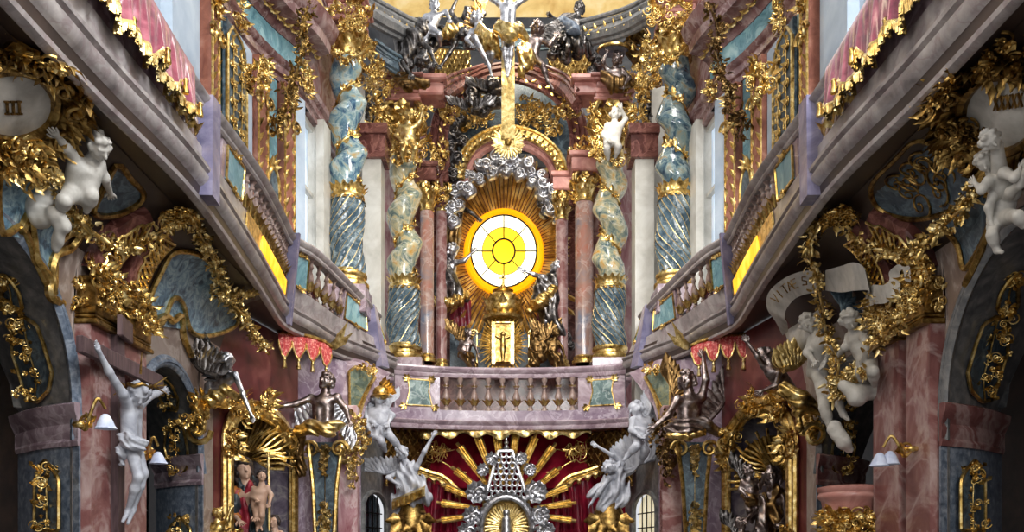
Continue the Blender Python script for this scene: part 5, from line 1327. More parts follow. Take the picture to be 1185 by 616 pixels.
fig('x', '', '', 11.3, 14, dict(head=(253, 594), neck=(252, 603), chest=(250, 612), pelvis=(247, 626), sl=(257, 607), el=(263, 602, -.1), hl=(266, 592, -.1), sr=(244, 608), er=(239, 617), hr=(244, 624, -.1), kl=(255, 634, -.1), kr=(246, 640, -.1)), 'gold', face=(.7, -.7, .2), putto=True, root=t)
wing(t, 'gold', (246, 608), (234, 588), 11.5, 16, -1, n=7, dy=.1, dyt=.15)
# bearded saint in the right niche
r = fig('saint_statue', 'bearded saint in dark silver habit before gold rays in the right niche', 'statue', 12.4, 23, dict(head=(893, 551), neck=(894, 566), chest=(895, 580), pelvis=(896, 612), sl=(908, 575), el=(914, 594, -.1), hl=(904, 606, -.3), sr=(882, 576), er=(874, 590, -.15), hr=(866, 600, -.25)), 'silver_brown', face=(-.3, -.9, -.25), beard=True, long_hair=.3)
cloth(r, 'habit', 'bronze', [(895, 574), (896, 606), (896, 660)], [12, 14, 19], 12.4, .3, 8, (1, .3, .1)); cloth(r, 'mantle', 'silver_brown', [(908, 574, -.1), (913, 598, -.12), (908, 650, -.2)], [6, 8, 9], 12.4, .22, 6, (1, .3, .2), extra=[([(882, 578, -.1), (880, 610, -.2), (886, 650, -.2)], [5, 7, 8])])
for k, (x, y, lab) in enumerate(((866, 545, 'silver putto flying beside the bearded saint, upper one of two'), (857, 606, 'silver putto crouching at the lower left of the bearded saint'))):
    r = fig('putto_statue', lab, 'statue', 12.3, 14, dict(head=(x, y), neck=(x + 1, y + 9), chest=(x + 1, y + 17), pelvis=(x + 3, y + 32), sl=(x + 8, y + 12), el=(x + 13, y + 20), hl=(x + 16, y + 12, -.1), sr=(x - 6, y + 13), er=(x - 9, y + 22), hr=(x - 3, y + 28, -.15), kl=(x + 9, y + 43, -.1), al=(x + 6, y + 56), kr=(x + 1, y + 46, -.1), ar=(x + 4, y + 60)), 'silver_brown', face=(.4, -.9, .1), putto=True)
    wing(r, 'silver_dark', (x - 3, y + 13), (x - 13, y - 2 + 4 * k), 12.45, 18, -1, n=7, dy=.1, dyt=.15)
    cloth(r, 'drapery', 'bronze', [(x - 4, y + 26), (x + 4, y + 34, -.12), (x + 10, y + 38)], [5, 8, 5], 12.3, .25, 6, (.5, 0, 1))
# ---------------------------------------------------------------- drapes over the near gallery rails
for s, side, R_ in ((-1, 'left', GAL_L), (1, 'right', GAL_R)):
    t = thing('gallery_drape', f'rose satin drape with gold fringe hung over the near {side} gallery rail', 'drape', tuple(R_(14, 5.45, .1)))
    m = MB(); fr = MB(); i1 = 18.6; N = 220; fp = []
    G = []
    for k, i in enumerate(np.linspace(5, i1, N)):
        v = k / (N - 1); sc_ = (v * 6.0) % 1; drop = .40 + .17 * math.sin(PI * sc_) ** .6
        fold = .036 * math.sin(v * 70 + 1.5 * math.sin(v * 17)) + .02 * math.sin(v * 160)
        zz = [6.15, 6.17, 6.12] + [6.12 - (drop) * q for q in np.linspace(.15, 1, 7)]
        dd = [-.1, .02, .11] + [.12 + fold * q + .03 * q for q in np.linspace(.2, 1, 7)]
        G.append([R_(i, z, d) for z, d in zip(zz, dd)]); fp.append((i, 6.12 - drop, .15 + fold))
    m.grid(np.array(G)); m.build('cloth', 'rose_cloth', t, flat_angle=80)
    G = [[R_(i, z + .02, d), R_(i, z - .02, d + .015), R_(i, z - .03, d)] for k, (i, z, d) in enumerate(fp)]
    fr.grid(np.array(G))
    for k in range(0, N - 1):
        for e in (0, .5):
            i, z, d = [fp[k][j] * (1 - e) + fp[k + 1][j] * e for j in range(3)]
            L_ = .085 + .03 * math.sin(k * .9); fr.tube([R_(i, z - .01, d), R_(i, z - L_, d + .012 * math.sin(k * 2.3 + e * 5))], [.011, .013], 4, caps=False)
    fr.build('fringe', 'gold_pale', t)
    for q in range(7):
        i, z, d = fp[min(N - 1, int(q * (N - 1) / 6))]; o = R_(i, z - .02, d + .04); m = MB(); m.lathe([(.016, .02), (.026, 0), (.018, -.02), (.03, -.1), (.026, -.11)], o, 9)
        m.build('tassel', 'gold', t)

# ---------------------------------------------------------------- panels and carving on the side walls
def outline_frame(m, poly, off, r, s=1, closed=True, n=6):
    pp = np.array([hit(x, y, off) for x, y in smooth_path(poly, n, closed)])
    if closed: m.tube(resample(np.vstack([pp, pp[:1]]), .05), r, 6)
    else: m.tube(pp, r, 6)
def wallpanel(name, label, poly, mt, fr='gold', r=.03, seed=0, tend=0, nr=16):
    t = thing('painted_field', label, 'panel', tuple(np.mean([hit(x, y, .03) for x, y in poly], 0)))
    pl = smooth_path(poly, 6, True)
    m = MB(); m.grid(pxgrid(pl, lambda x, y: hit(x, y, .02), nr, 12)); m.build('field', mt, t)
    m = MB(); outline_frame(m, poly, .035, r); m.build('frame', fr, t)
    if tend:
        m = MB(); R.seed(seed); c = np.mean(poly, 0)
        for k in range(tend):
            q = c + (np.array(poly[k % len(poly)], float) - c) * (.2 + .5 * R.rand()); o = hit(q[0], q[1], .03); n = hitN(q[0], q[1]); a = R.rand() * 6
            t1 = nrm(np.cross(n, A(0, 0, 1))); t2 = np.cross(n, t1); m.scroll(o, t1 * math.cos(a) + t2 * math.sin(a), np.cross(n, t1 * math.cos(a) + t2 * math.sin(a)), .13, 1.4, .012)
        m.build('tendrils', fr, t)
    return t
wallpanel('spandrel_panel', 'pale blue marbled panel in a curling gold border above the near left arch', [(2, 200), (50, 204), (74, 232), (90, 262), (66, 285), (62, 335), (46, 312), (34, 280), (24, 262), (2, 268)], 'scagliola', 'gold', .03)
wallpanel('spandrel_panel', 'small dark blue panel in a gold moulding to the right of the garland putto', [(108, 246), (122, 215), (136, 190), (152, 208), (166, 224), (158, 238), (132, 250)], 'scagliola_dark', 'gold_dark', .03)
wallpanel('spandrel_panel', 'mottled blue panel with gold border over the second left arch', [(170, 378), (174, 345), (187, 315), (203, 292), (236, 298), (258, 330), (276, 372), (246, 388), (222, 384), (212, 352), (200, 346), (188, 374)], 'scagliola', 'gold', .03)
wallpanel('spandrel_panel', 'large shadowed blue panel with gold tendrils under the right gallery', [(1008, 216), (1034, 186), (1062, 162), (1096, 176), (1128, 186), (1132, 212), (1108, 240), (1062, 254), (1020, 244)], 'scagliola_dark', 'gold_dark', .025, 5, 12)
wallpanel('spandrel_panel', 'narrow blue panel pointing down beside the right arch', [(1090, 256), (1116, 238), (1140, 220), (1146, 250), (1136, 282), (1116, 312), (1108, 284)], 'scagliola_dark', 'gold_dark', .025)
# gold scrolling border lines on the walls
for lab, pts, sd in (('gold S-shaped border strip rising beside the near left arch', [(24, 268), (34, 250), (38, 274), (42, 300), (56, 322), (58, 342), (72, 352)], -1), ('gold wave border framing the grey shield over the left pier', [(62, 340), (60, 312), (66, 294), (80, 288), (90, 276), (100, 262)], -1), ('gold scroll cresting over the second left arch', [(165, 384), (180, 372), (192, 366), (200, 372), (210, 366), (213, 390), (222, 412)], -1), ('gold border strip sweeping down beside the near right arch', [(1150, 226), (1146, 262), (1132, 300), (1118, 330)], 1)):
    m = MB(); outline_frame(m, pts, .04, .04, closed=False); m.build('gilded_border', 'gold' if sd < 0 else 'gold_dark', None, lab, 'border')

# reveals: dark panels with gilt candelabra
def reveal_pts(s, c, r, sp, dY, dX):
    t = np.concatenate([np.linspace(-1, 0, 60)[:-1] * 1., np.linspace(0, PI * .56, 120)]); out = []
    for q in t:
        if q < 0: f0, b0 = (c + r, sp * (1 + q)), (c + r + dY, sp * (1 + q))
        else: f0 = (c + r * math.cos(q), sp + r * math.sin(q)); b0 = (c + (r + dY) * math.cos(q), sp + (r + dY * .5) * math.sin(q))
        for u_ in np.linspace(0, 1, 40): out.append((s * (3.9 + dX * (1 + .5 * max(0, math.sin(q) if q > 0 else 0)) * u_ + .05 * math.sin(PI * u_)), f0[0] + (b0[0] - f0[0]) * u_, f0[1] + (b0[1] - f0[1]) * u_))
    out = np.array(out); px = VX + out[:, 0] / out[:, 1] * F; py = HY - (out[:, 2] - EYE) / out[:, 1] * F
    return out, np.stack([px, py], -1)
for s in (-1, 1):
    for ai, (c, r, sp, dY, dX) in enumerate(((6.45, 1.25, 2.9, .7, .85), (9.9, .9, 2.85, .75, .8))):
        pts, pix = reveal_pts(s, c, r, sp, dY, dX)
        def rh(x, y, off=.02):
            d = ((pix - A(x, y)) ** 2).sum(1); k = np.argsort(d)[:4]; w_ = 1 / (d[k] + .05); p = (pts[k] * w_[:, None]).sum(0) / w_.sum()
            return p + nrm(A(0, 0, EYE) - p) * off
        X = (lambda x: x) if s < 0 else (lambda x: 1180 - x)
        lst = [([(12, 374), (26, 366), (42, 376), (50, 398), (60, 432), (56, 452), (44, 466), (30, 462), (24, 440), (14, 410)], 'upper arch'), ([(2, 318), (10, 322), (22, 340), (26, 358), (12, 362), (2, 356)], 'crown'), ([(40, 556), (46, 540), (52, 534), (62, 542), (68, 556), (68, 615), (40, 615)], 'pilaster')] if ai == 0 else \
              ([([(178, 438), (188, 436), (198, 446), (206, 462), (204, 476), (192, 474), (184, 460)], 'arch crown'), ([(192, 498), (202, 486), (212, 496), (217, 520), (216, 542), (205, 552), (196, 542), (190, 518)], 'arch side'), ([(196, 612), (208, 596), (220, 612), (222, 640), (196, 640)], 'pilaster')])
        for poly, wh in lst:
            poly = [(X(x), y) for x, y in poly]
            t = thing('gilt_relief_panel', f'dark panel with gold foliage relief, {wh} of the {"near" if ai == 0 else "second"} {"left" if s < 0 else "right"} arch reveal', 'panel', tuple(np.mean([rh(x, y) for x, y in poly], 0)))
            off = .17 if wh == 'pilaster' else .05
            m = MB(); m.grid(pxgrid(np.array(poly, float), lambda x, y: rh(x, y, off), 10, 6)); m.build('field', 'scagliola_dark', t)
            m = MB(); pp = np.array([rh(x, y, off + .02) for x, y in poly]); m.tube(resample(np.vstack([pp, pp[:1]]), .05), .018, 6); m.build('frame', 'gold', t)
            pc = np.array(poly, float); top = A(pc[pc[:, 1].argmin()][0], pc[:, 1].min()); bot = A(pc[pc[:, 1].argmax()][0], min(pc[:, 1].max(), 640)); cx = pc[:, 0].mean()
            a_, b_ = rh((top[0] + cx) / 2, top[1] + 4, off + .02), rh((bot[0] + cx) / 2, bot[1] - 4, off + .02); mid = (a_ + b_) / 2; H = np.linalg.norm(a_ - b_)
            n = nrm(A(0, 0, EYE) - mid); wd = np.linalg.norm(rh(pc[:, 0].max(), mid[2] * 0 + pc[:, 1].mean(), off) - rh(pc[:, 0].min(), pc[:, 1].mean(), off))
            m = MB(); R.seed(int(cx)); 
            def mid_x(y):
                xs = [pc[i][0] + (pc[(i + 1) % len(pc)][0] - pc[i][0]) * (y - pc[i][1]) / (pc[(i + 1) % len(pc)][1] - pc[i][1]) for i in range(len(pc)) if (pc[i][1] - y) * (pc[(i + 1) % len(pc)][1] - y) < 0]
                return (min(xs) + max(xs)) / 2
            stem = [rh(mid_x(y), y, off + .03) for y in np.linspace(top[1] + 3, bot[1] - 3, 14)]; m.tube(stem, .008, 5)
            for q in np.linspace(1, 12, max(2, int(H / .13))): clump(m, stem[int(q)], n, (wd * .24, .05), 9, leafL=.085, flat=.4)
            m.build('foliage', 'gold', t)
# dark window behind the second left arch
t = thing('window_5', None, None, (-4.7, 10.8, 1.2), kind='structure')
m = MB(); m.box((-5.0, 11.0, 2.4), (.04, 1.7, 2.4)); m.build('pane', 'glass_dark', t)
m = MB()
for y in np.linspace(10.2, 11.8, 6): m.tube([(-4.95, y, 1.2), (-4.95, y, 3.6)], .018, 5)
for z in np.linspace(1.3, 3.5, 6): m.tube([(-4.95, 10.2, z), (-4.95, 11.8, z)], .018, 5)
m.build('lead_bars', 'iron', t)

# ---------------------------------------------------------------- double pilaster piers with gilded capitals
for s, side in ((-1, 'left'), (1, 'right')):
    for k, (y0, y1) in enumerate(((7.74, 8.2), (8.36, 8.94))):
        m = MB(); m.box((s * 3.86, (y0 + y1) / 2, 1.85), (.2, y1 - y0, 3.7), 0, .02); m.build('wall_pilaster_' + side, 'pink', kind='structure')
        t = thing('gilded_capital', f'richly carved gold capital on the {"nearer" if k == 0 else "farther"} of the twin pink pilasters, {side} wall', 'capital', (s * 3.84, (y0 + y1) / 2, 3.66))
        m = MB(); yc = (y0 + y1) / 2; w_ = y1 - y0
        for z, h, e in ((3.68, .05, .04), (3.73, .03, .0), (3.9, .3, .0), (4.06, .05, .05)): m.box((s * 3.84, yc, z), (.26 + e, w_ + e, h), 0, .01)
        m.build('block', 'gold_dark', t)
        m = MB(); R.seed(120 + k); clump(m, (s * 3.7, yc, 3.92), (-s, -.3, 0), (w_ * .46, .12), 30, leafL=.1)
        clump(m, (s * 3.85, y0 - .01, 3.9), (0, -1, 0), (.1, .15), 14, leafL=.1)
        for d in (-1, 1): volute(m, A(s * 3.7, yc + d * w_ * .46, 4.05), (0, d, 0), (0, 0, 1), .1)
        m.build('foliage', 'gold' if s < 0 else 'gold_pale', t)
        m = MB(); R.seed(130 + k)
        for q in range(3): clump(m, A(s * 3.74, y0 + w_ * (.2 + .3 * q), 4.16), (-s, -.4, .3), (.12, .08), 12, leafL=.11)
        m.build('blossoms', 'gold', t)
    # ribs with gold lattice climbing from the capitals to the gallery
    for k, pts in enumerate(([(106, 326), (114, 306), (126, 286), (144, 270), (168, 258)], [(148, 344), (154, 318), (164, 296), (176, 280), (192, 266)])):
        pts = [(x if s < 0 else 1180 - x, y) for x, y in pts]
        t = thing('lattice_rib', f'curved rose marble rib with gold lattice rising from the {"nearer" if k == 0 else "farther"} {side} capital', 'rib', tuple(hit(pts[0][0], pts[0][1], .05)), kind='thing')
        sp_ = smooth_path(pts, 6); c0 = np.array([hit(x, y, .04) for x, y in sp_]); d = np.gradient(c0, axis=0); d /= np.linalg.norm(d, axis=1)[:, None]
        nn = np.array([hitN(x, y) for x, y in sp_]); b = np.cross(d, nn)
        m = MB(); m.grid(np.stack([c0 - b * .2 - nn * .06, c0 - b * .19 + nn * .06, c0 - b * .13 + nn * .1, c0 + b * .13 + nn * .1, c0 + b * .19 + nn * .06, c0 + b * .2 - nn * .06], 1)); m.build('body', 'burgundy', t)
        m = MB(); cc = c0 + nn * .115; N = len(cc)
        for e in (-.12, .12): m.tube(cc + b * e, .014, 5)
        for j in range(0, N - 3, 2):
            m.tube([cc[j] - b[j] * .12, cc[j + 3] + b[j + 3] * .12], .014, 5); m.tube([cc[j] + b[j] * .12, cc[j + 3] - b[j + 3] * .12], .014, 5)
            m.ell((cc[j] + cc[j + 3]) / 2, .022, 6, 4)
        m.build('lattice', 'gold', t)
    # console where garlands meet the gallery
    X = (lambda x: x) if s < 0 else (lambda x: 1180 - x)
    t = thing('gallery_console', f'gold leaf knot under the {side} gallery post where the garlands meet', 'ornament', tuple(hit(X(214), 246, .2)))
    m = MB(); R.seed(140); o = hit(X(206), 246, .16); clump(m, o, hitN(X(206), 246), (.2, .14), 34, leafL=.13); m.build('leaves', 'gold', t)

# garlands
GL = [('thick gold flower garland swagged from the putto to the gallery post, left wall', 'gold_pale', [(58, 196), (66, 222), (78, 248), (102, 264), (124, 282), (150, 288), (178, 272), (200, 258), (216, 246)], 1.),
      ('gold flower garland falling from the left gallery post to the niche angel', 'gold_pale', [(220, 246), (232, 272), (246, 300), (256, 330), (268, 350), (284, 368), (296, 392), (312, 404)], 1.),
      ('short gold spray of leaves and seed pods beside the left falling garland', 'gold_pale', [(250, 338), (266, 344), (284, 340), (296, 336)], .9),
      ('gold flower garland swagged from the gallery post to the cartouche, right wall', 'gold_pale', [(946, 258), (962, 250), (982, 264), (1002, 284), (1034, 294), (1062, 288), (1088, 264), (1112, 242), (1132, 214)], 1.),
      ('silvery gold flower garland hanging from the right gallery post over the banner', 'gold_pale', [(946, 262), (936, 284), (940, 306), (946, 326), (950, 346), (954, 364)], 1.1),
      ('gold flower garland dropping onto the farther right capital', 'gold', [(1062, 292), (1070, 306), (1074, 322), (1066, 342), (1050, 360), (1034, 372)], 1.)]
for k, (lab, mt, pts, w_) in enumerate(GL):
    R.seed(200 + k); m = MB(); offs = .16
    garland(m, [hit(x, y, offs + (.1 if k == 4 else 0)) for x, y in pts], .075 * w_, 1.1, .105); tag(m.build('flower_garland', mt), lab, 'garland')

# ---------------------------------------------------------------- cartouches high on the coves
def cartouche(cx, cy, rx, ry, side, label, seed, txt=None):
    s = -1 if side == 'left' else 1
    o = hit(cx, cy, .1); n = hitN(cx, cy); t1 = nrm(np.cross(A(0, 0, 1), n)) ; t2 = np.cross(n, t1); u = o[1] / F
    if t1[0] < 0: t1 = -t1
    if t2[2] < 0: t2 = -t2
    t = thing('cartouche', label, 'cartouche', tuple(o))
    S = lambda x, y, off=.08: hit(x, y, off)
    m = MB(); G = []
    for q in np.linspace(0, 1, 7): G.append([S(cx + rx * q * math.cos(a), cy + ry * q * math.sin(a), .07 + .09 * (1 - q * q)) for a in np.linspace(0, 2 * PI, 32, endpoint=False)])
    m.grid(np.array(G), cv=True); m.build('shield', 'white_stucco', t)
    m = MB(); R.seed(seed)
    m.tube([S(cx + rx * math.cos(a), cy + ry * math.sin(a), .1) for a in np.linspace(0, 2 * PI, 32, endpoint=False)], .045, 7, closed=True)
    for k in range(26):
        a = 2 * PI * k / 26; p = S(cx + rx * 1.08 * math.cos(a), cy + ry * 1.08 * math.sin(a), .12); d = nrm(S(cx + rx * 1.4 * math.cos(a), cy + ry * 1.4 * math.sin(a), .12) - p); nn = hitN(cx + rx * 1.1 * math.cos(a), cy + ry * 1.1 * math.sin(a))
        if k % 3 == 0: m.scroll(p + d * .1 + nn * .05, d, np.cross(nn, d), .1, 1.5, .024, 0, 7, 1 if k % 2 else -1)
        acanthus(m, p, d, nn, .16 + .08 * R.rand(), 4, .9, .6, .6); acanthus(m, p + d * .12 + nn * .03, nrm(d + R.randn(3) * .4), nn, .13 + .07 * R.rand(), 4, 1.1, .6, .6)
    m.build('rocaille_frame', 'gold_dark', t)
    return t, S
tc, Sl = cartouche(12, 122, 54, 42, 'left', 'large grey shield cartouche in shaggy gold frame at the left edge', 11)
m = MB()
for i in range(3):
    x = 8 + i * 7; m.tube([Sl(x, 118, .175), Sl(x + 1, 132, .175)], .01, 4); m.tube([Sl(x - 2, 132, .175), Sl(x + 4, 132, .175)], .008, 4); m.tube([Sl(x - 3, 118, .175), Sl(x + 3, 118, .175)], .008, 4)
m.build('lettering', 'gold_dark', tc)
tc, Sr = cartouche(1158, 132, 46, 46, 'right', 'grey shield cartouche in gold rocaille with incised lettering at the right edge', 12)
m = MB()
for i in range(5):
    x = 1150 + i * 7; m.tube([Sr(x, 112 - i, .175), Sr(x + 5, 128 - i, .175)], .01, 4); m.tube([Sr(x + 5, 112 - i, .175), Sr(x, 128 - i, .175)], .008, 4)
m.build('lettering', 'gold_dark', tc)
for lab, cx, cy, w_, sd in (('gold shell crest above the left cartouche', 38, 72, .3, -1), ('gold leaf cresting spreading from the right cartouche', 1092, 100, .3, 1), ('gold acanthus tip under the right cartouche', 1110, 158, .24, 1), ('gold shell crest at the top of the right cartouche', 1168, 66, .3, 1), ('gold feathered scroll under the left cartouche', 24, 186, .32, -1)):
    t = thing('gilded_crest', lab, 'ornament', tuple(hit(cx, cy, .15))); m = MB(); R.seed(cx); n = hitN(cx, cy); o = hit(cx, cy, .14)
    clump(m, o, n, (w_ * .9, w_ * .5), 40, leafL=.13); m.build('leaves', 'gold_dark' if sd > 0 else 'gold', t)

# ---------------------------------------------------------------- putti of the side walls
def wfig(name, label, J, hs, off, mt, **kw):
    c = np.mean([v[:2] for v in J.values()], 0); Y = hit(c[0], c[1], off)[1]
    JJ = {k: (v[0], v[1], hit(v[0], v[1], off + (v[2] if len(v) > 2 else 0))[1] - Y) for k, v in J.items()}
    return fig(name, label, 'statue', Y, hs, JJ, mt, **kw), Y
r, Yp = wfig('putto_statue', 'white stucco putto with garland leaning right under the left cartouche', dict(head=(114, 168, .22), neck=(106, 186, .18), chest=(98, 198, .18), pelvis=(92, 224, .18), sl=(114, 190, .2), el=(121, 206, .25), hl=(127, 222, .2), sr=(88, 184, .12), er=(76, 170, .1), hr=(68, 160, .1), kl=(106, 226, .3), al=(100, 244, .22), kr=(74, 232, .25), ar=(70, 246, .15)), 29, .12, 'white_stucco', face=(.85, -.4, -.3), putto=True)
cloth(r, 'swirling_cloth', 'white_stucco', [(78, 216), (58, 222, -.05), (42, 238, -.1), (46, 252, -.1), (64, 250, -.15), (72, 262, -.1), (64, 288, 0)], [8, 10, 11, 11, 9, 8, 5], Yp - .2, .14, 4, (1, 0, .4))
r, Yp = wfig('putto_statue', 'grey putto head and shoulders laughing beside the right cartouche', dict(head=(1140, 186, .2), neck=(1148, 200, .15), chest=(1156, 208, .15), pelvis=(1166, 226, .1), sl=(1162, 200, .2), el=(1174, 206, .2), hl=(1180, 196, .15), sr=(1144, 210, .25), er=(1136, 220, .3), hr=(1130, 214, .3)), 24, .1, 'white_stucco', face=(-.7, -.6, .1), putto=True)
r, Yp = wfig('putto_statue', 'grey stucco putto crouching with its back turned above the right arch', dict(head=(1146, 162, .25), neck=(1154, 170, .2), chest=(1160, 232, .1), pelvis=(1158, 252, .15), sl=(1170, 222, .15), el=(1180, 214, .15), hl=(1184, 204, .15), sr=(1150, 226, .2), er=(1144, 240, .25), hr=(1146, 254, .25), kl=(1178, 250, .25), al=(1184, 262, .2), kr=(1148, 272, .25), ar=(1154, 290, .2), tr=(1160, 292, .2)), 24, .1, 'white_stucco', face=(-.7, -.6, .1), putto=True)
# right pulpit-side group: banner and two putti
def ribbon(m, pts, wvec, th=.02):
    p = smooth_path(pts, 10); w_ = smooth_path(wvec, 10); d = nrm
    G = [[p[i] - w_[i], p[i] + w_[i], p[i] + w_[i] + A(0, .02, 0), p[i] - w_[i] + A(0, .02, 0)] for i in range(len(p))]
    m.grid(np.array(G), cv=True)
Hb = lambda x, y, o: hit(x, y, o)
t = thing('stucco_banner', 'curling grey stucco banner with incised capital letters above the right putti', 'banner', tuple(Hb(960, 350, .3)))
def rib(segs, name='ribbon'):
    m = MB()
    for pts in segs:
        c = np.array([Hb((x0 + x1) / 2, (y0 + y1) / 2, o) for x0, y0, x1, y1, o in pts]); w_ = np.array([(lambda p, q: (q - p) / 2)(Hb(x0, y0, o), Hb(x1, y1, o)) for x0, y0, x1, y1, o in pts]); ribbon(m, c, w_)
    return m.build(name, 'white_stucco', t)
rib([[(950, 314, 950, 338, .2), (930, 314, 934, 340, .26), (908, 322, 920, 346, .3), (890, 338, 910, 358, .32), (888, 356, 908, 368, .32), (898, 372, 911, 374, .26), (906, 388, 912, 384, .16)],
     [(956, 313, 956, 336, .2), (974, 308, 974, 338, .26), (988, 304, 990, 336, .32), (1000, 310, 1006, 336, .3), (1008, 330, 1004, 346, .22)],
     [(1004, 338, 998, 360, .18), (1010, 330, 1012, 352, .25), (1022, 330, 1026, 350, .28), (1030, 324, 1040, 340, .24), (1030, 314, 1042, 322, .2), (1040, 306, 1042, 314, .2), (1046, 312, 1052, 308, .2), (1048, 324, 1054, 326, .22)]])
m = MB(); G = []
for a in np.linspace(0, 1, 10): G.append([Hb(908 + 40 * b + 6 * a, 384 + 18 * a * (1 - b) - 26 * b * (1 - a) + 20 * math.sin(PI * b) * a, .12 + .2 * math.sin(PI * a) * math.sin(PI * b)) for b in np.linspace(0, 1, 9)])
m.grid(np.array(G)); m.build('inner_fold', 'white_stucco', t)
# incised letters V I T Æ S
def strokes(m, segs, o, ex, ey, sz, r=.009):
    for (x0, y0, x1, y1) in segs: m.tube([o + ex * x0 * sz + ey * y0 * sz, o + ex * x1 * sz + ey * y1 * sz], r, 4)
LET = {'V': [(0, 1, .3, 0), (.3, 0, .6, 1)], 'I': [(.1, 0, .1, 1)], 'T': [(.3, 0, .3, 1), (0, 1, .6, 1)], 'A': [(0, 0, .3, 1), (.3, 1, .6, 0), (.12, .4, .48, .4)], 'E': [(0, 0, 0, 1), (0, 1, .5, 1), (0, .5, .4, .5), (0, 0, .5, 0)], 'S': [(.5, .9, .1, .95), (.1, .95, .05, .6), (.05, .6, .5, .42), (.5, .42, .45, .05), (.45, .05, 0, .1)]}
m = MB()
for ch, x, y, dg in (('V', 899, 352, 48), ('I', 905, 345, 42), ('T', 909, 341, 36), ('A', 914, 337, 30), ('E', 919, 334.5, 24), ('S', 929, 331, 12)):
    q = math.radians(dg); e = hit(x + 3, y, .34) - hit(x, y, .34); e2 = hit(x, y - 3, .34) - hit(x, y, .34); ux, uz = e / 3, e2 / 3
    ex = math.cos(q) * ux + math.sin(q) * uz; ey = -math.sin(q) * ux + math.cos(q) * uz
    strokes(m, LET[ch], hit(x, y, .36), ex * 10.5, ey * 10.5, 1., .007)
m.build('lettering', 'gold_dark', t)
r, Yp = wfig('putto_statue', 'grey stucco putto hugging the flower garland with one leg dangling, under the banner', dict(head=(936, 374, .2), neck=(944, 386, .15), chest=(949, 398, .15), pelvis=(946, 430, .12), sl=(957, 392, .15), el=(962, 404, .25), hl=(957, 414, .3), sr=(940, 395, .2), er=(934, 408, .3), hr=(942, 418, .34), kl=(954, 472, .25), al=(962, 498, .2), tl=(968, 504, .24), kr=(966, 456, .15), ar=(976, 480, .1), tr=(982, 486, .1)), 23, .08, 'white_stucco', face=(-.7, -.7, -.1), putto=True)
r, Yp = wfig('putto_statue', 'grey stucco winged putto leaning forward below the banner curl', dict(head=(983, 370, .25), neck=(988, 382, .18), chest=(992, 392, .15), pelvis=(1003, 414, .1), sl=(1000, 388, .15), el=(1004, 404, .25), hl=(999, 416, .25), sr=(984, 390, .15), er=(978, 402, .25), hr=(970, 412, .25), kl=(1010, 430, .25), al=(1012, 446, .15), kr=(996, 430, .25), ar=(1000, 446, .15)), 23, .08, 'white_stucco', face=(-.3, -.9, -.3), putto=True)
wing(r, 'scagliola_dark', (988, 378), (972, 344), Yp - .05, 24, -1, n=9, dy=.0, dyt=.1)
t = thing('stucco_drapery', 'grey shell-like sweep of stucco drapery hanging beside the dangling leg', 'drapery', tuple(P(992, 470, 9.0)))
cloth(t, 'fold', 'white_stucco', [(976, 446), (992, 458, -.1), (1008, 452, -.05), (1012, 436)], [6, 11, 10, 5], 9.0, .1, 4, (.5, 0, 1)); cloth(t, 'hanging_end', 'white_stucco', [(966, 496), (976, 512, -.05), (982, 520)], [9, 8, 5], 9.3, .1, 4, (.5, 0, 1))
R.seed(310)
for k, (lab, pts, r_) in enumerate((('gold and silver flower garland clasped by the dangling putto', [(952, 364), (956, 384), (966, 404), (970, 428), (962, 450), (968, 462)], .085), ('gold leaf garland spilling below the second putto', [(1004, 430), (986, 430), (976, 440), (982, 456)], .07), ('gold leaf cluster heaped between banner and right capital', [(1040, 372), (1024, 388), (1008, 404)], .09))):
    m = MB(); garland(m, [hit(x, y, .34) for x, y in pts], r_, 1.2, .1); tag(m.build('flower_garland', 'gold_pale'), lab, 'garland')
# pulpit
t = thing('pulpit', 'round rose marble pulpit drum with gold foliage against the right wall', 'pulpit', tuple(P(984, 700, 9.25)))
o = P(984, 636, 9.25)
m = MB(); m.lathe([(.27, 0), (.275, .42), (.285, .46), (.3, .52), (.33, .545), (.335, .57), (.32, .6), (.34, .63), (.34, .66), (.25, .68)], o, 32); m.lathe([(.2, -1.6), (.31, -1.5), (.3, 0)], o, 28); m.build('drum', 'rose_block', t)
m = MB(); R.seed(320)
for a in np.linspace(-2.9, -1.2, 7):
    d = A(math.cos(a), math.sin(a), 0)
    for z in (.12, .34): clump(m, o + d * .28 + A(0, 0, z - .06), d, (.1, .12), 12, leafL=.13)
m.build('gilt_foliage', 'gold', t)

# ---------------------------------------------------------------- wall lamps
def sconce(px, py, ex, ey, Y, label, cups):
    o = P(px, py, Y); t = thing('wall_lamp', label, 'lamp', tuple(o))
    e = P(ex, ey, Y); m = MB(); m.lathe([(.05, -.02), (.06, 0), (.05, .02), (.02, .03)], o, 12); 
    d = (e - o); m.tube(smooth_path([o, o + d * .25 - A(0, 0, .06), o + d * .5 + A(0, -.05, .02), o + d * .8 + A(0, -.05, .14), e + A(0, 0, .05)], 8), .014, 6); volute(m, o + d * .2, d, (0, 0, 1), .07, 1, .014); acanthus(m, o + d * .3, d, (0, -1, 0), .12, 3); m.build('arm', 'gold', t)
    for k, (cx, cy) in enumerate(cups):
        q = P(cx, cy, Y - .03); m = MB(); n = 24; G = []
        for z, r_ in ((.06, .02), (.04, .04), (0, .062), (-.04, .075), (-.06, .09)):
            G.append([q + A(r_ * (1 + (.12 * math.cos(6 * a) if z < -.03 else 0)) * math.cos(a), r_ * math.sin(a), z) for a in np.linspace(0, 2 * PI, n, endpoint=False)])
        m.grid(np.array(G), cv=True); m.build('glass_shade', 'lamp_glass', t)
sconce(92, 492, 122, 480, 7.2, 'gold bracket lamp with pale glass flower shade beside the near left pilaster', [(122, 488)])
sconce(166, 526, 183, 522, 8.9, 'small gold bracket lamp with glass shade behind the left crucifix figure', [(183, 530)])
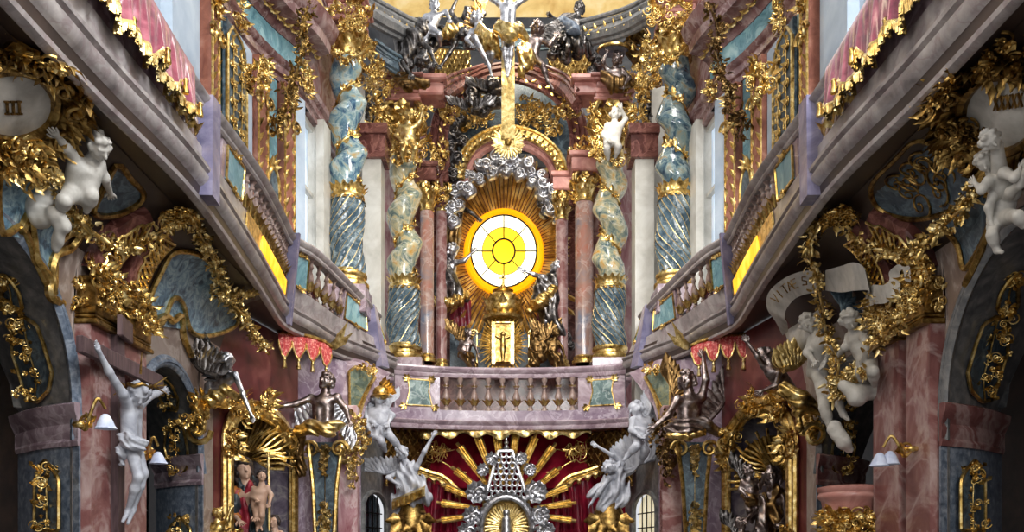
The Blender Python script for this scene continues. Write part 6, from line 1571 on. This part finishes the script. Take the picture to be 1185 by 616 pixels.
sconce(1056, 520, 1022, 524, 8.0, 'gold bracket lamp with two pale glass flower shades on the right pier', [(1018, 532), (1030, 530)])

# ---------------------------------------------------------------- crucifix on the left pier
t = thing('crucifix', 'life-size grey crucified figure on a dark wooden cross against the left pink pier', 'crucifix', (-3.6, 8.2, 1.0))
m = MB(); m.box((-3.72, 8.2, 2.2), (.07, .14, 3.0), 0, .01); m.build('upright', 'cross_wood', t)
m = MB(); m.box((-3.66, 8.2, 3.38), (.06, 1.7, .15), 0, .01); m.build('crossbeam', 'cross_wood', t)
m = MB(); m.box((-3.65, 8.2, 3.72), (.05, .34, .2), .15, .01); m.build('titulus', 'cross_wood', t)
fig('x', '', '', 8.1, 26, dict(head=(161, 454, -.1), neck=(155, 466), chest=(152, 476), pelvis=(152, 510), sl=(142, 456, -.25), el=(126, 430, -.45), hl=(116, 410, -.6), sr=(168, 462, .25), er=(180, 456, .5), hr=(190, 452, .8), kl=(160, 552, -.1), al=(148, 592), tl=(142, 604, -.1), kr=(166, 548, 0), ar=(154, 590, .05), tr=(148, 606, -.02)), 'grey_stucco', face=(.55, -.65, -.5), beard=True, long_hair=.5, root=t, part='corpus')
cloth(t, 'loincloth', 'grey_stucco', [(143, 506, -.1), (153, 512, -.15), (164, 514, -.1)], [6.5, 8.5, 7], 8.1, .3, 8, (.6, 0, 1), extra=[([(145, 506, -.12), (140, 524, -.12), (142, 536, -.1)], [5, 5.5, 3])])
m = MB(); o = P(161, 448, 8.0)
for d in (A(-1, 0, .02), A(1, .2, .1), A(.1, 0, 1)):
    for k in (-.08, 0, .08): m.tube([o + d * .12, o + d * .24 + A(0, 0, k)], [.012, .004], 5)
a = np.linspace(0, 2 * PI, 20, endpoint=False); m.tube([o + A(.105 * math.cos(q), .11 * math.sin(q), .012 * math.sin(5 * q)) for q in a], .018, 6, closed=True)
m.build('rayed_crown', 'gold_dark', t)
# ---------------------------------------------------------------- saints and small angels of the altar recess
r = fig('saint_statue', 'silver saint kneeling on a gold bracket to the left of the oval window', 'statue', 19.5, 16, dict(head=(523, 290, -.1), neck=(520, 300), chest=(519, 309), pelvis=(517, 330), sl=(527, 304, -.1), el=(537, 302, -.2), hl=(545, 294, -.25), sr=(512, 304, .05), er=(508, 316), hr=(518, 322, -.2), kl=(530, 342, -.15), kr=(516, 346, -.1)), 'silver', face=(.6, -.7, .2), beard=True)
cloth(r, 'robe', 'silver_dark', [(518, 306, .05), (514, 325), (512, 344)], [9, 13, 11], 19.5, .2, 6, (1, .3, .2), extra=[([(518, 326, -.1), (534, 344, -.1)], [10, 8])])
r = fig('saint_statue', 'slim silver figure standing above the kneeling saint, upper left of the oval window', 'statue', 19.6, 14, dict(head=(530, 228), neck=(529, 237), chest=(528, 246), pelvis=(526, 264), sl=(535, 241), el=(545, 246, -.1), hl=(552, 252, -.15), sr=(521, 242), er=(514, 250), hr=(510, 258, -.1), kl=(528, 278, -.1), al=(527, 292), kr=(523, 278), ar=(521, 292)), 'silver_dark', face=(.7, -.7, -.2))
cloth(r, 'robe', 'bronze', [(527, 246), (525, 266), (523, 288)], [7, 9, 9], 19.6, .2, 6, (1, .3, .1))
t = thing('gilded_bracket', 'gold ruffled bracket carrying the left kneeling saint', 'bracket', tuple(P(520, 352, 19.5)))
cloth(t, 'ruffle', 'gold', [(502, 345), (515, 352, -.1), (530, 348, -.15), (542, 340)], [5, 7, 7, 4], 19.45, .3, 6, (1, 0, .2))
r = fig('saint_statue', 'silver bearded saint in swirling robe gesturing up to the window on its right', 'statue', 19.4, 16, dict(head=(645, 308, -.1), neck=(641, 318), chest=(637, 327), pelvis=(634, 348), sl=(646, 323), el=(652, 336, -.1), hl=(642, 344, -.25), sr=(629, 321, -.1), er=(618, 318, -.2), hr=(608, 314, -.25), kl=(646, 368, -.1), al=(652, 388), kr=(632, 372, -.15), ar=(640, 392)), 'silver', face=(-.8, -.6, .2), beard=True, long_hair=.3)
cloth(r, 'robe', 'silver_dark', [(638, 324), (636, 350), (645, 384)], [10, 14, 14], 19.4, .22, 6, (1, .3, .4), extra=[([(628, 330, -.1), (622, 350, -.1)], [8, 7])])
cloth(r, 'mantle', 'gold', [(640, 336, -.2), (624, 352, -.25), (612, 360, -.15)], [6, 8, 4], 19.4, .25, 6, (.5, 0, 1))
cloud('cloud_support', 'silver cloud scrolls under the right-hand saint by the window', 'silver_dark', 19.4, [(634, 394, 7), (646, 396, 7), (656, 390, 6), (660, 400, 5), (640, 402, 6)], kind='thing')
for lab, cx, s, Y in (('small silver angel seated beside the tabernacle on the left, holding a staff', 540, 1, 19.0), ('small bronze angel with crossed arms beside the tabernacle, nearer of the right pair', 622, -1, 18.9), ('small bronze angel turning away at the far right of the tabernacle', 640, 1, 19.1)):
    r = fig('angel_statue', lab, 'statue', Y, 11, dict(head=(cx + 3 * s, 386), neck=(cx + 2 * s, 393), chest=(cx, 399), pelvis=(cx - 3 * s, 412), sl=(cx + 6, 396), el=(cx + 11, 403, -.1), hl=(cx + 10 + 3 * s, 410, -.15), sr=(cx - 6, 396), er=(cx - 9, 404), hr=(cx - 3, 408, -.18), kl=(cx + 7 * s, 418, -.2), al=(cx + 8 * s, 430, -.1), kr=(cx + 2 * s, 420, -.15), ar=(cx + 3 * s, 432, -.1)), 'silver_brown' if s > 0 and cx < 600 else 'bronze', face=(.6 * s, -.8, 0))
    wing(r, 'bronze', (cx - 3 * s, 396), (cx - 18 * s, 382), Y + .1, 15, -s, n=8, dy=.05, dyt=.1)
    cloth(r, 'drapery', 'bronze', [(cx - 6, 410), (cx + 2, 414, -.1), (cx + 7 * s, 424, -.1)], [5, 7, 6], Y, .25, 6, (1, 0, .4))
for px, s in ((552, 1), (612, -1)):
    t = thing('crozier', f'gold crozier with curled head standing {"left" if s > 0 else "right"} of the tabernacle door', 'crozier', tuple(P(px, 428, 18.95)))
    m = MB(); m.tube([P(px, 428, 18.95), P(px, 388, 18.95)], .02, 6); m.scroll(P(px - s * 4, 386, 18.95), (s, 0, 0), (0, 0, 1), .09, 1.4, .02, 0, 6, 1); m.build('staff', 'gold_pale', t)

# ---------------------------------------------------------------- crowning zone above the altar arch
def heavy_mold(label, pts, mt, gold=True, th=9):
    pp = smooth_path([P(x, y, Y) for x, y, Y in pts], 8); u = pp[:, 1:2].mean() / F
    t = thing('cornice_arc', label, 'cornice', tuple(pp.mean(0)), kind='thing'); m = MB()
    for dz, fw, r in ((.0, 0, th), (.9, .14, th * .45), (-.9, -.02, th * .4), (1.5, .22, th * .3), (.45, .1, th * .35)): m.tube(pp + A(0, -fw, dz * th * u), r * u, 8, up=(0, 0, 1))
    m.build('moulding', mt, t)
    if gold:
        m = MB(); q = resample(pp + A(0, -.2, .1 * th * u), .14)
        for i in range(1, len(q) - 1): m.leaf(q[i], nrm(q[i + 1] - q[i] + A(0, 0, .1 * (-1) ** i)), (0, -1, 0), .15, .08, .4)
        m.build('gilt_leaves', 'gold', t)
heavy_mold('dark grey broken cornice sweeping in from the left great column', [(414, 6, 15.9), (434, 20, 16.4), (456, 32, 17.0), (476, 42, 17.6), (500, 50, 18.2)], 'grey_stone')
heavy_mold('grey-green curved cornice with gold leaf sweeping in from the right great column', [(776, -2, 15.9), (752, 16, 16.4), (726, 30, 17.0), (700, 38, 17.6), (668, 46, 18.2)], 'grey_stone')
heavy_mold('dark cornice length behind the crucifix shaft high over the altar', [(500, 46, 18.6), (545, 50, 19.0), (588, 52, 19.2), (632, 50, 19.0), (672, 46, 18.6)], 'scagliola_dark', False, 6)
heavy_mold('burgundy curved cornice dipping from the left small column to the cross', [(512, 112, 18.0), (524, 104, 18.5), (540, 98, 19.0), (560, 92, 19.2)], 'burgundy', False, 7)
heavy_mold('burgundy curved cornice rising from the right small column to the cross', [(668, 122, 18.0), (656, 106, 18.4), (640, 97, 18.8), (618, 90, 19.0), (600, 86, 19.2)], 'burgundy', False, 7)
for s in (-1, 1):
    X = (lambda x: x) if s < 0 else (lambda x: 1178 - x)
    m = MB(); m.box(P(X(480), 108, 18.1), (1.25, .6, .34), 0, .03); m.box(P(X(480), 98, 18.0), (1.36, .7, .12), 0, .03); m.build('trim_entablature_' + ('left' if s < 0 else 'right'), 'rose_block', kind='structure')
    # gold scale-pattern coves
    t = thing('diaper_cove', f'gold scale-patterned cove between dark figures, {"left" if s < 0 else "right"} of the crucifix', 'panel', tuple(P(X(516), 100, 19.2)))
    G = [[P(X(x), y, 19.3 + .4 * math.sin(PI * (x - 492) / 52) - .004 * (y - 55)) for x in np.linspace(492, 544, 10)] for y in (52, 62, 74, 86, 99)]
    m = MB(); m.grid(np.array(G)); m.build('field', 'gold_dark', t)
    m = MB()
    for row in range(7):
        for c_ in range(9):
            x = 496 + c_ * 5.4 + (row % 2) * 2.7; y = 58 + row * 6
            o = P(X(x), y, 19.22 + .4 * math.sin(PI * (x - 492) / 52) - .004 * (y - 55)); a = np.linspace(PI, 2 * PI, 7)
            m.tube([o + A(.052 * math.cos(q), 0, .1 * math.sin(q)) for q in a], .014, 5)
    sc_ = m.build('scale_pattern', 'gold', t); sc_['kind'] = 'stuff'
    # gold festoons from the great columns and along the capitals
    R.seed(400 + s)
    side = 'left' if s < 0 else 'right'
    for lab, pts, Y, r_, mt in ((f'gold festoon hanging between the two {side} twisted columns', [(430, 52), (436, 76), (430, 100), (438, 124), (432, 150), (440, 172)], 17.2, .13, 'gold'),
                                (f'gold garland draped over the {side} small column capital', [(442, 122), (452, 144), (466, 154), (482, 146), (496, 124)], 17.45, .13, 'gold'),
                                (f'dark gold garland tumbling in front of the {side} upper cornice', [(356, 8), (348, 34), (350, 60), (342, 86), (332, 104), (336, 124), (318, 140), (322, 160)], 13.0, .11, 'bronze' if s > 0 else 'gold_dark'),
                                (f'gold garland looped across the {side} great column capital', [(378, 44), (390, 62), (404, 68), (420, 60), (432, 48)], 15.0, .1, 'gold')):
        m = MB(); garland(m, [P(X(x), y, Y) for x, y in pts], r_, 1., .13); tag(m.build('flower_garland', mt), lab, 'garland')
    for (x, y, Y, w_, h_, k, lab) in ((470, 168, 17.5, .5, .42, 64, f'dense gold foliage swathing the {side} small capital'), (446, 96, 17.5, .3, .3, 36, f'gold leaf bunch at the outer end of the {side} small entablature'), (404, 20, 15.0, .4, .3, 46, f'gold foliage on the block above the {side} great column'), (428, 84, 16.6, .26, .34, 34, f'gold leaf bunch beside the neck of the {side} great column'), (300, 92, 11.7, .18, .24, 20, f'gold leaf capital under the {side} upper cornice')):
        t = thing('gilded_spray', lab, 'ornament', tuple(P(X(x), y, Y)))
        m = MB(); clump(m, P(X(x), y, Y), (0, -1, 0), (w_, h_), k, leafL=.17); m.build('leaves', 'gold', t)
    cloud('silver_cloud', f'dark silver cloud clump between the {side} twisted columns', 'silver_dark', 17.6, [(X(x), y, r_) for x, y, r_ in ((422, 112, 8), (430, 124, 8), (424, 140, 9), (432, 152, 8), (424, 164, 8), (436, 112, 6))], kind='thing')
    # gold leaf branches crossing the arch shoulder
    t = thing('gilded_spray', f'gold tendrils over the {side} shoulder of the big burgundy arch', 'ornament', tuple(P(X(518), 150, 18.7)))
    m = MB()
    for x, y, k in ((520, 128, 20), (508, 178, 18), (506, 226, 16)): clump(m, P(X(x), y, 18.75), (0, -1, 0), (.2, .26), k, leafL=.17)
    m.build('leaves', 'gold', t)
# cherub clouds under the crucifix
cloud('cherub_cloud', 'dark silver cloud balls clustered left of the cross shaft', 'silver_dark', 18.3, [(546, 112, 10), (558, 100, 8), (572, 102, 11), (566, 118, 9), (552, 126, 8), (574, 120, 7), (544, 98, 7), (560, 130, 6)], kind='thing')
cloud('cherub_cloud', 'dark silver cloud curls right of the crucified figure', 'silver_dark', 18.2, [(648, 56, 8), (660, 50, 8), (654, 66, 8), (668, 62, 7), (640, 62, 7), (676, 54, 7), (686, 66, 7), (692, 74, 8), (684, 84, 6)], kind='thing')
cloud('cherub_cloud', 'dark silver cloud heap at the left end of the diaper cove', 'silver_dark', 17.9, [(488, 86, 8), (478, 92, 7), (496, 78, 7), (470, 86, 7), (486, 70, 7), (500, 92, 6)], kind='thing')
for k, (x, y, lab) in enumerate(((568, 96, 'dark silver cherub head in the clouds left of the cross shaft'), (652, 44, 'silver cherub head peering over the clouds right of the crucified figure'), (545, 118, 'dark silver cherub head lowest in the cloud cluster left of the cross'))):
    r = fig('cherub', lab, 'statue', 17.9, 14, dict(head=(x, y), neck=(x, y + 9)), 'silver_dark', face=(-.3 + .3 * k, -.9, -.3), putto=True)
    wing(r, 'silver_dark', (x - 4, y + 8), (x - 18, y + 2), 17.95, 12, -1, n=6); wing(r, 'silver_dark', (x + 4, y + 8), (x + 18, y + 2), 17.95, 12, 1, n=6)
# large silver angels of the crown
def crown(lab, Y, hs, J, mt, face, clothes=(), wings=(), **kw):
    r = fig('angel_statue', lab, 'statue', Y, hs, J, mt, face=face, **kw)
    for (nm, cm, pts, rad, tv) in clothes: cloth(r, nm, cm, pts, rad, Y, .28, 6, tv)
    for (cm, a, b, w_, sd) in wings: wing(r, cm, a, b, Y + .1, w_, sd, n=9, dy=.05, dyt=.15)
crown('silver angel with gold drapery and one bare leg hanging beside the crucified figure, left', 17.5, 16, dict(head=(552, 22), neck=(553, 32), chest=(553, 38), pelvis=(558, 50, .05), sl=(560, 36), el=(568, 40, -.1), hl=(574, 32, -.1), sr=(546, 38), er=(540, 46), hr=(546, 52, -.15), kl=(550, 44, -.35), al=(566, 76, -.3), tl=(569, 88, -.4), kr=(570, 62, -.2), ar=(566, 78, 0)), 'silver', (.7, -.6, .1), [('drapery', 'gold', [(556, 38, -.05), (566, 48, -.2), (572, 60, -.1)], [9, 11, 8], (1, 0, .4))], [('bronze', (548, 36), (558, 2), 18, 1)])
crown('silver angel turned from behind with leg swinging right of the crucified figure', 17.5, 16, dict(head=(622, 32, -.1), neck=(619, 41), chest=(617, 48), pelvis=(614, 66), sl=(626, 46), el=(636, 52, -.1), hl=(642, 44, -.1), sr=(609, 46), er=(602, 54), hr=(606, 62, -.15), kl=(628, 76, -.2), al=(634, 94, -.1), tl=(640, 103, -.2), kr=(606, 78, -.2), ar=(600, 92)), 'silver_brown', (-.7, -.6, .2), [('drapery', 'gold', [(606, 58), (612, 68, -.2), (604, 84, -.15)], [8, 9, 5], (1, 0, .4))], [('silver_dark', (622, 42), (648, 24), 18, -1)])
crown('dark silver angel with gold hair bowing low left of the crucified group', 17.9, 15, dict(head=(537, 40, -.2), neck=(530, 42, -.1), chest=(524, 44), pelvis=(506, 46, .1), sl=(527, 50, -.1), el=(520, 62, -.15), hl=(512, 74, -.2), sr=(520, 38), er=(512, 32), hr=(504, 30), kl=(500, 60, -.1), kr=(492, 54)), 'silver_dark', (.8, -.4, -.4), [('back_cloth', 'gold', [(532, 34, .0), (522, 36, -.1), (512, 42, -.05)], [6, 8, 6], (1, 0, .2))])
crown('dark angel with both arms arched overhead against the yellow light', 18.4, 15, dict(head=(541, 17), neck=(541, 27), chest=(542, 35), pelvis=(544, 52), sl=(550, 29), el=(560, 16), hl=(548, 0), sr=(532, 29), er=(522, 14), hr=(530, -4)), 'silver_dark', (0, -.9, -.3))
crown('pale silver putto perched on the left cornice at the top edge', 17.8, 14, dict(head=(503, 6), neck=(502, 15), chest=(500, 22), pelvis=(496, 36), sl=(507, 19), el=(516, 14), hl=(520, 22, -.1), sr=(493, 20), er=(486, 28), hr=(484, 38), kl=(508, 40, -.2), al=(510, 52), kr=(492, 48, -.15), ar=(494, 58)), 'silver', (.6, -.7, 0), putto=True)
crown('dark silver draped prophet bending forward on the left entablature', 17.3, 18, dict(head=(489, 68, -.25), neck=(483, 58, -.1), chest=(478, 50), pelvis=(466, 46, .1), sl=(488, 50, -.1), el=(498, 58, -.2), hl=(502, 70, -.3), sr=(472, 56, -.1), er=(466, 72, -.2), hr=(474, 84, -.25), kl=(476, 76, -.2), kr=(462, 74, -.1)), 'silver_dark', (.5, -.6, -.5), [('mantle', 'silver_dark', [(490, 28, .0), (480, 44, -.1), (470, 66, -.15), (468, 84, -.1)], [7, 10, 9, 6], (1, 0, .5)), ('sash', 'bronze', [(456, 84), (472, 96, -.1), (492, 98)], [6, 8, 6], (.3, 0, 1))], beard=True)
crown('silver seated figure with blue mantle at the upper right of the crucified group', 18.0, 15, dict(head=(670, 10), neck=(668, 19), chest=(666, 26), pelvis=(662, 40), sl=(675, 24), el=(684, 32), hl=(680, 42, -.1), sr=(658, 22), er=(648, 26), hr=(640, 20, -.1), kl=(676, 50, -.2), kr=(658, 54, -.2), al=(680, 66), ar=(656, 68)), 'silver_dark', (-.6, -.7, -.3), [('mantle', 'blue_grey', [(640, 28), (652, 26, -.15), (664, 34, -.2)], [4, 7, 8], (.4, 0, 1)), ('drapery', 'silver_dark', [(664, 38), (670, 52, -.1), (682, 58)], [8, 9, 6], (1, 0, .3))])
crown('silver bust emerging under a tilted blue disc on the right entablature', 17.4, 15, dict(head=(714, 68, -.1), neck=(712, 78), chest=(711, 85), pelvis=(712, 98), sl=(720, 81), el=(728, 90, -.1), hl=(722, 98, -.2), sr=(703, 82), er=(698, 72, -.1), hr=(702, 62, -.15)), 'silver_brown', (-.3, -.9, 0), [('drapery', 'bronze', [(700, 90), (712, 98, -.15), (726, 96)], [7, 9, 6], (1, 0, .4))])
t = thing('blue_disc', 'tilted blue disc with gold rim over a bust, right of the diaper cove', 'disc', tuple(P(710, 62, 17.3)))
m = MB(); o = P(710, 60, 17.35); a = np.linspace(0, 2 * PI, 28, endpoint=False)
lp = [o + A(.3 * math.cos(q), .3 * math.sin(q), .05 * math.sin(q) + .04) for q in a]; m.fan(lp); m.fan([p - A(0, 0, .04) for p in lp]); m.build('disc', 'blue_grey', t)
m = MB(); m.tube(lp, .035, 7, closed=True); m.build('rim', 'gold', t)
crown('small white stucco cherub sitting against the sunlit right small capital', 17.2, 15, dict(head=(712, 132), neck=(711, 142), chest=(710, 149), pelvis=(708, 164), sl=(718, 146), el=(724, 138), hl=(720, 128, -.1), sr=(703, 146), er=(698, 156), hr=(704, 162, -.15), kl=(716, 170, -.25), al=(712, 182), kr=(702, 172, -.2), ar=(704, 184)), 'white_stucco', (-.3, -.9, 0), putto=True)
crown('gold putto clinging to the left small capital', 17.2, 14, dict(head=(474, 134), neck=(472, 144), chest=(471, 151), pelvis=(472, 166), sl=(479, 148), el=(486, 140), hl=(488, 130, -.1), sr=(464, 148), er=(458, 158), hr=(464, 164, -.15), kl=(480, 172, -.25), al=(478, 184), kr=(466, 174, -.2), ar=(468, 186)), 'gold_pale', (.3, -.9, 0), putto=True)
heavy_mold('blue-black flared slab at the left of the crown beneath the prophet', [(436, 62, 17.0), (452, 74, 17.1), (468, 84, 17.3)], 'scagliola_dark', False, 6)
heavy_mold('dark scroll volute with gold lines right of the blue disc', [(724, 52, 17.4), (740, 44, 17.2), (750, 58, 17.1), (738, 70, 17.3), (728, 60, 17.4)], 'bronze', True, 5)
# ---------------------------------------------------------------- light, camera, colour management
w = bpy.data.worlds.new('World'); sc.world = w; w.use_nodes = True
bg = w.node_tree.nodes['Background']; bg.inputs[0].default_value = (.93, .95, 1., 1); bg.inputs[1].default_value = .75
def area(name, loc, tgt, size, power, col=(1, 1, 1), sy=None):
    l = bpy.data.lights.new(name, 'AREA'); l.energy = power; l.size = size; l.color = col
    if sy: l.shape = 'RECTANGLE'; l.size_y = sy
    o = bpy.data.objects.new(name, l); COL.objects.link(o); o.location = loc
    d = A(*tgt) - A(*loc); from_ = bpy.data.objects.new
    import mathutils
    o.rotation_euler = mathutils.Vector(d).to_track_quat('-Z', 'Y').to_euler()
    return o
area('facade_window_light', (2.2, -3.5, 9.), (-.6, 17, 5.), 3.2, 800, (1, .97, .92), 4.5)
area('high_window_light', (2.6, 13.4, 15.), (-1, 18, 8), 2.4, 420, (1, .97, .9))
area('gallery_light', (3.0, 3.0, 9.), (-3.4, 9.5, 4.6), 2.0, 700, (.92, .96, 1.))
area('warm_fill_light', (-2.6, 6.0, 10.), (3.6, 10, 5.), 2.0, 160, (1, .84, .62))
area('altar_recess_fill', (-.1, 17.8, 13.2), (-.1, 20.0, 8.6), 1.2, 130, (1, .9, .72))  # unseen fill added to brighten the rays and the recess
area('lower_altar_fill', (0, 12.5, 7.5), (0, 17.5, 3.0), 1.6, 200, (1, .95, .9))  # unseen fill added to brighten the zone below the balcony
l = bpy.data.lights.new('nave_fill', 'POINT'); l.energy = 110; l.shadow_soft_size = .6; l.color = (1, .94, .86)  # unseen point fill added to lift the dark side niches, no fitting here
o = bpy.data.objects.new('nave_fill', l); COL.objects.link(o); o.location = (0, 4.5, 5.2)
def spot(name, loc, tgt, power, deg):
    l = bpy.data.lights.new(name, 'SPOT'); l.energy = power; l.spot_size = math.radians(deg); l.spot_blend = .25; l.shadow_soft_size = .05; l.color = (1, .95, .86)
    o = bpy.data.objects.new(name, l); COL.objects.link(o); o.location = loc
    import mathutils
    o.rotation_euler = mathutils.Vector(A(*tgt) - A(*loc)).to_track_quat('-Z', 'Y').to_euler()
spot('sunbeam_capital', (-2.2, 5., 14.), P(711, 150, 17.3), 9000, 4.2)
spot('sunbeam_cross', (-2.2, 5., 15.), P(588, 92, 17.4), 4000, 1.6)
spot('sunbeam_block', (-1.6, 8., 14.), P(650, 218, 19.3), 5000, 2.6)
cam = bpy.data.cameras.new('camera'); co = bpy.data.objects.new('camera', cam); COL.objects.link(co)
co.location = (0, 0, EYE); co.rotation_euler = (PI / 2, 0, 0)
cam.sensor_width = 36; cam.lens = F / 1185 * 36
cam.shift_x = (592.5 - VX) / 1185; cam.shift_y = (HY - 308) / 1185
cam.clip_start = .1; cam.clip_end = 100
sc.camera = co
sc.view_settings.view_transform = 'Standard'; sc.view_settings.look = 'None'
sc.view_settings.exposure = .1; sc.view_settings.gamma = 1; sc.view_settings.use_curve_mapping = False
